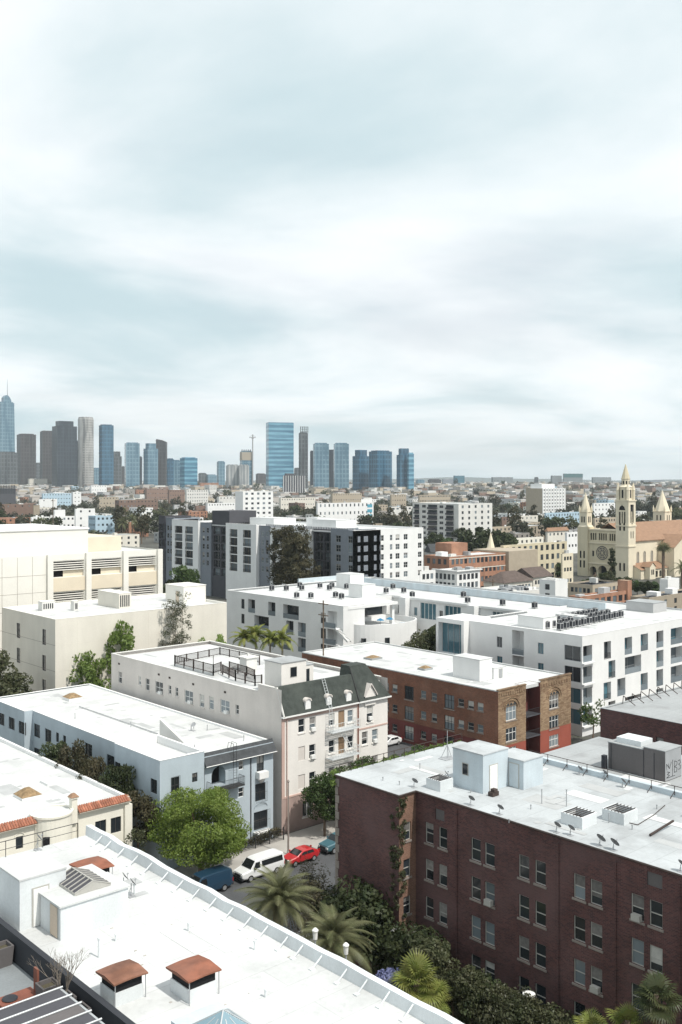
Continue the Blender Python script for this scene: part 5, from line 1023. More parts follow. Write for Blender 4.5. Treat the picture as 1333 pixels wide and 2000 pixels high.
for k in range(9):
    z = 24.5-k*3.2; MB().box(44, YG-.02, z, bays[0]-.6, YG-.003, z+.05).build('panel_joint', 'sill', r)
for k in range(14): x = 46+k*2.9; MB().box(x, YG-.024, .5, x+.05, YG-.004, z0g-.2).build('panel_joint', 'sill', r) if x < bays[0]-1 else None
MB().box(40.3, YG+.3, z0g-.6, XG1-.3, 204.7, z0g-.3).build('roof', 'roof_white', r)
xu = ony(*cp('d4', 500, 330), YG+3)[0]; zu = ony(172, 1033, YG+3)[1]
MB().box(40.5, YG+3, z0g-.3, xu, 203, zu).build('upper_block', 'cream_pale', r); MB().box(40.3, YG+2.8, zu+.001, xu+.2, 203.2, zu+.25).build('upper_coping', 'white', r)
MB().box(xu+.02, YG+6, z0g-.3, xu+9, 200, z0g+2.6).build('roof_annex', 'cream_warm', r)

# patched and mended areas on the near roofs
def patches(root, x0, y0, x1, y1, z, n, seed, holes=()):
    rg = random.Random(seed); q = MB()
    for k in range(n):
        w_, d_ = rg.choice((.5, .9, 1.4, 2.2)), rg.choice((.3, .5, .9, 3.5)); x, y = rg.uniform(x0, x1-w_), rg.uniform(y0, y1-d_); zz = z+.004+.0004*k
        if any(a-w_ < x < c and b-d_ < y < d for a, b, c, d in holes): continue
        q.poly([(x,y,zz),(x+w_,y,zz),(x+w_,y+d_,zz),(x,y+d_,zz)], rg.randrange(2))
    o = q.build('roof_patches', ['patch_light', 'patch_grey'], root); o['kind'] = 'stuff'; return o
by = {o.name: o for o in bpy.data.objects}
patches(by['white_roofed_building'], 22, 10, 31, 60, RZ, 46, 1, [(21.7,32,27.6,55)]); patches(by['brick_apartment_building'], 61, 8, 74.5, 65, BZ+.14, 60, 2, [(63,51,70,57)]); patches(by['brick_apartment_building'], 75.6, 8, 86.6, 57, BZ+.1, 40, 3)
patches(by['blue_apartment_building'], 63, 94, 72, 137, 11.18, 40, 4); patches(by['cream_building'], 30, 94, 53, 125, 8.55, 40, 5, [(42.5,92,47,95)]); patches(by['mansard_building'], 74.5, 96, 91, 132.5, 15.85, 40, 6, [(76,94,84,103)]); patches(by['ornate_brick_building'], 116, 94, 132, 137, 11.05, 44, 7); patches(by['white_modern_block'], 140, 96, 183, 120, 16.15, 60, 8); patches(by['cream_office_block'], 72, 147, 103, 165, 19.95, 50, 9)
# ------------------------------------------------------------------ grey and white apartment block in the middle distance
r = thing('grey_white_apartment_block', 'long grey and white apartment block with framed balcony bays', 'building', (220, 280, 0)); rng = random.Random(91)
XP, YP, XP1, YP1, ZP = 208.0, 225.5, 239.6, 336.0, 26.7; FL = (24.0, 21.0, 18.0, 15.0, 12.0, 9.0, 6.0)
wF = []
for z in FL[:5]:
    for u, w_ in ((992,1.1),(1025,1.8),(1070,1.1),(1102,1.8),(1147,1.1),(1178,1.8),(1217,1.8),(1285,1.7)): wF.append((ony(*cp('d5', u, 180), YP)[0], z, w_, 1.8, 'g' if w_ > 1.5 else 's'))
b = MB(); facade(b, 'F', YP, XP, XP1, -.2, ZP, opens(wF)); b.poly([(XP1,YP,-.2),(XP1,YP1,-.2),(XP1,YP1,ZP),(XP1,YP,ZP)]); b.build('end_wall', 'white', r)
for q in wF: window(r, 'F', YP, *q, rng, fm='white_trim', panes=('pane', 'pane_light', 'pane'), blind=.3)
def dY(u, v=200): return onx(*cp('d5', u, v), XP)[0]
segs = [(1500//1, 0)]
bounds = [('slate', 965, 940, 0, ZP), ('slate', 940, 855, 0, ZP+.3), ('slate_dark', 855, 755, 1.5, ZP-.2), ('white', 755, 560, .3, ZP-.5), ('slate', 560, 505, .5, ZP), ('white', 505, 358, -.8, ZP+.3), ('slate_dark', 358, 275, .8, ZP+4.6), ('slate', 275, 225, .2, ZP), ('white', 225, 98, -.8, ZP+.6), ('slate', 98, 60, 0, ZP+1.2), ('slate_dark', 60, 30, -.4, ZP+1.8)]
for i, (m_, ua, ub, off, z1) in enumerate(bounds):
    ya, yb = (YP if i == 0 else dY(ua)), dY(ub); x = XP+off; ws = []
    if m_ == 'white' and off < 0:
        for uc in ((180, 130) if ua == 225 else (460, 395)):
            yc = dY(uc)
            for z in FL[:5]: ws.append((yc, z-.3, 5.2 if ua == 225 else 4.6, 2.7, 'b'))
    elif (ua, ub) == (940, 855): ws = [(dY(892), z, 2.2, 2.1, 'g') for z in FL[:6]]
    elif i == 0: ws = [((ya+yb)/2, z, 1.9, 2.1, 'g') for z in FL[:6]]
    elif m_ == 'slate_dark': ws = [(ya+(yb-ya)*f, z, (yb-ya)*.36, 2.5, 'b') for z in FL[:6] for f in (.28, .72)]
    elif m_ == 'slate': ws = [(ya+(yb-ya)*f, z, 1.4, 1.8, 's') for z in FL[:5] for f in (.3, .7)]
    else: ws = [(ya+(yb-ya)*(k+.5)/5, z, 1.8, 1.9, 'g') for z in FL[:5] for k in range(5)]
    b = MB(); facade(b, 'S', x, ya, yb, -.2, z1, opens(ws))
    b.poly([(x,ya,-.2),(x+12,ya,-.2),(x+12,ya,z1),(x,ya,z1)]); b.poly([(x,yb,-.2),(x+12,yb,-.2),(x+12,yb,z1),(x,yb,z1)]); b.poly([(x,ya,z1),(x+12,ya,z1),(x+12,yb,z1),(x,yb,z1)]) if z1 > ZP+4 else None
    wl_ = b.build('wall_bay', m_, r)
    for q in ws: window(r, 'S', x, *q, rng, fm='frame_grey' if m_ != 'white' else 'wood', panes=('pane', 'pane', 'pane_light'), blind=.3)
    if z1 < ZP+4: MB().box(x-.05, ya, z1+.001, x+.6, yb, z1+.12).build('coping', m_, wl_)
MB().box(XP-.8, dY(150), .2, XP-.6, dY(105), 4.2).build('orange_panel', 'orange_panel', r)
MB().box(XP+.6, YP+.4, ZP-.9, XP1-.3, YP1-.3, ZP-.5).build('roof', 'roof_white', r)
q = MB(); q.box(XP-.03,YP-.03,ZP+.001,XP1+.03,YP+.4,ZP+.1); q.box(XP1-.3,YP+.41,ZP-.5,XP1+.03,YP1,ZP+.1); q.build('parapet', 'white', r)
rg = random.Random(3)
for k in range(36): y = YP+2+k*1.25; MB().box(XP+2.2, y, ZP-.49, XP+3.1, y+.75, ZP+.55).build('roof_unit', 'grey_metal', r)
for (u0, y0_, w_, d_, h_) in ((214,240,9,12,2.6),(216,275,10,14,2.2),(220,300,8,9,3.2),(225,262,6,6,2.6)): hut(r, u0, y0_, u0+w_, y0_+d_, ZP-.5, ZP+h_, 'white')

# ------------------------------------------------------------------ church
r = thing('church', 'cream church with tall spired bell tower, rose window and tiled nave', 'church', (400, 260, 0)); XK = 375.6
def NS(u, v): return onx(*cp('N', u, v), XK)
yT0, yT1 = NS(705, 900)[0], NS(556, 900)[0]; yF1 = NS(228, 900)[0]; yL = NS(110, 900)[0]; TW = yT1-yT0
zc = NS(700, 520)[1]
b = MB()
big = [(yT0+TW*.5, NS(630, 680)[1], TW*.52, 8.2, .6)]; sl_ = [(yT0+TW*f, z, .9, 3.4, .3) for f in (.34, .66) for z in (NS(630, 830)[1], NS(630, 1300)[1])]
ops = [(s-w_/2, s+w_/2, z-h_/2, z+h_/2, d) for s, z, w_, h_, d in big+sl_]
facade(b, 'S', XK, yT0, yT1, -.2, zc, ops); TX = TW*.9
facade(b, 'F', yT0, XK, XK+TX, -.2, zc, [(XK+TX*.28, XK+TX*.75, big[0][1]-3.8, big[0][1]+4, .6), (XK+TX*.45, XK+TX*.58, 25-1.5, 25+1.8, .3), (XK+TX*.3, XK+TX*.42, 17.5, 20.5, .3), (XK+TX*.6, XK+TX*.72, 17.5, 20.5, .3)])
b.poly([(XK+TX,yT0,-.2),(XK+TX,yT1,-.2),(XK+TX,yT1,zc),(XK+TX,yT0,zc)]); b.poly([(XK,yT1,-.2),(XK+TX,yT1,-.2),(XK+TX,yT1,zc),(XK,yT1,zc)]); b.poly([(XK,yT0,zc),(XK+TX,yT0,zc),(XK+TX,yT1,zc),(XK,yT1,zc)])
tw = b.build('bell_tower', 'church_light', r)
def dark(x0, y0, z0, x1, y1, z1, p=tw, n='belfry_opening', m='black'): MB().box(x0, y0, z0, x1, y1, z1).build(n, m, p)
dark(XK+.5, ops[0][0], ops[0][2], XK+.58, ops[0][1], ops[0][3]); dark(XK+TX*.28, yT0+.5, big[0][1]-3.8, XK+TX*.75, yT0+.58, big[0][1]+4)
for o in ops[1:]: dark(XK+.2, o[0], o[2], XK+.28, o[1], o[3])
dark(XK+TX*.45, yT0+.2, 23.5, XK+TX*.58, yT0+.28, 26.8); dark(XK+TX*.3, yT0+.2, 17.5, XK+TX*.42, yT0+.28, 20.5); dark(XK+TX*.6, yT0+.2, 17.5, XK+TX*.72, yT0+.28, 20.5)
q = MB()
for f in (.33, .67): y = ops[0][0]+(ops[0][1]-ops[0][0])*f; q.box(XK+.1, y-.28, ops[0][2], XK+.4, y+.28, ops[0][3]-3)
q.box(XK+.12, ops[0][0], ops[0][3]-3.2, XK+.38, ops[0][1], ops[0][3]-2.5)
for sg in (0, 1):
    ye = ops[0][sg]; s = 1 if sg == 0 else -1; q.poly([(XK-.01, ye, ops[0][3]), (XK-.01, ye+s*2.2, ops[0][3]), (XK-.01, ye+s*.6, ops[0][3]-1.0), (XK-.01, ye, ops[0][3]-2.4)])
q.box(XK+TX*.5-.25, yT0+.1, big[0][1]-3.8, XK+TX*.5+.25, yT0+.4, big[0][1]+1); q.build('belfry_tracery', 'church_light', tw)
q = MB()
for z in (zc-.5, ops[0][2]-1.3, 13.8): q.box(XK-.3, yT0-.3, z, XK+TX+.3, yT0-.003, z+.55); q.box(XK-.3, yT0, z, XK-.003, yT1+.3, z+.55)
q.build('string_course', 'church_light', tw)
xm, ym = XK+TX/2, (yT0+yT1)/2; v2z = lambda v: CAMH+(HY-(890+v*.1673))*math.hypot(xm, ym)*math.cos(math.atan2((1228-CX)/F, 1))/F
zo1, zo2, zs = v2z(345), v2z(268), v2z(100); ro = TW*.42
q = MB(); q.lathe(xm, ym, [(ro, zc), (ro, zo1-1.2), (ro*1.08, zo1-.8), (ro*.75, zo1)], 8, a0=R(22.5)); q.lathe(xm, ym, [(ro*.68, zo1), (ro*.68, zo2-.5), (ro*.78, zo2)], 8, a0=R(22.5)); oc = q.build('octagon_belfry', 'church_light', r)
MB().lathe(xm, ym, [(ro*.72, zo2), (ro*.06, zs)], 8, a0=R(22.5)).build('spire', 'church', r)
for k in range(8):
    a = k*math.pi/4
    for (rr_, z0_, z1_, w_) in ((ro*.93, zc+.9, zo1-2.0, .42), (ro*.635, zo1+.5, zo2-1.0, .3)):
        c = Vector((xm+rr_*math.cos(a), ym+rr_*math.sin(a), 0)); n_ = Vector((math.cos(a), math.sin(a), 0)); t_ = Vector((-n_.y, n_.x, 0)); q = MB()
        q.poly([c-t_*w_+n_*.04+Vector((0,0,z0_)), c+t_*w_+n_*.04+Vector((0,0,z0_)), c+t_*w_+n_*.04+Vector((0,0,z1_)), c-t_*w_+n_*.04+Vector((0,0,z1_))]); q.build('lancet', 'black', oc)
for sx in (0, 1):
    for sy in (0, 1): x, y = XK+.7+sx*(TX-1.4), yT0+.7+sy*(TW-1.4); MB().lathe(x, y, [(.75, zc), (.75, zc+4.2), (.9, zc+4.3), (.05, zc+7.6)], 6).build('pinnacle', 'church_light', r)
# facade
zf = NS(400, 862)[1]; b = MB(); fo = []
for (u0, u1) in ((245,322),(342,442),(465,545)):
    for k in range(3 if u0 != 342 else 4):
        n_ = 3 if u0 != 342 else 4; a = NS(u1, 950)[0]+(NS(u0, 950)[0]-NS(u1, 950)[0])*k/n_; e = (NS(u0, 950)[0]-NS(u1, 950)[0])/n_; fo.append((a+.15*e, a+.85*e, NS(400, 990)[1], NS(400, 908)[1], .5))
arc = [(NS(320, 1400)[0], NS(245, 1400)[0], .1, NS(280, 1295)[1]), (NS(442, 1400)[0], NS(343, 1400)[0], .1, NS(390, 1285)[1]), (NS(545, 1400)[0], NS(465, 1400)[0], .1, NS(500, 1305)[1])]
fo += [(a, c, d, e, 2.5) for a, c, d, e in arc]+[(NS(u, 0)[0]-.5, NS(u, 0)[0]+.5, NS(u, 1175)[1], NS(u, 1110)[1], .3) for u in (280, 505)]
facade(b, 'S', XK+.8, yT1, yF1, -.2, zf, fo); b.poly([(XK+.8,yT1,zf),(XK+.8,yF1,zf),(XK+12,yF1,zf),(XK+12,yT1,zf)]); b.build('facade', 'church', r)
for o in fo: dark(XK+.8+o[4]*.9, o[0], o[2], XK+.8+o[4]*.95, o[1], o[3], r, 'arcade_opening' if o[4] < 2 else 'arched_doorway')
for (a, c, d, e) in arc:   # round the heads of the doorways
    q = MB(); rr_ = (c-a)/2; n = 8
    for sg in (-1, 1): q.poly([(XK+.79, (a+c)/2+sg*rr_, e)]+[(XK+.79, (a+c)/2+sg*rr_*math.cos(t), e-rr_+rr_*math.sin(t)) for t in [i*math.pi/2/n for i in range(n+1)]])
    q.path([(XK+.7, (a+c)/2+(rr_+.3)*math.cos(t), e-rr_+(rr_+.3)*math.sin(t)) for t in [i*math.pi/12 for i in range(13)]], .28, 4); q.build('arch_head', 'church', r)
yr, zr = NS(388, 1137); q = MB(); n = 20
for rr_ in (1.7, 2.5, 3.2): q.path([(XK+.72, yr+rr_*math.cos(2*math.pi*k/n), zr+rr_*math.sin(2*math.pi*k/n)) for k in range(n+1)], .16, 4)
for k in range(8): q.tube((XK+.7, yr, zr), (XK+.7, yr+2.5*math.cos(k*math.pi/4), zr+2.5*math.sin(k*math.pi/4)), .12, 4)
rw = q.build('rose_window', 'church', r); MB().poly([(XK+.76, yr+3.1*math.cos(2*math.pi*k/n), zr+3.1*math.sin(2*math.pi*k/n)) for k in range(n)]).build('rose_glass', 'slate_dark', rw)
q = MB()
for z in (NS(400, 1030)[1], NS(400, 1270)[1], zf-.5): q.box(XK+.4, yT1+.3, z, XK+.797, yF1-.1, z+.5)
q.build('string_course', 'church_light', r)
# left turret block and its spire
b = MB(); LW = yL-yF1; lo = [(yF1+LW*f-.45, yF1+LW*f+.45, z, z+3.2, .3) for f in (.35, .7) for z in (NS(160, 1195)[1], NS(160, 1305)[1])]; facade(b, 'S', XK, yF1, yL, -.2, zf+.8, lo); facade(b, 'F', yF1, XK, XK+.8, -.2, zf+.8, []); b.poly([(XK,yF1,zf+.8),(XK,yL,zf+.8),(XK+LW,yL,zf+.8),(XK+LW,yF1,zf+.8)]); b.poly([(XK+.8,yF1,zf),(XK+LW,yF1,zf),(XK+LW,yF1,zf+.8),(XK+.8,yF1,zf+.8)]); b.build('corner_tower', 'church', r)
for o in lo: dark(XK+.2, o[0], o[2], XK+.26, o[1], o[3], r, 'slit_window')
def turret(x, y, z, s, h1, h2, nm='turret'):
    q = MB(); q.lathe(x, y, [(s*1.25, z), (s*1.05, z+.8), (s, z+.9), (s, z+h1), (s*1.1, z+h1+.2)], 4, a0=R(45)); q.lathe(x, y, [(s*.85, z+h1+.2), (s*.72, z+h1+2), (.05, z+h1+h2)], 8); o = q.build(nm, 'church_light', r)
    for k in range(4): a = R(45)+k*math.pi/2; MB().lathe(x+s*.95*math.cos(a), y+s*.95*math.sin(a), [(.45, z+h1), (.45, z+h1+1.6), (.03, z+h1+3.4)], 6).build('pinnacle', 'church_light', o)
    hw = s*.7071
    for (dx, dy) in ((-hw-.03, 0), (0, -hw-.03)):
        for f in (-.3, .3): 
            cxx, cyy = (x+dx, y+f*hw) if dx else (x+f*hw, y+dy); MB().box(cxx-(.03 if dx else .3), cyy-(.3 if dx else .03), z+2, cxx+(.03 if dx else .3), cyy+(.3 if dx else .03), z+4.6).build('turret_opening', 'black', o)
turret(XK+LW*.45, yF1+LW*.5, zf+.8, LW*.52, 6.4, 9.0)
# nave, aisle, side chapel
ye_ = yT0+1.5; xn0, xn1 = XK+TX, XK+95
ze = 16.4; zrg = 23.5; ymid = ye_+12
nw = [(ony(*cp('N', u, 1130), ye_)[0], 8.6, 2.1, 5.6) for u in (815, 893, 978, 1060)]+[(ony(*cp('N', 1060, 1130), ye_)[0]+7+i*6.5, 8.6, 2.1, 5.6) for i in range(3)]
b = MB(); facade(b, 'F', ye_, xn0, xn1, -.2, ze, [(s-w_/2, s+w_/2, z-h_/2, z+h_/2, .4) for s, z, w_, h_ in nw]); b.build('nave_wall', 'church_light', r)
for s, z, w_, h_ in nw:
    o = MB().box(s-w_/2, ye_+.32, z-h_/2, s+w_/2, ye_+.38, z+h_/2).build('nave_window', 'slate', r); q = MB()
    for f in (-.17, .17): q.box(s+f*w_-.09, ye_+.12, z-h_/2, s+f*w_+.09, ye_+.3, z+h_/2)
    q.build('tracery', 'church_light', o); q = MB()
    for sg in (-1, 1): q.poly([(s+sg*w_/2, ye_-.01, z+h_/2)]+[(s+sg*w_/2*math.cos(t), ye_-.01, z+h_/2-w_/2+w_/2*math.sin(t)) for t in [i*math.pi/2/6 for i in range(7)]])
    q.build('arch_head', 'church_light', o)
q = MB(); q.poly([(xn0,ye_-.7,ze-.2),(xn1,ye_-.7,ze-.2),(xn1,ymid,zrg),(xn0,ymid,zrg)]); q.poly([(xn0,ymid,zrg),(xn1,ymid,zrg),(xn1,2*ymid-ye_,ze),(xn0,2*ymid-ye_,ze)]); q.poly([(xn0,ye_-.7,ze-.5),(xn1,ye_-.7,ze-.5),(xn1,ye_-.7,ze-.2),(xn0,ye_-.7,ze-.2)]); q.build('nave_roof', 'tile_far', r)
xtr = ony(*cp('N', 1190, 1000), ye_-6)[0]; b = MB(); b.box(xtr, ye_-8, -.2, xtr+18, ye_-.01, 13.2); b.poly([(xtr,ye_-8,13.2),(xtr+18,ye_-8,13.2),(xtr+9,ye_-8,18)]); b.build('transept', 'church_light', r)
q = MB(); q.poly([(xtr-.6,ye_-8.6,12.9),(xtr-.6,ye_+3,12.9),(xtr+9,ye_+3,18.3),(xtr+9,ye_-8.6,18.3)]); q.poly([(xtr+18.6,ye_-8.6,12.9),(xtr+18.6,ye_+3,12.9),(xtr+9,ye_+3,18.3),(xtr+9,ye_-8.6,18.3)]); q.build('transept_roof', 'tile_far', r)
b = MB(); ya = ye_-5; facade(b, 'F', ya, XK+4, xtr-.1, -.2, 4.2, [(xn0+4+k*3.1, xn0+6+k*3.1, .2, 3.0, .6) for k in range(6)]); b.poly([(XK+4,ya,-.2),(XK+4,ye_,-.2),(XK+4,ye_,6.5),(XK+4,ya,4.2)]); b.build('aisle_wall', 'church_light', r)
for k in range(6): dark(xn0+4+k*3.1, ya+.5, .2, xn0+6+k*3.1, ya+.55, 3.0, r, 'arcade_opening')
MB().poly([(XK+3.6,ya-.5,4.0),(xtr-.1,ya-.5,4.0),(xtr-.1,ye_-.02,6.6),(XK+3.6,ye_-.02,6.6)]).build('aisle_roof', 'tile_far', r)
b = MB(); xp_ = XK+7; b.box(xp_, ya-2.5, -.2, xp_+4.5, ya-.02, 5.5); b.poly([(xp_,ya-2.5,5.5),(xp_+4.5,ya-2.5,5.5),(xp_+2.25,ya-2.5,7)]); b.build('porch', 'church_light', r)
q = MB(); q.poly([(xp_-.3,ya-2.8,5.3),(xp_-.3,ya+2,5.3),(xp_+2.25,ya+2,7.2),(xp_+2.25,ya-2.8,7.2)]); q.poly([(xp_+4.8,ya-2.8,5.3),(xp_+4.8,ya+2,5.3),(xp_+2.25,ya+2,7.2),(xp_+2.25,ya-2.8,7.2)]); q.build('porch_roof', 'tile_far', r)
for f in (.35, .65): dark(xp_+4.5*f-.4, ya-2.56, 2, xp_+4.5*f+.4, ya-2.505, 4.2, r, 'porch_window')
tx, ty, _ = att(*cp('N', 1100, 800), 500); turret(tx, ty, 20.5, 4.6, 6.2, 11, 'rear_turret')

# ------------------------------------------------------------------ mid-distance buildings read off the photograph
PLACED = [(20,-10,62,66),(58,-10,135,66),(28,92,132,142),(136,92,186,196),(40,146,112,206),(200,222,244,340),(370,222,480,300)]
def blk(name, label, ul, uc, ur, vt, vb, wm, rm='roof_white', fl=0, nF=0, nS=0, ww=1.5, wh=1.5, k='', ph=.4, depth=None, cat='building', group=None, fh=3.1, pitched=None, cap=None, st='p', pn=('glass_far', 'glass_far', 'pane_light'), xmax=60, ymax=90):
    if k: (ul, _), (uc, vt), (ur, _) = cp(k, ul, 0), cp(k, uc, vt), cp(k, ur, 0); vb = cp(k, 0, vb)[1]
    t = CAMH*F/(vb-HY); x0, y0, z1 = att(uc, vt, t)
    y1 = min(onx(ul, vt, x0)[0], y0+ymax) if ul < uc-.5 else y0+(depth or 14); x1 = min(ony(ur, vt, y0)[0], x0+xmax) if ur > uc+.5 else x0+(depth or 14)
    z1 = max(z1, 3.2); r = rootfor(name, label, x0, y0, x1, y1, cat, group); rng = random.Random(int(uc*31+vt)); PLACED.append((x0-4, y0-4, x1+4, y1+4))
    n_fl = fl or max(1, int(z1/fh)); zs = [z1-1.9-i*(z1-.6)/n_fl for i in range(n_fl)]; zs = [z for z in zs if z > 1.1]
    wF = grid(x0+.8, x1-.8, zs, nF, min(ww, (x1-x0-1.6)/max(nF, 1)*.7), wh, st) if nF else []; wS = grid(y0+.8, y1-.8, zs, nS, min(ww, (y1-y0-1.6)/max(nS, 1)*.7), wh, st) if nS else []
    shell(r, x0, y0, x1, y1, z1, wm, rm, wF, wS, ph=ph, cm=cap, rng=rng, wk=dict(far=True, panes=pn))
    if pitched:
        h_ = pitched[0]; q = MB(); o = .6; ym = (y0+y1)/2; hx = min((y1-y0)/2, (x1-x0)/2-.2) if len(pitched) > 2 else 0
        q.poly([(x0-o,y0-o,z1),(x1+o,y0-o,z1),(x1+o-hx,ym,z1+h_),(x0-o+hx,ym,z1+h_)]); q.poly([(x0-o,y1+o,z1),(x1+o,y1+o,z1),(x1+o-hx,ym,z1+h_),(x0-o+hx,ym,z1+h_)])
        q.poly([(x0-o,y0-o,z1),(x0-o,y1+o,z1),(x0-o+hx,ym,z1+h_)]); q.poly([(x1+o,y0-o,z1),(x1+o,y1+o,z1),(x1+o-hx,ym,z1+h_)]); q.build('pitched_roof', pitched[1], r)
    else:
        for _ in range(rng.randint(1, 3)):
            a, c = rng.uniform(x0+1, max(x0+1.1, x1-4)), rng.uniform(y0+1, max(y0+1.1, y1-4)); hh = rng.uniform(.7, 2.0); MB().box(a, c, z1-ph, min(a+rng.uniform(1.2, 3.5), x1-.5), min(c+rng.uniform(1.2, 3.5), y1-.5), z1-ph+hh).build('roof_unit', rng.choice(('offwhite', 'grey_wall', 'white')), r)
    return r, (x0, y0, x1, y1, z1)
# M1: far left
blk('dark_slatted_block', 'dark slatted office block with white edge at the far left', -40, -40, 76, 954, 992, 'slate_dark', 'roof_grey', nF=22, fl=1, ww=2.2, wh=14, pn=('charcoal',), cap='white')
blk('orange_brick_block', 'low orange brick building at left edge behind the louvred block', -30, -30, 60, 1013, 1046, 'brick_orange', 'roof_white', nF=8, fl=2)
blk('white_stepped_block', 'white stepped modern building left, grey window bands', 60, 62, 172, 1010, 1052, 'white', nF=13, fl=3)
blk('white_stair_tower', 'taller white box tower on the left of the stepped building', 105, 107, 128, 996, 1050, 'white', nF=0); blk('white_stair_tower', 'broad white box tower at the right of the stepped building', 146, 148, 186, 994, 1051, 'white', nF=2, fl=4)
blk('pale_blue_block', 'pale blue grey apartment block just left of two palms', 173, 187, 224, 1008, 1058, 'pale_blue_wall', nF=4, nS=3, fl=4)
blk('low_cream_block', 'low cream building in front of the two palms', 173, 176, 268, 1050, 1072, 'cream_warm', 'roof_grey', nF=9, fl=1)
blk('brown_brick_apartments', 'brown brick apartment house with tan corner strips, left', 225, 233, 309, 977, 1012, 'brown_wall', 'roof_grey', nF=11, nS=2, fl=4, cap='tan_wall')
blk('dark_brown_shed', 'dark brown flat building with tan end at far left', -20, -20, 66, 986, 1019, 'brown_wall', 'roof_grey', nF=6, fl=2); blk('tan_end_block', 'narrow tan box at the end of the dark brown building', 65, 66, 78, 987, 1018, 'tan_wall', 'roof_grey')
blk('white_flat_block', 'plain white box house behind the tan end block', 76, 77, 112, 975, 1003, 'white', nF=2, fl=2); blk('white_blue_apartments', 'white apartment row with blue balconies, far left', 82, 84, 140, 964, 996, 'pale_blue_wall', nF=10, fl=4); blk('white_square_block', 'white square block at the end of the blue balconies', 140, 143, 159, 961, 994, 'white', nF=2, fl=4)
blk('balcony_white_block', 'white block with zigzag balconies under the pale cylinder tower', 176, 179, 209, 948, 978, 'white', nF=6, fl=4, wh=1.9); blk('cream_mid_block', 'cream block under the dark towers on the left', 55, 58, 105, 935, 966, 'cream', nF=10, fl=4); blk('white_far_block', 'white block low under the brown tower at left', 16, 20, 51, 929, 960, 'offwhite', nF=7, fl=5)
blk('tan_far_block', 'tan block beneath the second brown tower', 36, 40, 71, 922, 958, 'cream', nF=6, fl=5); blk('brown_far_block', 'brown brick block under the black towers', 80, 84, 116, 911, 953, 'brown_wall', nF=8, fl=7, cap='white'); blk('red_brown_tower', 'red brown residential slab with white top left of centre', 209, 213, 242, 909, 958, 'brown_wall', nF=5, nS=2, fl=9, cap='white')
blk('taupe_block', 'taupe apartment block left of the brown brick one', 190, 194, 232, 971, 1000, 'tan_wall', nF=6, fl=3); blk('brick_row_block', 'red brown brick block with white roof boxes, left of centre', 284, 287, 330, 954, 986, 'brown_wall', 'roof_grey', nF=9, fl=4); blk('brick_row_block', 'second red brown brick block, left of the curved balconies', 328, 331, 361, 957, 990, 'brown_wall', 'roof_grey', nF=6, fl=4)
# M2
blk('curved_balcony_block', 'white grey block with rounded balconies left of centre', 362, 365, 407, 957, 990, 'offwhite', nF=9, fl=5, wh=2.); blk('orange_far_block', 'orange brick block below the far low towers', 389, 392, 440, 943, 970, 'brick_orange', nF=9, fl=3)
blk('white_seven_storey_block', 'bright white seven storey block with dark window columns, centre left', 460, 475, 534, 960, 1038, 'white', nF=5, fl=8, ww=2.6, wh=1.8); blk('white_low_wing', 'white low wing left of the seven storey block', 402, 406, 460, 983, 1012, 'white', nF=10, fl=2); blk('white_low_wing', 'upper white wing with small windows left of the seven storey block', 424, 428, 462, 970, 1006, 'offwhite', nF=5, fl=3)
blk('cream_long_block', 'long pale cream block right of the seven storey block', 545, 549, 616, 973, 1004, 'cream', nF=14, fl=3); blk('dark_roof_shed', 'low building with dark roof above the grey apartments', 338, 341, 380, 986, 1010, 'grey_wall', 'roof_dark', nF=3, fl=1); blk('brown_roof_shed', 'low brown building beside the dark roofed one', 381, 384, 408, 988, 1012, 'brown_wall', 'shingle_brown', nF=2, fl=1)
rb, bb = blk('black_office_slab', 'black office slab with thin white vertical fins under the slim tower', 553, 554, 627, 929, 978, 'slate_dark', 'roof_grey', cap='white')
for k in range(10): x = bb[0]+(bb[2]-bb[0])*k/9; MB().box(x-.5, bb[1]-.8, 2, x+.5, bb[1]-.004, bb[4]).build('white_fin', 'white', rb)
MB().box(bb[0]+8, bb[1]+6, bb[4], bb[2]-25, bb[3]-2, bb[4]+5).build('rooftop_plant', 'slate_dark', rb)
# M3
rb, bb = blk('white_hotel', 'white hotel block with blue accent panels, centre', 618, 621, 730, 983, 1046, 'white', nF=13, fl=4, wh=2.2, ww=1.4)
for k in range(4): MB().box(bb[2]-7, bb[1]-.05, bb[4]-4.2-k*4, bb[2]-1.5, bb[1]-.003, bb[4]-1.6-k*4).build('blue_panel', 'teal_panel', rb)
MB().box(bb[2]-13, bb[1]+1, bb[4], bb[2]-.5, bb[3]-1, bb[4]+2.5).build('roof_box', 'white', rb)
rb, bb = blk('grey_balcony_block', 'pale grey six storey block with black balcony stacks, right of centre', 806, 896, 962, 984, 1076, 'offwhite', nF=5, fl=8, ww=1.8, wh=1.7)
for f, w_ in ((.18, 6), (.55, 7.5), (.9, 4)):
    for i in range(8):
        y = bb[1]+(bb[3]-bb[1])*f; z = bb[4]-2.2-i*3.3
        if z > 1.5: o = MB().box(bb[0]-.1, y-w_/2, z-1.1, bb[0]-.02, y+w_/2, z+1.3).build('balcony_opening', 'pane', rb); MB().box(bb[0]-1.1, y-w_/2, z-1.3, bb[0]-.12, y+w_/2, z-.2).build('balcony', 'slate_dark', rb)
for f in (.34, .38, .72, .76):
    for i in range(8):
        y = bb[1]+(bb[3]-bb[1])*f; z = bb[4]-2-i*3.3
        if z > 1.5: MB().box(bb[0]-.06, y-.7, z-.8, bb[0]-.02, y+.7, z+.8).build('window', 'glass_far', rb)
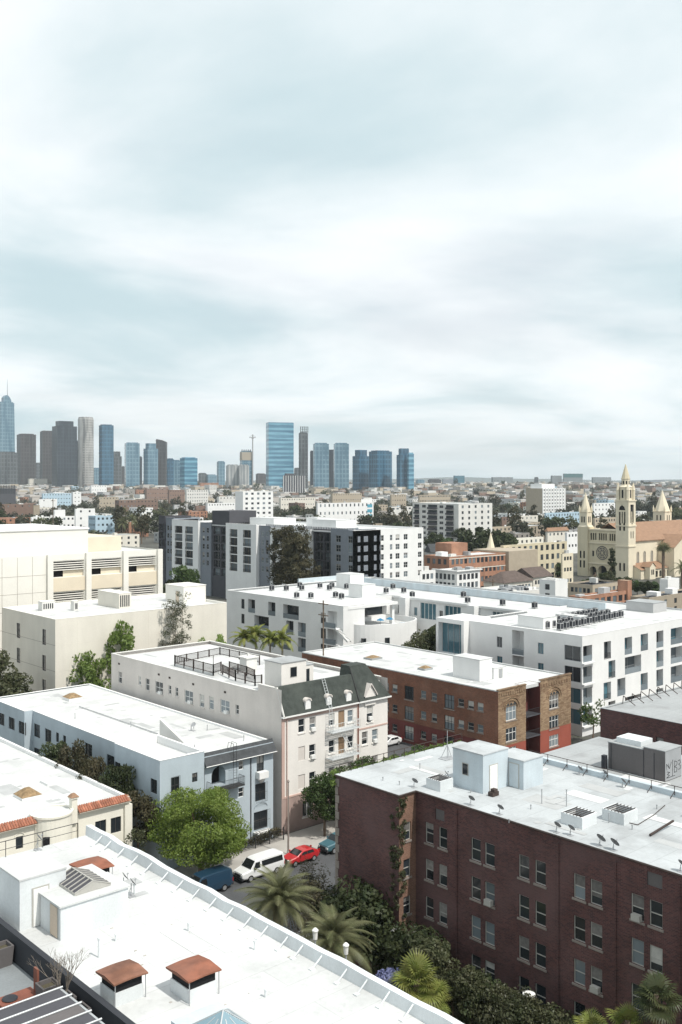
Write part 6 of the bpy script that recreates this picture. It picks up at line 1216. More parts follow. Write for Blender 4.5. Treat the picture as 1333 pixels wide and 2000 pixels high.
blk('tan_balcony_row', 'long tan apartment row with recessed balconies, right of centre', 817, 820, 914, 967, 1003, 'tan_wall', nF=20, fl=4, wh=1.9); blk('pale_flat_roof_block', 'low pale building with overhanging flat roof, centre right', 760, 764, 806, 990, 1026, 'offwhite', nF=5, fl=2, ww=3); blk('tan_small_block', 'tan apartment block left of the balcony row', 762, 765, 794, 966, 1001, 'tan_wall', nF=6, fl=4); blk('beige_walkup', 'beige walk up block below the twin blue towers', 646, 650, 722, 964, 995, 'tan_wall', nF=12, fl=3)
blk('blue_hall', 'low long teal exhibition hall under the right towers', 748, 752, 850, 943, 962, 'far_teal', 'far_roof', nF=0, xmax=150); blk('teal_office', 'teal glass office block right of the skyline', 886, 889, 920, 929, 960, 'far_teal', nF=8, fl=7, ww=2.5); blk('dark_small_office', 'small dark office beside the teal glass one', 864, 866, 886, 936, 962, 'slate', nF=0)
# M4
rb, bb = blk('ribbed_white_tower', 'nine storey block with brown flank and white ribs, right', 1028, 1060, 1104, 954, 1014, 'white', nF=8, fl=9, ww=2.0, wh=1.7); MB().box(bb[0]-.3, bb[1]+.1, 0, bb[0]-.03, bb[3], bb[4]+.1).build('brown_flank', 'tan_wall', rb); MB().box(bb[0]+4, bb[1]+4, bb[4], bb[2]-14, bb[3]-3, bb[4]+5).build('penthouse', 'white', rb)
for k in range(9): x = bb[0]+(bb[2]-bb[0])*k/8; MB().box(x-.35, bb[1]-.7, 0, x+.35, bb[1]-.03, bb[4]+.5).build('rib', 'white', rb)
blk('light_blue_apartments', 'light blue three storey building left of the church', 1064, 1067, 1134, 1002, 1046, 'pale_blue_wall', nF=12, fl=4); blk('white_apartments', 'white apartments left of the bell tower', 1157, 1160, 1202, 983, 1020, 'white', nF=6, fl=4, ww=2); blk('beige_block_by_tower', 'beige block between the two church towers', 1158, 1162, 1204, 1012, 1060, 'tan_wall', nF=8, fl=4)
blk('far_office', 'wide pale far office left of the green topped one', 1076, 1079, 1101, 929, 962, 'far_grey', 'far_roof'); rb, bb = blk('far_green_office', 'far office with dark green glass top on the horizon', 1100, 1102, 1152, 925, 962, 'far_grey', 'far_roof', xmax=120, nF=14, fl=6, ww=3); MB().box(bb[0]-.5, bb[1]-.6, bb[4]-14, bb[2]+.5, bb[1]-.05, bb[4]).build('green_glass_band', 'green_glass', rb)
blk('far_pale_office', 'far pale office right of the green topped one', 1156, 1159, 1203, 932, 962, 'far_grey', 'far_roof', xmax=120, nF=6, fl=5, ww=6, wh=2); blk('far_twin_office', 'far pale paired office on the horizon', 960, 963, 1007, 932, 962, 'far_grey', 'far_roof', xmax=120, nF=6, fl=5, ww=6, wh=2); blk('far_long_office', 'long low hazy office at the right horizon', 1252, 1255, 1314, 938, 962, 'slate', xmax=160)
blk('brown_tan_house', 'brown flat house among the low roofs left of the church', 978, 981, 1007, 1010, 1044, 'brown_wall', 'roof_grey', nF=4, fl=2); blk('pale_stucco_house', 'pale stucco block among the low roofs', 1005, 1008, 1051, 1008, 1042, 'cream', 'roof_grey', nF=5, fl=2)
blk('tan_stucco_row', 'tan stucco row house in front of the pale block', 945, 950, 1000, 1030, 1066, 'tan_wall', 'roof_grey', nF=6, fl=2); blk('red_tiled_house', 'cream house with red tiled roof left of the church', 1066, 1070, 1110, 1038, 1075, 'cream', pitched=(2.2, 'tile_far', 1), nF=5, fl=2); blk('dark_brown_warehouse', 'dark brown building at the right edge beyond the church', 1303, 1307, 1360, 992, 1024, 'brown_wall', 'roof_grey', nF=6, fl=2)
blk('cream_flat_house', 'cream flat roofed house with parapet left of the church front', 1000, 1005, 1062, 1052, 1092, 'cream_yellow', nF=6, fl=2); blk('white_small_house', 'small white house tucked by the church corner tower', 1104, 1108, 1130, 1040, 1082, 'white', nF=3, fl=2)
# M5
rb, bb = blk('long_red_brick_block', 'long two storey red brick building with pale bands', 829, 878, 988, 1088, 1169, 'brick_orange', 'roof_white', nF=13, nS=4, fl=4, ww=1.5, wh=1.9, st='s', xmax=80)
for z in (bb[4]-.9, bb[4]-4.9): MB().box(bb[0]-.05, bb[1]-.06, z, bb[2], bb[1]-.003, z+.3).build('pale_band', 'cream', rb)
MB().box(bb[2]-24, bb[1]+6, bb[4]-.4, bb[2]-15, bb[1]+14, bb[4]+4.2).build('brick_penthouse', 'brick_orange', rb); MB().box(bb[2]+.05, bb[1]-1.5, -.2, bb[2]+18, bb[1]+16, bb[4]+.6).build('cream_annex', 'tan_wall', rb)
x, y, z = att(959, 1071, 400); t = thing('stone_spirelet', 'small cream spire behind the red brick building', 'spire', (x, y, 0)); MB().lathe(x, y, [(1.6,0),(1.6,z),(1.9,z+.2)], 8).build('shaft', 'church_light', t); MB().lathe(x, y, [(1.6,z+.2),(.05,z+6.5)], 8).build('spire', 'church_light', t)
rb, bb = blk('school_building', 'long beige school building with a single upper row of windows', 978, 984, 1108, 1066, 1146, 'church', 'roof_grey', nF=11, fl=4, ww=1.9, wh=2.3, st='s', xmax=80)
rb, bb = blk('school_gable_block', 'pale projecting end block with arched door beside the school', 1096, 1099, 1120, 1082, 1150, 'church_light', 'roof_grey', nF=3, fl=3)
blk('victorian_white_block', 'white cornice house with bay windows, left one', 818, 821, 851, 1116, 1190, 'white', 'roof_white', nF=3, fl=4, st='s', wh=1.8, cap='white'); rb, bb = blk('victorian_white_block', 'white two storey house with heavy cornice and bays, right one', 846, 893, 938, 1117, 1188, 'white', 'roof_grey', nF=5, nS=5, fl=4, st='s', wh=1.9, cap='white')
MB().box(bb[0]-.6, bb[1]-.6, bb[4]+.06, bb[2]+.6, bb[1]+.2, bb[4]+.4).build('cornice', 'white', rb); MB().box(bb[0]-.6, bb[1]+.21, bb[4]+.06, bb[0]+.2, bb[3], bb[4]+.4).build('cornice', 'white', rb)
blk('brown_roof_house', 'long house with brown hipped roof, right of the white houses', 945, 985, 1040, 1139, 1180, 'cream', pitched=(3.4, 'shingle_brown', 1), nF=8, fl=2, st='s'); blk('brown_roof_house', 'brown roofed house with gable near the school', 1000, 1042, 1078, 1128, 1165, 'cream', pitched=(3.2, 'shingle_brown'), nF=6, fl=2); blk('gabled_grey_house', 'grey roofed house with twin gables behind the brick building', 832, 842, 890, 1079, 1112, 'grey_wall', pitched=(4, 'shingle_dark'), nF=4, fl=2)
rb, bb = blk('white_roof_workshop', 'low building with cluttered white roof behind the modern block', 930, 1005, 1070, 1157, 1230, 'offwhite', 'roof_white', nF=0)
rg = random.Random(12)
for k in range(22): x, y = rg.uniform(bb[0]+2, bb[2]-2), rg.uniform(bb[1]+2, bb[3]-3); MB().box(x, y, bb[4]-.39, x+rg.uniform(.6, 2), y+rg.uniform(.6, 2), bb[4]+rg.uniform(.1, .9)).build('roof_unit', rg.choice(('grey_metal', 'charcoal', 'offwhite')), rb)
blk('white_lift_tower', 'white lift tower box rising behind the grey screen wall', 1054, 1085, 1109, 1134, 1245, 'white_modern', 'white', nF=0, nS=1, fl=6)
# M6
def patchy(rb, bb, n, seed):
    rg = random.Random(seed)
    for k in range(n): x, y = rg.uniform(bb[0]+1, bb[2]-4), rg.uniform(bb[1]+1, bb[3]-3); MB().box(x, y, bb[4]-.395, x+rg.uniform(1.5, 4), y+rg.uniform(1, 2.2), bb[4]-.1).build('solar_panel', 'solar', rb)
rb, bb = blk('cream_solar_block', 'cream flat building with dark panels on its roof before the church', 1110, 1158, 1215, 1143, 1200, 'tan_wall', 'roof_dark', nF=6, nS=5, fl=3, st='s'); patchy(rb, bb, 26, 1)
rb, bb = blk('orange_brick_wing', 'orange brick wing with end pier right of the lift tower', 1112, 1133, 1232, 1166, 1232, 'brick_orange', 'roof_white', nF=8, fl=4, st='s', ww=2, wh=1.8); MB().box(bb[2]-2.2, bb[1]-.4, 0, bb[2]+.05, bb[1]+3, bb[4]+3).build('end_pier', 'brick_orange', rb)
rb, bb = blk('long_cream_block', 'long cream building with patchy panelled roof at the right edge', 1232, 1268, 1420, 1168, 1222, 'tan_wall', 'roof_dark', nF=8, nS=5, fl=3, st='s'); patchy(rb, bb, 26, 2)
blk('white_roof_box', 'small white box on the roofs below the church', 1289, 1305, 1327, 1132, 1190, 'white', 'white')
# ------------------------------------------------------------------ skyline
def towermat(name, c1, c2, fh=4., fw=3.2, rough=.25, spec=.5, vert=.5, band=.5, streaky=False):
    m = bpy.data.materials.new(name); m.use_nodes = True; nt = m.node_tree; N = nt.nodes; L = nt.links; b = N['Principled BSDF']
    b.inputs['Roughness'].default_value = rough; b.inputs['Specular IOR Level'].default_value = spec
    tc = N.new('ShaderNodeTexCoord'); sp = N.new('ShaderNodeSeparateXYZ'); L.new(tc.outputs['Object'], sp.inputs[0])
    def mth(op, a, c):
        q = N.new('ShaderNodeMath'); q.operation = op
        for i, v in enumerate((a, c)):
            if isinstance(v, (int, float)): q.inputs[i].default_value = v
            else: L.new(v, q.inputs[i])
        return q.outputs[0]
    def cell(v, s, f): return mth('LESS_THAN', mth('FRACT', mth('DIVIDE', v, s), 0), f)
    h = cell(sp.outputs[2], fh, band); v = cell(mth('ADD', sp.outputs[0], sp.outputs[1]), fw, vert)
    g = mth('MAXIMUM', h, v) if vert > 0 else h
    mp = N.new('ShaderNodeMapping'); mp.inputs['Scale'].default_value = (.012, .012, .16) if streaky else (.09, .09, .012); L.new(tc.outputs['Object'], mp.inputs[0]); n3 = N.new('ShaderNodeTexNoise'); n3.inputs['Scale'].default_value = 1; n3.inputs['Detail'].default_value = 5; L.new(mp.outputs[0], n3.inputs['Vector']); r3 = N.new('ShaderNodeMapRange'); r3.inputs[1].default_value = .35; r3.inputs[2].default_value = .65; r3.inputs[3].default_value = .1; r3.inputs[4].default_value = 1.3; L.new(n3.outputs[0], r3.inputs[0]); g = mth('MINIMUM', mth('MULTIPLY', mth('ADD', g, .35), r3.outputs[0]), 1.0)
    n = N.new('ShaderNodeTexNoise'); n.inputs['Scale'].default_value = .035; n.inputs['Detail'].default_value = 4; L.new(tc.outputs['Object'], n.inputs['Vector'])
    mx = N.new('ShaderNodeMix'); mx.data_type = 'RGBA'; L.new(mth('MULTIPLY', g, mth('ADD', n.outputs[0], .35)), mx.inputs['Factor']); mx.inputs['A'].default_value = (*c1, 1); mx.inputs['B'].default_value = (*c2, 1); L.new(mx.outputs['Result'], b.inputs['Base Color']); MT[name] = m
towermat('tw_blue', (.015, .06, .11), (.06, .17, .26), 12, 9, .15, .5, .25, .3); towermat('tw_sky', (.03, .13, .22), (.20, .42, .54), 12, 5, .12, .6, 0, .5, True); towermat('tw_dark', (.018, .024, .034), (.05, .06, .075), 12, 9, .4, .3, .4, .3); towermat('tw_brown', (.034, .031, .033), (.09, .08, .082), 12, 9, .5, .3, .4, .3)
towermat('tw_white', (.12, .12, .12), (.50, .49, .47), 8, 9, .6, .3, .45, .4); towermat('tw_grey', (.03, .035, .042), (.14, .15, .155), 12, 9, .5, .3, .4, .3); towermat('tw_pale', (.06, .14, .20), (.20, .31, .38), 12, 9, .15, .5, .3, .3); towermat('tw_stripe', (.16, .18, .2), (.52, .52, .5), 400, 9, .5, .3, .45, 0)
def where(u):
    for lim, n in ((60,'under the sail crown tower'),(130,'under the black towers'),(190,'under the pale round tower'),(245,'under the blue tower left'),(330,'under the curved roof tower'),(420,'under the glassy cube'),(500,'under the crane'),(580,'under the broad blue tower'),(690,'under the pale twin slabs'),(770,'under the angled blue towers'),(860,'under the rightmost blue tower'),(960,'near the teal office'),(1050,'near the far paired office'),(1150,'near the ribbed white block'),(1230,'near the bell tower')):
        if u < lim: return n
    return 'at right beyond the church'
TB = []
def tower(label, u0, u1, vt, D, m, phi=25, dep=.8, shape='box', extra=None, name='skyscraper', base_drop=0):
    uc = (u0+u1)/2; x, y, z1 = att(uc, vt, D); app = (u1-u0)*D/F; p = R(abs(phi)); W = app/(math.cos(p)+dep*math.sin(p)) if shape != 'round' else app
    # depth t runs along the view axis, so turn the plan relative to the line of sight
    az = -TH+R(phi)-math.atan2((uc-CX), F)
    t = thing(name, label, 'skyscraper', (x, y, 0), 'towers of the downtown skyline', az); b = MB(); h = W/2; d = W*dep/2
    def P(mb, nm, mm):  # local coordinates
        me = mb.mesh(nm, mm); return inst(me, nm, t)
    if shape == 'box': b.box(-h, -d, 0, h, d, z1)
    elif shape == 'round': b.lathe(0, 0, [(h, 0), (h, z1-8), (h*.9, z1)], 16)
    elif shape == 'taper': b.frustum((0,0,0), (h, d), (0,0,z1), (h*.86, d*.86))
    elif shape == 'curve':
        n = 8; pts = [(-h, z1*.96)]+[(-h+2*h*k/n, z1*(.99-.05*(k/n)**2)) for k in range(n+1)]
        for sgn in (-d, d): b.poly([(-h, sgn, 0), (h, sgn, 0)]+[(a, sgn, c) for a, c in reversed(pts[1:])])
        for (a, c), (e, f) in zip(pts[1:], pts[2:]): b.poly([(a,-d,c),(e,-d,f),(e,d,f),(a,d,c)])
        b.poly([(-h,-d,0),(-h,d,0),(-h,d,pts[1][1]),(-h,-d,pts[1][1])]); b.poly([(h,-d,0),(h,d,0),(h,d,pts[-1][1]),(h,-d,pts[-1][1])])
    elif shape == 'step':
        b.box(-h, -d, 0, h, d, z1-16); b.box(-h*.72, -d*.72, z1-16, h*.72, d*.72, z1)
    P(b, 'shaft', m); TB.append((u0, u1))
    if shape in ('box', 'taper'): P(MB().box(-h*.8, -d*.8, z1, h*.75, d*.8, z1+2.5), 'rooftop_plant', m)
    if extra: extra(t, P, h, d, z1)
    return t
def x_spire(t, P, h, d, z1):
    b = MB(); n = 8; zz = lambda k: z1+26-18*((k/n-.42)/.58)**2
    pts = [(-h*.35+1.0*h*k/n*.95, zz(k)) for k in range(n+1)]
    for s in (-d*.5, d*.5): b.poly([(pts[0][0], s, z1)]+[(a, s, c) for a, c in pts]+[(pts[-1][0], s, z1)])
    for (a, c), (e, f) in zip(pts, pts[1:]): b.poly([(a,-d*.5,c),(e,-d*.5,f),(e,d*.5,f),(a,d*.5,c)])
    for a in (pts[0], pts[-1]): b.poly([(a[0],-d*.5,z1),(a[0],d*.5,z1),(a[0],d*.5,a[1]),(a[0],-d*.5,a[1])])
    P(b, 'sail_crown', 'tw_pale'); P(MB().tube((h*.25, 0, z1+15), (h*.25, 0, z1+80), .9, 5, 0, .3), 'spire', 'tw_grey')
tower('tallest glass tower with sail crown and spire at the left edge', -8, 30, 787, 3350, 'tw_pale', 22, .7, 'taper', x_spire)
tower('grey gridded tower low at the left edge', -6, 34, 884, 3000, 'tw_grey', 12); tower('plain dark brown tower right of the sail crown tower', 34, 70, 849, 3200, 'tw_brown', 18); tower('narrow grey brown gridded tower beside the black one', 79, 106, 843, 3300, 'tw_brown', 15)
tower('massive black tower with stepped top', 103, 150, 823, 3100, 'tw_dark', 20, .7, 'step'); tower('slim dark slab wedged beside the pale cylinder', 147, 156, 862, 3250, 'tw_dark', 5); tower('pale round striped tower, tallest of the middle left', 153, 183, 815, 3200, 'tw_white', 0, .9, 'round')
tower('blue glass tower right of the pale round one', 194, 222, 831, 3000, 'tw_blue', 18); tower('small grey stepped tower between two blue ones', 218, 238, 882, 3300, 'tw_grey', 12, .8, 'step'); tower('blue tower with flat lit front left of the twin tops', 244, 273, 866, 3000, 'tw_pale', 8)
tower('thin dark slab behind the flat blue tower', 270, 278, 893, 3300, 'tw_dark', 5); tower('blue tower with raised corner top', 281, 309, 866, 3000, 'tw_pale', 28, .8, 'step'); tower('dark brown tower with curved roof', 305, 327, 857, 3100, 'tw_brown', -12, .7, 'curve')
tower('low blue block under the curved roof tower', 326, 340, 897, 2900, 'tw_blue', 20); tower('low pale blue block next to the glassy cube', 338, 353, 900, 3000, 'tw_pale', 10); tower('glassy blue cube with dark left half', 352, 386, 895, 2900, 'tw_sky', 25)
tower('small grey tower standing in the gap left of centre', 424, 440, 902, 3400, 'tw_pale', 20); tower('white striped slab, left of the building site tower', 442, 468, 909, 2900, 'tw_stripe', 10); tower('white striped slab in front of the building site tower', 466, 487, 909, 2880, 'tw_stripe', 10)
def x_site(t, P, h, d, z1):
    b = MB(); b.box(-h*1.02, -d*1.02, z1-26, h*1.02, d*1.02, z1-2); P(b, 'concrete_floors', 'tan_wall'); b = MB()
    for k in range(6): b.box(-h+2*h*k/5-1, -d, z1, -h+2*h*k/5+1, -d+2, z1+6)
    P(b, 'column_starters', 'tw_grey')
tower('tower under construction with raw concrete top', 469, 494, 882, 2950, 'tw_pale', 15, .8, 'box', x_site)
cxx, cyy, _ = att(494, 940, 2940); t = thing('tower_crane', 'thin tower crane beside the unfinished tower', 'crane', (cxx, cyy, 0), None, -TH); zt = att(494, 850, 2940)[2]
inst(MB().box(-1.6, -1.6, 0, 1.6, 1.6, zt+2).mesh('mast', 'grey_wall'), 'mast', t); inst(MB().box(-10, -1, zt-8, 9, 1, zt-5).mesh('jib', 'grey_wall'), 'jib', t); inst(MB().box(-3, -2, zt-11, 3, 2, zt-8).mesh('cab', 'grey_wall'), 'cab', t); inst(MB().tube((-9,0,zt-5),(0,0,zt+2),.5,4).tube((8,0,zt-5),(0,0,zt+2),.5,4).mesh('stay_cables', 'grey_wall'), 'stay_cables', t)
def x_big(t, P, h, d, z1):
    P(MB().box(-h*1.001, -d*1.002, z1+.1, h*1.001, d*1.002, z1+6), 'glass_crown', 'tw_sky'); P(MB().box(h*.2, -d*1.35, 0, h*1.12, -d*1.01, z1*.3), 'lower_block', 'tw_pale')
tower('broad bright blue glass tower, most prominent in the centre', 520, 574, 830, 2700, 'tw_sky', 14, .45, 'box', x_big)
def x_slim(t, P, h, d, z1):
    b = MB()
    for k in range(5): b.box(-h+2*h*k/4-.8, -d, z1, -h+2*h*k/4+.8, -d+1.6, z1+18)
    for k in range(3): b.box(-h, -d, z1+4+k*6, h, -d+1.6, z1+5+k*6)
    P(b, 'lattice_top', 'tw_grey')
tower('slim grey tower with open lattice top', 584, 602, 846, 2750, 'tw_grey', 18, .8, 'box', x_slim)
tower('left twin of the two pale blue glass slabs', 612, 643, 867, 2600, 'tw_pale', 12, .5); tower('right twin of the two pale blue glass slabs', 652, 682, 867, 2600, 'tw_pale', 8, .5); tower('dark slab standing in for the darker left side of the right twin', 641, 655, 880, 2750, 'tw_dark', 5); tower('dark slab standing in for the darker left side of the left twin', 606, 614, 882, 2700, 'tw_dark', 5)  # last two slabs stand in for the darker sides of the twins
tower('blue angled tower right of the twin slabs', 689, 722, 879, 2600, 'tw_blue', 38, .8, 'step'); tower('wide blue angled tower, second right of the twins', 721, 766, 882, 2550, 'tw_blue', 35); tower('rightmost tall blue tower of the skyline', 775, 803, 876, 2500, 'tw_blue', 25, .8, 'step'); tower('lower bright blue shoulder of the rightmost tower', 796, 809, 886, 2480, 'tw_sky', 20)
for i, (u0, u1, v) in enumerate([(388,404,925),(402,424,928),(500,520,926),(60,80,905),(182,196,915),(238,246,912),(575,586,915),(812,830,938),(836,862,937),(1044,1052,933)]):
    tower('small hazy block low on the horizon, '+where(u0), u0, u1, v, 3600, ('tw_grey', 'tw_pale', 'tw_brown')[i % 3], 20, name='far_block')

# ------------------------------------------------------------------ foliage
def leaves(mb, rr, c, rad, n, s, m=0, flat=.75, shell_=.55, asp=.55):
    for _ in range(n):
        d = Vector((rr.gauss(0, 1), rr.gauss(0, 1), rr.gauss(0, 1))).normalized(); k = shell_+(1-shell_)*rr.random()**.5
        p = Vector((c[0]+d.x*rad*k, c[1]+d.y*rad*k, c[2]+d.z*rad*k*flat)); a = (d+Vector((rr.gauss(0, 1), rr.gauss(0, 1), rr.gauss(0, 1)))*.8).normalized(); b = a.orthogonal().normalized()
        ang = rr.random()*6.28; b = b*math.cos(ang)+a.cross(b)*math.sin(ang); e = a.cross(b)*asp; q = s*rr.uniform(.7, 1.25)
        mb.poly([p-b*q-e*q*.4, p-e*q, p+b*q, p+e*q], m)
def crown_blobs(rr, rx, rz, n, br, top=.0):
    r = []
    for _ in range(n):
        d = Vector((rr.gauss(0, 1), rr.gauss(0, 1), rr.gauss(0, 1))).normalized(); k = rr.uniform(.55, .92); r.append((Vector((d.x*rx*k, d.y*rx*k, d.z*rz*k+top)), br*rr.uniform(.7, 1.25)))
    return r
TM = {}
def treemesh(key, rx, rz, th, nb, br, nl, ls, seed, leaf, bark='bark', limbs=5, flat=.8):
    """crown centred at height th, trunk from the ground"""
    if key in TM: return TM[key]
    rr = random.Random(seed); c = MB(); t = MB(); top = Vector((rr.uniform(-.2, .2), rr.uniform(-.2, .2), th-rz*.35)); r0 = max(.12, rx*.07)
    t.tube((0, 0, -.3), top*.6, r0, 7, 0, r0*.75); t.tube(top*.6, top, r0*.75, 6, 0, r0*.5)
    bl = crown_blobs(rr, rx, rz, nb, br)
    for i, (p, b_) in enumerate(bl):
        leaves(c, rr, (p.x, p.y, p.z+th), b_, nl, ls, 0, flat)
        if i % max(1, nb//limbs) == 0: t.tube(top*.8, (p.x*.8, p.y*.8, p.z*.8+th), r0*.4, 5, 0, r0*.12)
    TM[key] = (t.mesh('trunk', bark), c.mesh('crown', leaf)); return TM[key]
def tree(name, label, x, y, meshes, rz=0, s=1., group=None, z=0, cat='tree', sz=None):
    t = thing(name, label, cat, (x, y, z), group, rz); t.scale = (s, s, sz or s); inst(meshes[0], 'trunk', t); inst(meshes[1], 'crown', t); return t
tree('ficus_tree', 'broad bright green street tree over the parked blue van', 59.8, 88.6, treemesh('ficus', 5.3, 3.7, 5.3, 70, 1.45, 520, .125, 5, 'leaf_ficus', flat=.62))
tree('street_tree', 'round green tree at the foot of the pink mansard building', 77.2, 88.6, treemesh('ft2', 2.5, 2.7, 4.9, 32, 1.0, 210, .16, 6, 'leaf_mid'))
G3 = treemesh('gap', 2.6, 3.0, 6.6, 34, 1.0, 150, .18, 7, 'leaf_dark'); G4 = treemesh('gap2', 2.5, 2.9, 6.0, 30, 1.0, 150, .18, 8, 'leaf_brown')
for i, (x, y, g, s, lab) in enumerate([(55.2,93.6,G4,.95,'brownish tree between cream and blue buildings, nearest the street'),(55.2,98.2,G3,1.08,'dark tree second from the street in the gap by the blue wall'),(55.1,103.2,G4,1.15,'brown leaved tree in the middle of the gap by the blue wall'),(55.3,108.6,G4,1.22,'tallest brown leaved tree beside the blue wall'),(55.2,113.2,G3,1.05,'dark tree farthest back in the gap by the blue wall')]): tree('gap_tree', lab, x, y, g, i*1.3, .78, 'trees in the gap beside the blue building', sz=s*1.05)
G5 = treemesh('left', 5.0, 5.2, 9.5, 50, 1.7, 170, .28, 9, 'leaf_olive')
tree('side_tree', 'large dark tree at the left edge before the cream block', 63, 149.5, G5, .4, 1.05); tree('side_tree', 'lower tree behind the white roofed blue building, left', 67.5, 141.8, treemesh('left2', 3., 3.4, 6.5, 30, 1.2, 150, .22, 10, 'leaf_olive'), 1.5)
G6 = treemesh('bright', 2.5, 3.4, 9.5, 24, .95, 80, .26, 11, 'leaf_bright', 'bark_pale')
tree('young_tree', 'fresh green tree top right of the pair against the cream wall', 81.6, 144.6, G6, .2, 1.05, 'fresh green trees by the cream wall', sz=1.55); tree('young_tree', 'fresh green lower tree of the pair against the cream wall', 76.8, 144.6, G6, 2.2, 1.15, 'fresh green trees by the cream wall', sz=1.2); tree('young_tree', 'small fresh green tree top right of the sparse eucalyptus', 101.5, 144.6, G6, 4, .7, 'fresh green trees by the cream wall', sz=1.22); tree('young_tree', 'small fresh green tree top peeping over the pink roof', 98.2, 144.6, G6, 3, .6, 'fresh green trees by the cream wall', sz=1.2)
def eucalyptus(name, label, x, y, H_, seed, leaf, n=60, sp=2.6, nl=55, ls=.2, z0=.4, br=.9):
    rr = random.Random(seed); t = thing(name, label, 'tree', (x, y, 0)); k = MB(); c = MB(); stems = [(Vector((x+a, y+b_, 0)), Vector((x+a*3, y+b_*3, H_*f))) for a, b_, f in ((-.25,.1,.97),(.3,-.1,1.),(0,.2,.9))]
    for a, e in stems: k.tube(a, a.lerp(e, .5), .17, 6, 0, .12); k.tube(a.lerp(e, .5), e, .12, 5, 0, .03)
    for i in range(n):
        a, e = stems[i % 3]; f = z0+(1-z0)*rr.random(); p = a.lerp(e, f); d = Vector((rr.uniform(-1, 1), rr.uniform(-1, 1), rr.uniform(-.1, .5))); q = p+d*sp*(1.15-f*.7); k.tube(p, q, .035, 4, 0, .012); leaves(c, rr, q, br*rr.uniform(.6, 1.2), nl, ls, 0, .9, .2, .35)
    k.build('trunk', 'bark_pale', t); c.build('crown', leaf, t); return t
eucalyptus('eucalyptus', 'tall sparse eucalyptus casting its shadow on the cream wall', 92.3, 143.9, 22.6, 13, 'leaf_euc', 75, 2.3, 42, .2, .52, .8)
t_ = eucalyptus('eucalyptus', 'big reddish brown eucalyptus before the grey and white apartments', 199.5, 247, 26.5, 14, 'leaf_brown', 150, 7.0, 95, .42, .34, 1.7)
eucalyptus('eucalyptus', 'second brown eucalyptus at the right side of the big one', 198.5, 240, 24.5, 15, 'leaf_brown', 90, 5.5, 95, .42, .36, 1.6)
GM = treemesh('mid', 3.6, 3.2, 5.6, 26, 1.5, 70, .45, 16, 'leaf_mid'); GD = treemesh('midd', 4.2, 3.6, 6.2, 28, 1.7, 70, .5, 17, 'leaf_dark'); GO = treemesh('mido', 3.8, 4.6, 7.2, 28, 1.6, 70, .5, 18, 'leaf_olive')
for i, (u, v, t0, g, s, lab) in enumerate([(335,1135,395,GM,1.5,'green street tree left of the orange panel by the grey apartments'),(360,1142,330,GM,1.5,'bushy green tree right of the louvred block'),(325,1150,300,GD,1.2,'darker tree low beside the louvred block'),(440,1125,385,GM,1.0,'small tree by the foot of the grey tower bay'),(480,1128,375,GD,1.0,'small dark tree left of the big eucalyptus'),
    (1035,1075,445,GD,.9,'dark tree before the school wall'),(1055,1118,425,GM,1.0,'garden tree left of the school palm'),(1030,1120,430,GO,.8,'slim garden tree by the school'),(1095,1125,420,GM,.8,'low garden tree right of the school palm'),
    (932,1065,470,GD,2.0,'big dark round tree behind the red brick penthouse, left'),(975,1066,480,GD,1.8,'big dark round tree behind the small spire, right'),(850,1052,560,GD,1.3,'dark tree behind the grey gabled house'),(875,1060,540,GM,1.2,'green tree by the grey gabled house'),(905,1050,600,GD,1.4,'dark tree at the foot of the grey balcony block'),
    (1192,1128,400,GO,.5,'low bush at the foot of the bell tower'),(1180,1130,405,GD,.5,'clipped bush by the church doors'),(1140,1133,372,GM,.55,'garden bush left of the church arches'),(1150,1136,366,GD,.6,'dark bush before the left church arch'),(1168,1134,370,GM,.55,'green bush before the middle church arch'),(1214,1134,368,GD,.65,'dark bush below the bell tower'),(1226,1136,362,GO,.6,'olive bush right of the bell tower foot'),(1245,1134,366,GM,.6,'green bush before the church porch'),(1262,1136,360,GD,.6,'dark bush before the church aisle'),(1278,1135,362,GM,.6,'green bush left of the shaggy palm')]):
    x, y, _ = att(u, v, t0); tree('garden_tree', lab, x, y, g, i*.9, s, 'trees among the middle blocks')
x, y, _ = att(1196, 1120, 405); q = treemesh('cyp', .9, 5.5, 6.2, 26, .6, 60, .25, 19, 'leaf_dark'); tree('cypress', 'narrow dark cypress in front of the church facade', x, y, q, 0, 1.35)
GC = treemesh('court', 3.4, 3.0, 7.0, 30, 1.2, 130, .22, 20, 'leaf_dark'); GC2 = treemesh('court2', 2.8, 2.8, 7.4, 26, 1.2, 130, .22, 21, 'leaf_olive')
for i, (x, y, g, s, lab) in enumerate([(143,131,GC,1.0,'dark courtyard tree left of the white framed bay'),(146,127.5,GC2,1.05,'olive courtyard tree nearest the framed bay'),(149,134.5,GC,1.0,'dark courtyard tree in the middle of the white block'),(143.5,136,GC2,.9,'low courtyard tree near the curved terrace')]): tree('courtyard_tree', lab, x, y, g, i, s*1.35, 'trees in the white courtyard')
x, y = 136.2, 91.2; tree('street_tree', 'thin pale street tree by the corner of the white modern block', x, y, treemesh('thin', 2.0, 2.4, 5.0, 16, .8, 50, .2, 22, 'leaf_mid'))
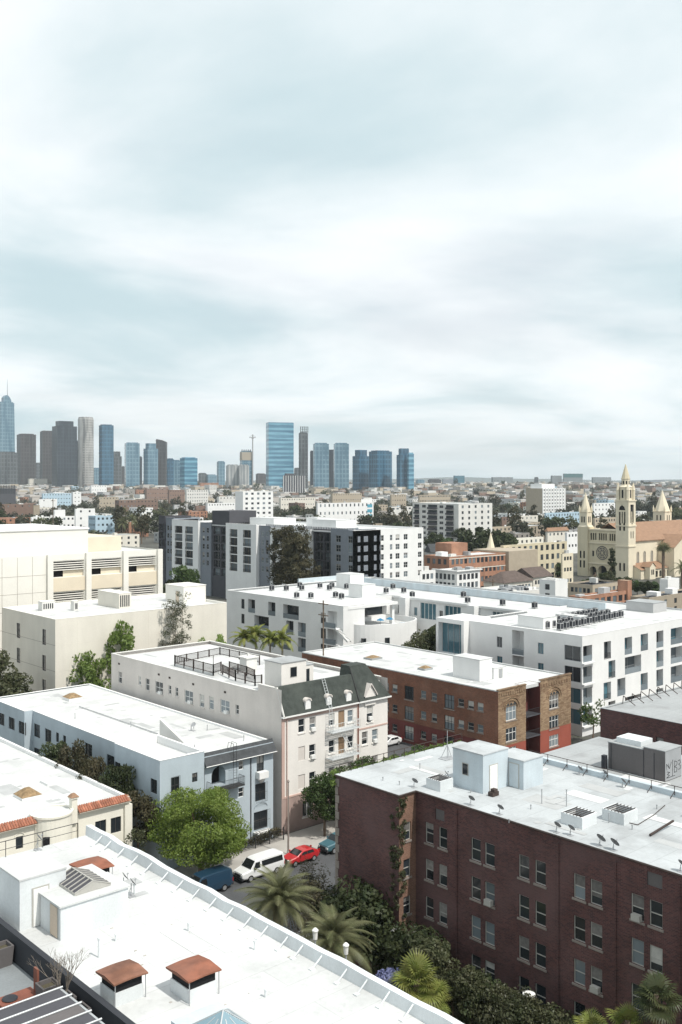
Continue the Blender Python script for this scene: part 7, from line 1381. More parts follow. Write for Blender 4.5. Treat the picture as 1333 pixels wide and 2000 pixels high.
# shrubs and trees of the shaded passage beside the brick wall
S1 = treemesh('sh1', 1.9, 2.0, 3.6, 30, .75, 130, .15, 23, 'leaf_dark'); S2 = treemesh('sh2', 1.7, 1.5, 2.2, 30, .7, 190, .10, 24, 'leaf_olive'); S3 = treemesh('sh3', 2.0, 2.6, 5.2, 32, .8, 130, .15, 25, 'leaf_olive')
k7 = [(420,430,6.0,S3),(370,400,5.5,S1),(495,505,5.0,S3),(560,545,5.0,S3),(610,575,4.5,S1),(660,600,4.5,S3),(715,600,5,S2),(765,640,4.5,S3),(830,650,4,S2),(880,680,4,S2),(250,330,6,S1),(200,290,6.5,S1),(310,420,5,S1),(170,230,7,S1),(940,690,4,S2),(1000,700,3.5,S1),(470,560,3,S1),(560,640,2.5,S1),(120,200,6.5,S1),(700,690,3,S1),(600,690,2,S2)]
SHO = sorted(range(len(k7)), key=lambda i: k7[i][0]); SHW = {i: '%s counted from the brick corner' % (ORD[n] if n < 15 else ('sixteenth', 'seventeenth', 'eighteenth', 'nineteenth', 'twentieth', 'last')[n-15]) for n, i in enumerate(SHO)}
for i, (u, v, z, g) in enumerate(k7):
    x, y = onz(*cp('c7', u, v), z); x = min(x, 58.0); s = z/{'sh1': 4.6, 'sh2': 3.1, 'sh3': 6.6}[('sh1', 'sh2', 'sh3')[(S1, S2, S3).index(g)]]
    tree('passage_shrub', ('dark dense shrub', 'leafy green shrub', 'loose olive shrub')[(S1, S2, S3).index(g)]+' in the shaded passage, %s' % SHW[i], x, y, g, i*1.1, s*(.95, 1., .82, 1.)[i % 4], 'shrubs along the shaded passage')
for i, (u, v, z) in enumerate([(120,170,6.5),(90,190,6),(150,210,6),(60,170,6),(190,250,5.5),(100,140,7)]):
    x, y = onz(*cp('c7', u, v), z*.8); twiggy('bare_tree', 'thin brown half bare tree by the brick corner, '+('third', 'second', 'fourth', 'first', 'last', 'tallest')[i]+' from the street', (min(x, 57.4), y, 0), z, .26, 40+i, 'twig', 4, .05, 'tree', ('leaf_brown', .8, 9, .1, .3), 'half bare trees by the brick corner', 4)
x, y = onz(*cp('c7', 265, 545), 4.5); tree('jacaranda', 'small tree with violet blue blossom behind the white parapet', x, y, treemesh('jac', 1.1, 1.0, 4.2, 14, .5, 80, .12, 27, 'leaf_purple'))
# ivy on the brick pier, hedge along its street side
def ivy(name, label, pts, rad, n, s, m, seed, flat=1., thick=.1):
    rr = random.Random(seed); b = MB()
    for p in pts: leaves(b, rr, p, rad*rr.uniform(.6, 1.2), n, s, 0, flat, .2)
    return tag(b.build(name, m), label, 'vine')
rr = random.Random(2)
ivy('ivy', 'straggly ivy climbing the brick corner pier', [(XL-.12+rr.uniform(0, .7)*(k % 2), YJ-.1+(rr.uniform(0, .9) if k % 2 == 0 else -.05), 3+13.1*rr.random()**.7) for k in range(60)], .26, 34, .11, 'leaf_olive', 4)
for i, (x, s) in enumerate(((80.6,1.),(84.6,1.08),(88.8,1.),(93.2,1.05))): tree('street_tree', 'leafy street tree showing above the brick roof railing, %s from the corner' % ORD[i], x, 88.8, treemesh('st', 2.2, 2.4, 5.2, 28, .95, 190, .15, 66, 'leaf_mid'), i*1.7, s, 'street trees behind the brick building')
ivy('vine', 'leafy green vine along the street side railing of the brick roof', [(XL-.2+17*k/70+rr.uniform(-.1, .1), YF+.35+rr.uniform(-.25, .3), BZ-.2+rr.uniform(-.4, .35)) for k in range(71)], .34, 40, .14, 'leaf_bright', 5)
ivy('hedge', 'low dark hedge behind the iron fence by the blue building', [(62.8+10*k/40, 91.5+rr.uniform(-.2, .2), .6+rr.uniform(0, .6)) for k in range(41)], .5, 60, .12, 'leaf_brown', 6)
ivy('bush', 'pale flowering bush at the cream building corner', [(52.6+rr.uniform(-1.2, 1.6), 90.8+rr.uniform(-.8, .8), 1.2+rr.uniform(0, 4.5)) for k in range(30)], .6, 50, .13, 'leaf_olive', 7)

# ------------------------------------------------------------------ palms
def frondmesh(key, L_, droop, n, lw, m, w0=.5, rise=.6):
    if key in TM: return TM[key]
    b = MB(); pts = []
    for i in range(n+1):
        f = i/n; pts.append(Vector((L_*(f-.12*f*f), 0, L_*(rise*f-droop*f*f))))
    for a, c in zip(pts, pts[1:]): b.tube(a, c, .025, 3)
    for i in range(1, n):
        p = pts[i]; d = (pts[i+1]-pts[i-1]).normalized(); f = i/n; ll = w0*L_*.33*(math.sin(math.pi*min(1, f*.9+.12))**.6)
        for s in (-1, 1):
            for h in (0, .5):
                pp = p.lerp(pts[i+1], h); t_ = pp+Vector((d.x*.55, s*.85, d.z*.55-.28)).normalized()*ll; sd = d*lw
                b.poly([pp-sd, pp+sd, t_])
    TM[key] = b.mesh('frond', m); return TM[key]
def fanmesh(key, R_, stalk, m, n=22):
    if key in TM: return TM[key]
    b = MB(); b.tube((0, 0, 0), (stalk, 0, stalk*.25), .02, 3); o = Vector((stalk, 0, stalk*.25))
    for k in range(n):
        a = R(-125)+R(250)*k/(n-1); d = Vector((math.cos(a), math.sin(a), -.25*abs(math.sin(a/2)))); s = Vector((-math.sin(a), math.cos(a), 0))*.05*R_; mid = o+d*R_*.6+Vector((0, 0, .05*R_ if k % 2 else 0)); e = o+d*R_*random.Random(k).uniform(.88, 1.05)-Vector((0, 0, .15*R_))
        b.poly([o, mid-s, e, mid+s])
    TM[key] = b.mesh('frond', m); return TM[key]
def palm(name, label, x, y, h, fm, n, seed, group=None, s=1., tr=.28, up=(-.5, 1.25), dry=None, nd=0, skirt=0, bark='bark', z=0):
    rr = random.Random(seed); t = thing(name, label, 'palm', (x, y, z), group); b = MB(); k = 7
    for i in range(k):
        a, c = h*i/k, h*(i+1)/k; b.tube((x, y, z+a), (x, y, z+c), tr*1.08, 8, 0, tr*.95)
    b.lathe(x, y, [(tr, z+h-.5), (tr*1.7, z+h), (tr*.9, z+h+.5)], 8); b.build('trunk', bark, t)
    for i in range(n):
        f = i/n; el = up[0]+(up[1]-up[0])*f; inst(fm, 'frond', t, (0, 0, h+.15*f), (rr.uniform(-.35, .35), -el+.15+rr.uniform(-.15, .15), i*2.39996+rr.uniform(-.3, .3)), (s*rr.uniform(.78, 1.12),)*3)
    if dry:
        for i in range(nd): inst(dry, 'dry_frond', t, (0, 0, h-.2-skirt*i/max(1, nd)), (0, 1.05+rr.uniform(0, .3), i*2.4), (s*rr.uniform(.7, .95),)*3)
    return t
FP = frondmesh('date', 3.9, .80, 30, .026, 'frond', .62, .66); FD = frondmesh('dated', 3.0, .8, 14, .05, 'frond_dry', rise=.3); FB = frondmesh('queen', 3.2, .85, 18, .06, 'frond_bright', .75)
x, y = onz(*cp('c5', 860, 850), 8.0); palm('date_palm', 'large date palm behind the white parapet, left one of two', x, y, 7.6, FP, 64, 1, 'date palms in the courtyard', 1.0, .4, (-.35, 1.3), FD, 10)
x, y = onz(*cp('c7', 60, 405), 6.5); palm('date_palm', 'date palm behind the white parapet, right one of two', x, y, 6.2, FP, 60, 2, 'date palms in the courtyard', .95, .38, (-.35, 1.3), FD, 12)
FF = fanmesh('fan', 1.05, 1.0, 'frond_bright'); FK = fanmesh('fank', 1.0, .9, 'frond_dark')
for i, (u, v, z, n, s, lab) in enumerate([(365,555,5,26,1.15,'bright fan palm right of the violet tree'),(425,610,4,20,.95,'yellow green fan palm lower right of the bright one')]):
    x, y = onz(*cp('c7', u, v), z); palm('fan_palm', lab, x, y, z-.4, FF, n, 10+i, 'fan palms beside the parapet', s, .16, (-.3, 1.35), FD, 3)
for i, (u, v, z, n, s, fm, lab) in enumerate([(1050,700,5,22,.85,FF,'bright fan palm at the bottom edge right of centre'),(1300,575,9,26,.95,FK,'dark fan palm in the bottom right corner'),(1225,650,6.5,22,.8,FF,'yellowish fan palm left of the dark corner palm'),(1330,690,6,20,.8,FK,'fan palm cut off by the bottom right corner'),(1165,705,4.5,20,.8,FK,'small fan palm low at the bottom edge')]):
    x, y = onz(*cp('c7', u, v), z); x = min(x, 57.5); palm('fan_palm', lab, x, y, z-.3, fm, n, 20+i, 'fan palms at the bottom right', s, .18, (-.6, 1.3), FD, 5)
for i, (u, v, s, lab) in enumerate([(478,1248,1.0,'leftmost of the bright queen palms behind the pink roof'),(500,1242,1.1,'queen palm second from the left behind the pink roof'),(528,1252,1.0,'queen palm third from the left behind the pink roof'),(552,1250,1.05,'rightmost queen palm before the white modern block')]):
    x, y, z = att(u, v, 187); palm('queen_palm', lab, x, y, z, FB, 22, 30+i, 'queen palms behind the pink roof', s, .18, (-.3, 1.3), None, 0, 0, 'bark_pale')
x, y, z = att(1296, 1072, 395); palm('shaggy_fan_palm', 'thick fan palm with a long dead skirt beside the church', x, y, z, fanmesh('fanf', 2.6, 1.2, 'frond', 12), 26, 40, None, 1.0, .6, (-.3, 1.3), frondmesh('skirt', 3.4, .5, 8, .2, 'frond_dry', .8, .1), 40, z*.55)
x, y, z = att(1332, 1112, 380); palm('church_palm', 'dark palm at the right edge beside the church', x, y, z, FP, 26, 41, None, 1.3, .4)
x, y, z = att(1079, 1104, 425); palm('church_palm', 'spreading date palm in front of the school', x, y, z, FP, 34, 42, None, 1.45, .5)
for i, (u, v, D, s) in enumerate([(240,1022,640,1.6),(259,1016,640,1.6),(180,1002,900,1.5),(243,996,950,1.4),(250,1003,930,1.3)]):
    x, y, z = att(u, v, D); palm('street_palm', ('palm with big round head beside the pale blue block, left one', 'palm with big round head beside the pale blue block, right one', 'small far palm behind the stepped white building', 'slim far palm by the brown brick apartments, left', 'slim far palm by the brown brick apartments, right')[i], x, y, z, FP, 26, 50+i, 'palms in the middle distance', s, .35, (-.8, 1.3))

# ------------------------------------------------------------------ vehicles
def paint(name, col, coat=.6):
    m = mat(name, col, .35, .02, .5, 0, spec=.5); m.node_tree.nodes['Principled BSDF'].inputs['Coat Weight'].default_value = coat
paint('paint_blue', (.012, .04, .075)); paint('paint_white', (.75, .76, .76)); paint('paint_red', (.42, .012, .016)); paint('paint_teal', (.06, .14, .17)); mat('tyre', (.02, .02, .02), .9, .1); mat('rim', (.45, .46, .47), .35, .05, metal=.6); mat('lamp_clear', (.7, .7, .68), .15, 0, spec=.6); mat('lamp_red', (.35, .01, .01), .2, 0); mat('bumper', (.05, .05, .055), .6, .05)
def vehicle(name, label, cat, x, y, L_, Wd, prof, belt, roofz, wheels, wr, pm, gl, grp='vehicles parked along the far kerb', flip=False, tumble=.12, hoodz=None):
    """prof: (s, z_top) along the length from the nose (s=0); belt: height where the glass starts; the nose points to -X"""
    t = thing(name, label, cat, (x, y, .012), grp, math.pi if flip else 0.); b = MB(); hw = Wd/2; n = len(prof); rings = []
    for (s, zt) in prof:
        endf = min(1, .86+.14*min(s, L_-s)/.35); w0 = hw*endf; up = max(0, zt-belt); wt = w0-tumble*min(1, up/.6)*1.0; zb = .32 if .25 < s < L_-.25 else .42
        zz = min(zt, belt)
        rings.append([(s,-w0*.92,zb),(s,-w0,zb+.15),(s,-w0,zz*.75+.1),(s,-w0*.985,zz-.04),(s,-wt*.97 if up else -w0*.9,zt-.07),(s,-wt*.82,zt),(s,wt*.82,zt),(s,wt*.97 if up else w0*.9,zt-.07),(s,w0*.985,zz-.04),(s,w0,zz*.75+.1),(s,w0,zb+.15),(s,w0*.92,zb)])
    m_ = len(rings[0])
    for A, B_ in zip(rings, rings[1:]):
        for i in range(m_): b.poly([A[i], A[(i+1) % m_], B_[(i+1) % m_], B_[i]])
    b.poly(rings[0]); b.poly(list(reversed(rings[-1])))
    body = inst(b.mesh('body', pm, (0, 0, 0), False), 'body', t, (-L_/2, 0, 0)); body.data.polygons.foreach_set('use_smooth', [False]*len(body.data.polygons))
    def sub(mb, nm, mm, par=body): return inst(mb.mesh(nm, mm), nm, par)
    def side_y(s, z):
        up = max(0, z-belt); return hw-tumble*min(1, up/.6)+.012
    for (s0, s1, za, zb_, s0t, s1t) in gl['side']:
        for sg in (-1, 1): sub(MB().poly([(s0, sg*side_y(s0, za), za), (s1, sg*side_y(s1, za), za), (s1t, sg*side_y(s1, zb_), zb_), (s0t, sg*side_y(s0, zb_), zb_)]), 'side_window', 'car_glass')
    for (s0, z0, s1, z1, nm) in gl['end']:
        o = .02 if nm == 'windscreen' else -.02; sub(MB().poly([(s0-o, -hw*.84, z0+.02), (s0-o, hw*.84, z0+.02), (s1-o, hw*.72, z1+.02), (s1-o, -hw*.72, z1+.02)]), nm, 'car_glass')
    for s in wheels:
        for sg in (-1, 1):
            q = MB(); q.tube((s, sg*(hw-.2), wr), (s, sg*(hw+.01), wr), wr, 18); w_ = inst(q.mesh('wheel', 'tyre'), 'wheel', t, (-L_/2, 0, 0)); q = MB(); q.tube((s, sg*(hw-.1), wr), (s, sg*(hw+.025), wr), wr*.62, 12); inst(q.mesh('rim', 'rim'), 'rim', w_)
    for sg in (-1, 1):
        sub(MB().box(-.02, sg*hw*.72-.16, .68, .12, sg*hw*.72+.16, .85), 'headlight', 'lamp_clear'); sub(MB().box(L_-.1, sg*hw*.8-.09, .75, L_+.015, sg*hw*.8+.09, 1.1), 'tail_light', 'lamp_red')
        sm = gl['mirror']; sub(MB().box(sm, sg*(hw+.02), belt-.02, sm+.12, sg*(hw+.2), belt+.2), 'mirror', pm if cat == 'car' else 'bumper')
    sub(MB().box(-.06, -hw*.9, .36, .1, hw*.9, .6), 'front_bumper', 'bumper'); sub(MB().box(L_-.1, -hw*.9, .4, L_+.06, hw*.9, .62), 'rear_bumper', 'bumper'); sub(MB().box(-.03, -hw*.5, .64, .06, hw*.5, .88), 'grille', 'bumper')
    return t
van = [(0,.75),(.08,1.0),(.9,1.16),(1.05,1.22),(1.75,1.98),(2.1,2.06),(3.6,2.1),(5.2,2.08),(5.5,2.0),(5.62,1.2)]
vehicle('parked_van', 'dark blue panel van parked under the broad green tree', 'van', 57.75, 84.72, 5.62, 1.98, van, 1.22, 2.08, (1.0, 4.45), .36, 'paint_blue', dict(side=[(1.35,2.35,1.26,1.82,1.72,2.3)], end=[(1.1,1.24,1.72,1.95,'windscreen')], mirror=1.45))
vehicle('parked_van', 'white passenger van with dark side windows parked at the kerb', 'van', 64.55, 84.72, 5.62, 1.98, van, 1.22, 2.08, (1.0, 4.45), .36, 'paint_white', dict(side=[(1.35,2.25,1.26,1.84,1.72,2.25),(2.5,5.3,1.3,1.84,2.5,5.25)], end=[(1.1,1.24,1.72,1.95,'windscreen'),(5.61,1.3,5.52,1.85,'rear_window')], mirror=1.45))
carp = [(0,.62),(.1,.78),(1.0,.95),(1.25,1.0),(2.05,1.4),(2.6,1.46),(3.4,1.4),(4.05,1.12),(4.3,1.0),(4.42,.7)]
vehicle('parked_car', 'red hatchback parked behind the white van', 'car', 70.2, 84.7, 4.42, 1.78, carp, 1.0, 1.45, (.85, 3.5), .32, 'paint_red', dict(side=[(1.45,2.5,1.03,1.33,2.05,2.5),(2.56,3.55,1.03,1.33,2.56,3.35)], end=[(1.3,1.03,2.0,1.38,'windscreen'),(4.05,1.13,3.45,1.39,'rear_window')], mirror=1.5))
suv = [(0,.75),(.1,1.0),(1.15,1.12),(1.35,1.18),(1.95,1.7),(2.4,1.76),(4.2,1.74),(4.6,1.6),(4.75,1.1)]
vehicle('parked_car', 'grey teal off road car half hidden by the brick wall', 'car', 75.9, 84.7, 4.75, 1.85, suv, 1.16, 1.75, (.95, 3.8), .37, 'paint_teal', dict(side=[(1.5,2.6,1.2,1.62,1.95,2.6),(2.68,4.4,1.2,1.62,2.68,4.3)], end=[(1.4,1.2,1.92,1.68,'windscreen'),(4.72,1.2,4.58,1.6,'rear_window')], mirror=1.55))
for nm in ('parked_van',): pass
vehicle('parked_car', 'white car in the lot beyond the brick roof railing', 'car', 111.6, 112.5, 4.42, 1.78, carp, 1.0, 1.45, (.85, 3.5), .32, 'paint_white', dict(side=[(1.45,2.5,1.03,1.33,2.05,2.5),(2.56,3.55,1.03,1.33,2.56,3.35)], end=[(1.3,1.03,2.0,1.38,'windscreen'),(4.05,1.13,3.45,1.39,'rear_window')], mirror=1.5), grp='cars in the lot')
x, y = 61.05, 86.6; t = thing('litter_bin', 'small brown bin on the pavement between the two vans', 'bin', (x, y, .13)); MB().lathe(x, y, [(.24,.13),(.28,.95),(.3,1.0)], 10).build('drum', 'door_brown', t); MB().lathe(x, y, [(.3,1.0),(.12,1.15)], 10).build('lid', 'charcoal', t)
# poles and lamps
x, y = 70.4, 87.0; t = thing('utility_pole', 'slim pale pole on the pavement behind the red car', 'pole', (x, y, .13)); MB().tube((x,y,.13),(x,y,8.2),.11,8,0,.07).build('shaft','sill',t); MB().tube((x,y,.13),(x,y,.5),.17,8).build('base','concrete',t); MB().lathe(x,y,[(.1,8.2),(.16,8.3),(.05,8.5)],8).build('cap','sill',t)
mat('lamp_white', (.8, .8, .78), .4, .01)
def disc_lamp(label, u, v, z, rr_=.42):
    x, y = onz(*cp('c7', u, v), z); x = min(x, 58.2); t = thing('disc_lamp', label, 'lamp', (x, y, 0), 'white disc lamps in the passage'); MB().tube((x,y,0),(x,y,z-.12),.05,6).build('post','charcoal',t); MB().lathe(x,y,[(.1,z-.14),(rr_,z-.06),(rr_,z),(.08,z+.06)],18).build('shade','lamp_white',t)
disc_lamp('white disc lamp near the brick corner in the passage', 290, 355, 5.0); disc_lamp('larger white disc lamp at the foot of the brick wall', 805, 582, 5.0, .46)
def post_lamp(label, k, u, v, z):
    x, y = onz(*cp(k, u, v), z); t = thing('post_lamp', label, 'lamp', (x, y, 0), 'post lamps behind the parapet'); MB().tube((x,y,0),(x,y,z-.6),.09,8,0,.07).build('post','grey_metal',t); MB().lathe(x,y,[(.16,z-.6),(.19,z-.1),(.24,z),(.24,z+.08),(.1,z+.22)],10).build('lantern','lamp_white',t)
post_lamp('pale post lamp in front of the left date palm', 'c8', 1325, 470, 8.6); post_lamp('pale post lamp in front of the right date palm', 'c7', 105, 425, 7.6)
x, y, z = att(632, 1195, 176); t = thing('utility_pole', 'wooden pole with cross arms before the white stair', 'pole', (x, y, 0)); MB().tube((x,y,0),(x,y,z+2),.16,7,0,.12).build('shaft','bark',t)
for dz in (1.4, -.6): MB().box(x-.08, y-1.3, z+dz-.08, x+.08, y+1.3, z+dz+.08).build('cross_arm','bark',t)
for i, (u, v0, D) in enumerate([(963,1130,330),(104,975,560),(1163,1118,345)]):
    x, y, z = att(u, v0, D); t = thing('utility_pole', ('dark utility pole with cross arm by the white cornice houses', 'thin utility pole above the white stepped building', 'short pole with antenna on the panelled roofs')[i], 'pole', (x, y, 0)); MB().tube((x,y,0),(x,y,z),.2,6).build('shaft','bark',t); MB().box(x-1.3,y-.1,z-1,x+1.3,y+.1,z-.8).build('cross_arm','bark',t)
# low garden wall catching the sun in the passage
tag(MB().box(52.2, 34, 0, 52.6, 50, 2.6).build('garden_wall', 'cream_pale'), 'low pale garden wall catching sun in the passage', 'wall')

# ------------------------------------------------------------------ the low city beyond
rr = random.Random(77)
def gz(x, y):
    D = x*ST+y*CT; f = min(1, max(0, (D-1500)/1500)); f = f*f*(3-2*f); return f*(26+3.5*math.sin(x*.0021+1)+2.5*math.sin(y*.0017)) if D > 1500 else 0.
def rise():
    b = MB(); xs_ = [-9000+600*i for i in range(36)]; n = len(xs_); Ds = [1480+i*130 for i in range(13)]+[3300, 4500, 7000, 11000, 15000]
    for D in Ds:
        for l in xs_:
            x, y = D*ST+l*CT, D*CT-l*ST; b.v.append((x, y, gz(x, y)-.02 if D > 1500 else -.3))
    for j in range(len(Ds)-1):
        for i in range(n-1): b.f.append((j*n+i, j*n+i+1, (j+1)*n+i+1, (j+1)*n+i)); b.m.append(0)
    struct(b, 'rising_ground', 'ground')
rise()
def free(x0, y0, x1, y1):
    return all(x1 < a or x0 > c or y1 < b or y0 > d for a, b, c, d in PLACED)
cols = [('white', 'white'), ('offwhite', 'pale grey'), ('cream', 'cream'), ('tan_wall', 'tan'), ('fill_wall', 'beige'), ('brown_wall', 'brown'), ('cream_yellow', 'pale yellow'), ('grey_wall', 'grey'), ('pale_blue_wall', 'light blue'), ('brick_orange', 'brick')]
def houseface(b, x0, y0, x1, y1, z1, big):
    # walls with window pits on the two faces seen, mats: 0 wall, 1 roof, 2 glass
    nx, ny, nz = max(1, int((x1-x0)/4.2)), max(1, int((y1-y0)/4.2)), max(1, int(z1/3.2))
    for face, pl, s0, s1, n in (('F', y0, x0, x1, nx), ('S', x0, y0, y1, ny)):
        ops = []
        for k in range(n):
            for j in range(nz):
                c = s0+(s1-s0)*(k+.5)/n; z = z1-1.8-j*3.1
                if z > .9: ops.append((c-.75, c+.75, z-.75, z+.75, .25))
        facade(b, face, pl, s0, s1, -.2, z1, ops, 0)
        for a, c, d, e, dp in ops:
            b.poly([(a, pl+.24, d), (c, pl+.24, d), (c, pl+.24, e), (a, pl+.24, e)] if face == 'F' else [(pl+.24, a, d), (pl+.24, c, d), (pl+.24, c, e), (pl+.24, a, e)], 2)
    b.poly([(x1,y0,-.2),(x1,y1,-.2),(x1,y1,z1),(x1,y0,z1)], 0); b.poly([(x0,y1,-.2),(x1,y1,-.2),(x1,y1,z1),(x0,y1,z1)], 0)
def house(b, x0, y0, x1, y1, z1, pit, big=True):
    houseface(b, x0, y0, x1, y1, z1, big)
    if pit:
        h_ = .22*min(x1-x0, y1-y0)+.8; ym = (y0+y1)/2; o = .5
        b.poly([(x0-o,y0-o,z1-.1),(x1+o,y0-o,z1-.1),(x1,ym,z1+h_),(x0,ym,z1+h_)], 1); b.poly([(x0-o,y1+o,z1-.1),(x1+o,y1+o,z1-.1),(x1,ym,z1+h_),(x0,ym,z1+h_)], 1); b.poly([(x0,y0,z1),(x0,y1,z1),(x0,ym,z1+h_)], 0); b.poly([(x1,y0,z1),(x1,y1,z1),(x1,ym,z1+h_)], 0)
    else:
        b.poly([(x0,y0,z1-.3),(x1,y0,z1-.3),(x1,y1,z1-.3),(x0,y1,z1-.3)], 1)
        for (a, c, d, e) in ((x0,y0,x1,y0+.3),(x0,y1-.3,x1,y1),(x0,y0+.3,x0+.3,y1-.3),(x1-.3,y0+.3,x1,y1-.3)): b.box(a-.02, c-.02, z1+.002, d+.02, e+.02, z1+.12, 0)
        a, c = x0+(x1-x0)*.3, y0+(y1-y0)*.4; b.box(a, c, z1-.3, a+2, c+2.5, z1+1.1, 0)
def zup(o, z): o.location.z = z; return o
made = 0; tries = 0
HP = []
while made < 265 and tries < 9000:
    tries += 1
    u = rr.uniform(-10, 1343); vb = 940+ (rr.random()**1.25)*118+24; D = CAMH*F/(vb-HY); x, y, _ = att(u, vb, D)
    big = D > 700; wx, wy = rr.uniform(9, 20)*(1.25 if big else 1), rr.uniform(9, 20)*(1.25 if big else 1); pit = rr.random() < .42 and not big; z1 = rr.choice((3.6, 6.5, 6.8, 7, 9.8, 10)) if not pit else rr.choice((3.2, 3.4, 6.0))
    if D > 900 and rr.random() < .25: z1 += 5
    x = round(x/3)*3; y = round(y/3)*3
    if D < 330 or x < 190 and y < 210: continue
    if not free(x-2, y-2, x+wx+2, y+wy+2): continue
    PLACED.append((x-2, y-2, x+wx+2, y+wy+2)); cm, cn = rr.choice(cols[:5]*2+cols); b = MB(); house(b, x, y, x+wx, y+wy, z1, pit)
    rm = rr.choice(('shingle_brown', 'shingle_dark', 'tile_far', 'roof_grey')) if pit else rr.choice(('roof_white', 'roof_grey', 'roof_grey', 'roof_brick')); rn = {'shingle_brown': 'brown gabled roof', 'shingle_dark': 'dark gabled roof', 'tile_far': 'red tiled roof', 'roof_grey': 'grey roof', 'roof_white': 'white flat roof', 'roof_brick': 'pale flat roof'}[rm]
    tag(b.build('far_house', [cm, rm, 'glass_far'], None, (x, y, 0)) if gz(x, y) < .01 else zup(b.build('far_house', [cm, rm, 'glass_far'], None, (x, y, 0)), gz(x, y)), '%s %s with %s, %s' % (cn, 'house' if z1 < 7.5 else 'apartment block', rn, where(u)), 'house', 'houses and blocks of the low city'); made += 1; HP.append((x, y))
b = MB()
for _ in range(2600):
    u = rr.uniform(-60, 1400); vb = 940+6+(rr.random()**1.3)*42; D = CAMH*F/(vb-HY); x, y, _ = att(u, vb, D); wx, wy, z1 = rr.uniform(10, 30), rr.uniform(10, 30), rr.uniform(4, 13)
    m_ = rr.randrange(5)
    if free(x, y, x+wx, y+wy): z1 += gz(x, y); b.box(x, y, gz(x, y)-2, x+wx, y+wy, z1, m_); b.box(x+.2, y+.2, z1+.005, x+wx-.2, y+wy-.2, z1+.3, rr.choice((5, 6, 7, 7, 7)))
tag(b.build('distant_rooftops', ['offwhite', 'tan_wall', 'fill_wall', 'brown_wall', 'grey_wall', 'roof_white', 'shingle_brown', 'far_roof']), 'countless tiny far roofs below the skyline', 'rooftops', kind='stuff')
# trees between the houses: shared meshes, one object each
FT = []
for k, (rx, rz_, h_, lf) in enumerate(((4.2, 3.4, 6.5, 'leaf_far'), (3.4, 4.6, 8., 'leaf_far'), (5.2, 3.6, 6.8, 'leaf_olive'), (3.8, 3.2, 6, 'leaf_dark'), (3.0, 5.5, 9.5, 'leaf_brown'))):
    r2 = random.Random(200+k); c = MB(); c.tube((0,0,-.2),(0,0,h_*.6),.3,5,1)
    for p, b_ in crown_blobs(r2, rx, rz_, 16, 1.7): leaves(c, r2, (p.x, p.y, p.z+h_), b_, 26, .75, 0, .85)
    FT.append(c.mesh('far_tree', [lf, 'bark']))
made = 0; tries = 0
while made < 290 and tries < 9000:
    tries += 1; u = rr.uniform(-20, 1353); vb = 940+22+rr.random()*105; D = CAMH*F/(vb-HY); x, y, _ = att(u, vb, D)
    if D < 340 or (x < 190 and y < 210) or not free(x-2.2, y-2.2, x+2.2, y+2.2): continue
    PLACED.append((x-1.5, y-1.5, x+1.5, y+1.5)); k = rr.randrange(5); o = bpy.data.objects.new('far_tree', FT[k]); COL.objects.link(o); s = rr.uniform(.8, 1.75); o.location = (x, y, gz(x, y)); o.rotation_euler = (0, 0, rr.random()*6.28); o.scale = (s, s, s*rr.uniform(.85, 1.2))
    tag(o, '%s %s tree among %s roofs, %s' % (('small', 'medium', 'large')[0 if s < 1 else (1 if s < 1.25 else 2)], ('grey green', 'tall grey green', 'wide olive', 'dark round', 'tall brownish')[k], 'nearer' if D < 700 else 'farther', where(u)), 'tree', 'trees of the low city'); made += 1
b = MB(); r2 = random.Random(300)
for _ in range(15000):
    u = r2.uniform(-80, 1420); vb = 940+5.0+(r2.random()**1.25)*105; D = CAMH*F/(vb-HY); x, y, _ = att(u, vb, D); s = r2.uniform(3, 6.5)
    if not free(x-3, y-3, x+3, y+3): continue
    for j in range(6): leaves(b, r2, (x+r2.uniform(-s, s)*.8, y+r2.uniform(-s, s)*.8, gz(x, y)+s*.9+r2.uniform(-1.5, 1.5)), s*.5, 4, s*.26, 0, .8)
tag(b.build('distant_treetops', 'leaf_far'), 'dark band of far treetops between roofs and skyline', 'trees', kind='stuff')
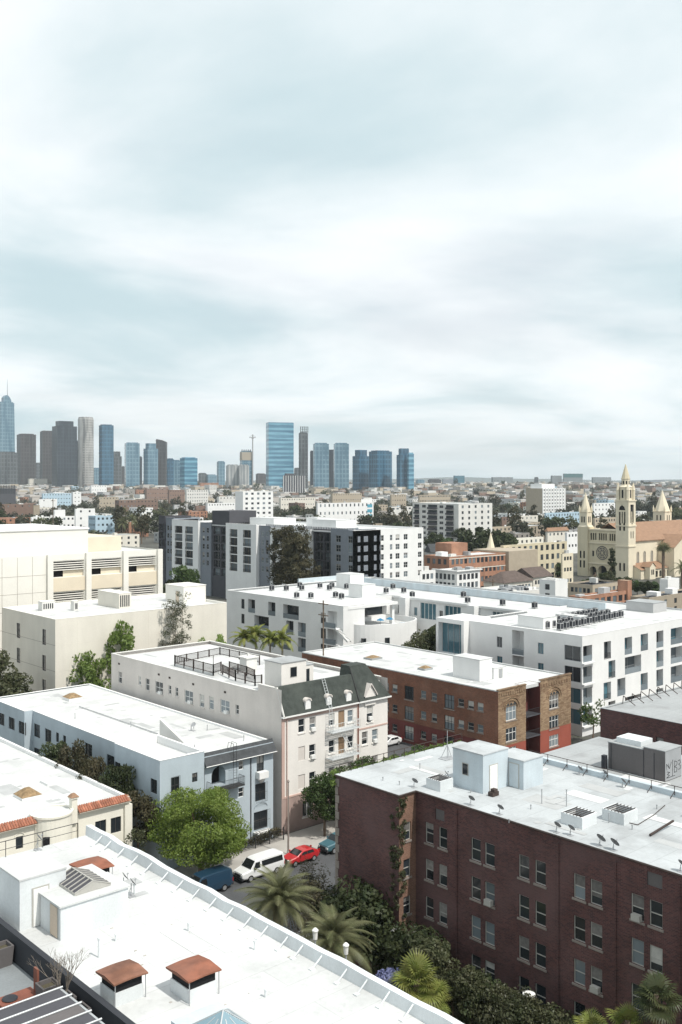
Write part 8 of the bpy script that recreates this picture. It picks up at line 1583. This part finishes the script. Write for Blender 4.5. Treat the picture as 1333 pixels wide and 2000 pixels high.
# where two share a description, tell them apart by their place from the left
def pixel_u(o):
    x, y = o.location.x, o.location.y; return (x*CT-y*ST)/(x*ST+y*CT)
same = {}
for o in sc.objects:
    if o.get('group') in ('trees of the low city', 'houses and blocks of the low city', 'towers of the downtown skyline'): same.setdefault(o['label'], []).append(o)
for lab, os_ in same.items():
    if len(os_) < 2: continue
    for i, o in enumerate(sorted(os_, key=pixel_u)): o['label'] = lab+(', left one' if len(os_) == 2 and i == 0 else ', right one' if len(os_) == 2 else ', leftmost' if i == 0 else ', rightmost' if i == len(os_)-1 else ', %s from left' % ORD[i])
# low far hills along the horizon
b = MB(); n = 80; r2 = random.Random(8)
for k in range(n):
    a0, a1 = TH-R(60)+R(120)*k/n, TH-R(60)+R(120)*(k+1)/n
    def hz(a): return 60+22*math.sin(a*9)+12*math.sin(a*23+1)+7*math.sin(a*61)
    p0, p1 = (13500*math.sin(a0), 13500*math.cos(a0)), (13500*math.sin(a1), 13500*math.cos(a1)); q0, q1 = (14500*math.sin(a0), 14500*math.cos(a0)), (14500*math.sin(a1), 14500*math.cos(a1))
    b.poly([(*p0, -2), (*p1, -2), (*[c*1.03 for c in p1], hz(a1)), (*[c*1.03 for c in p0], hz(a0))]); b.poly([(*[c*1.03 for c in p0], hz(a0)), (*[c*1.03 for c in p1], hz(a1)), (*q1, -2), (*q0, -2)])
struct(b, 'far_hills', 'leaf_far')
# ------------------------------------------------------------------ the air
hm = bpy.data.materials.new('haze_air'); hm.use_nodes = True; N = hm.node_tree.nodes; N.clear(); o_ = N.new('ShaderNodeOutputMaterial'); pv = N.new('ShaderNodeVolumePrincipled')
pv.inputs['Color'].default_value = (.86, .95, 1, 1); pv.inputs['Density'].default_value = .00006; pv.inputs['Anisotropy'].default_value = .25; hm.node_tree.links.new(pv.outputs[0], o_.inputs['Volume']); MT['haze_air'] = hm
tag(MB().box(-16500, -16500, -4, 16500, 16500, 470).build('haze', 'haze_air'), 'pale blue haze over the far city', 'haze', kind='stuff')
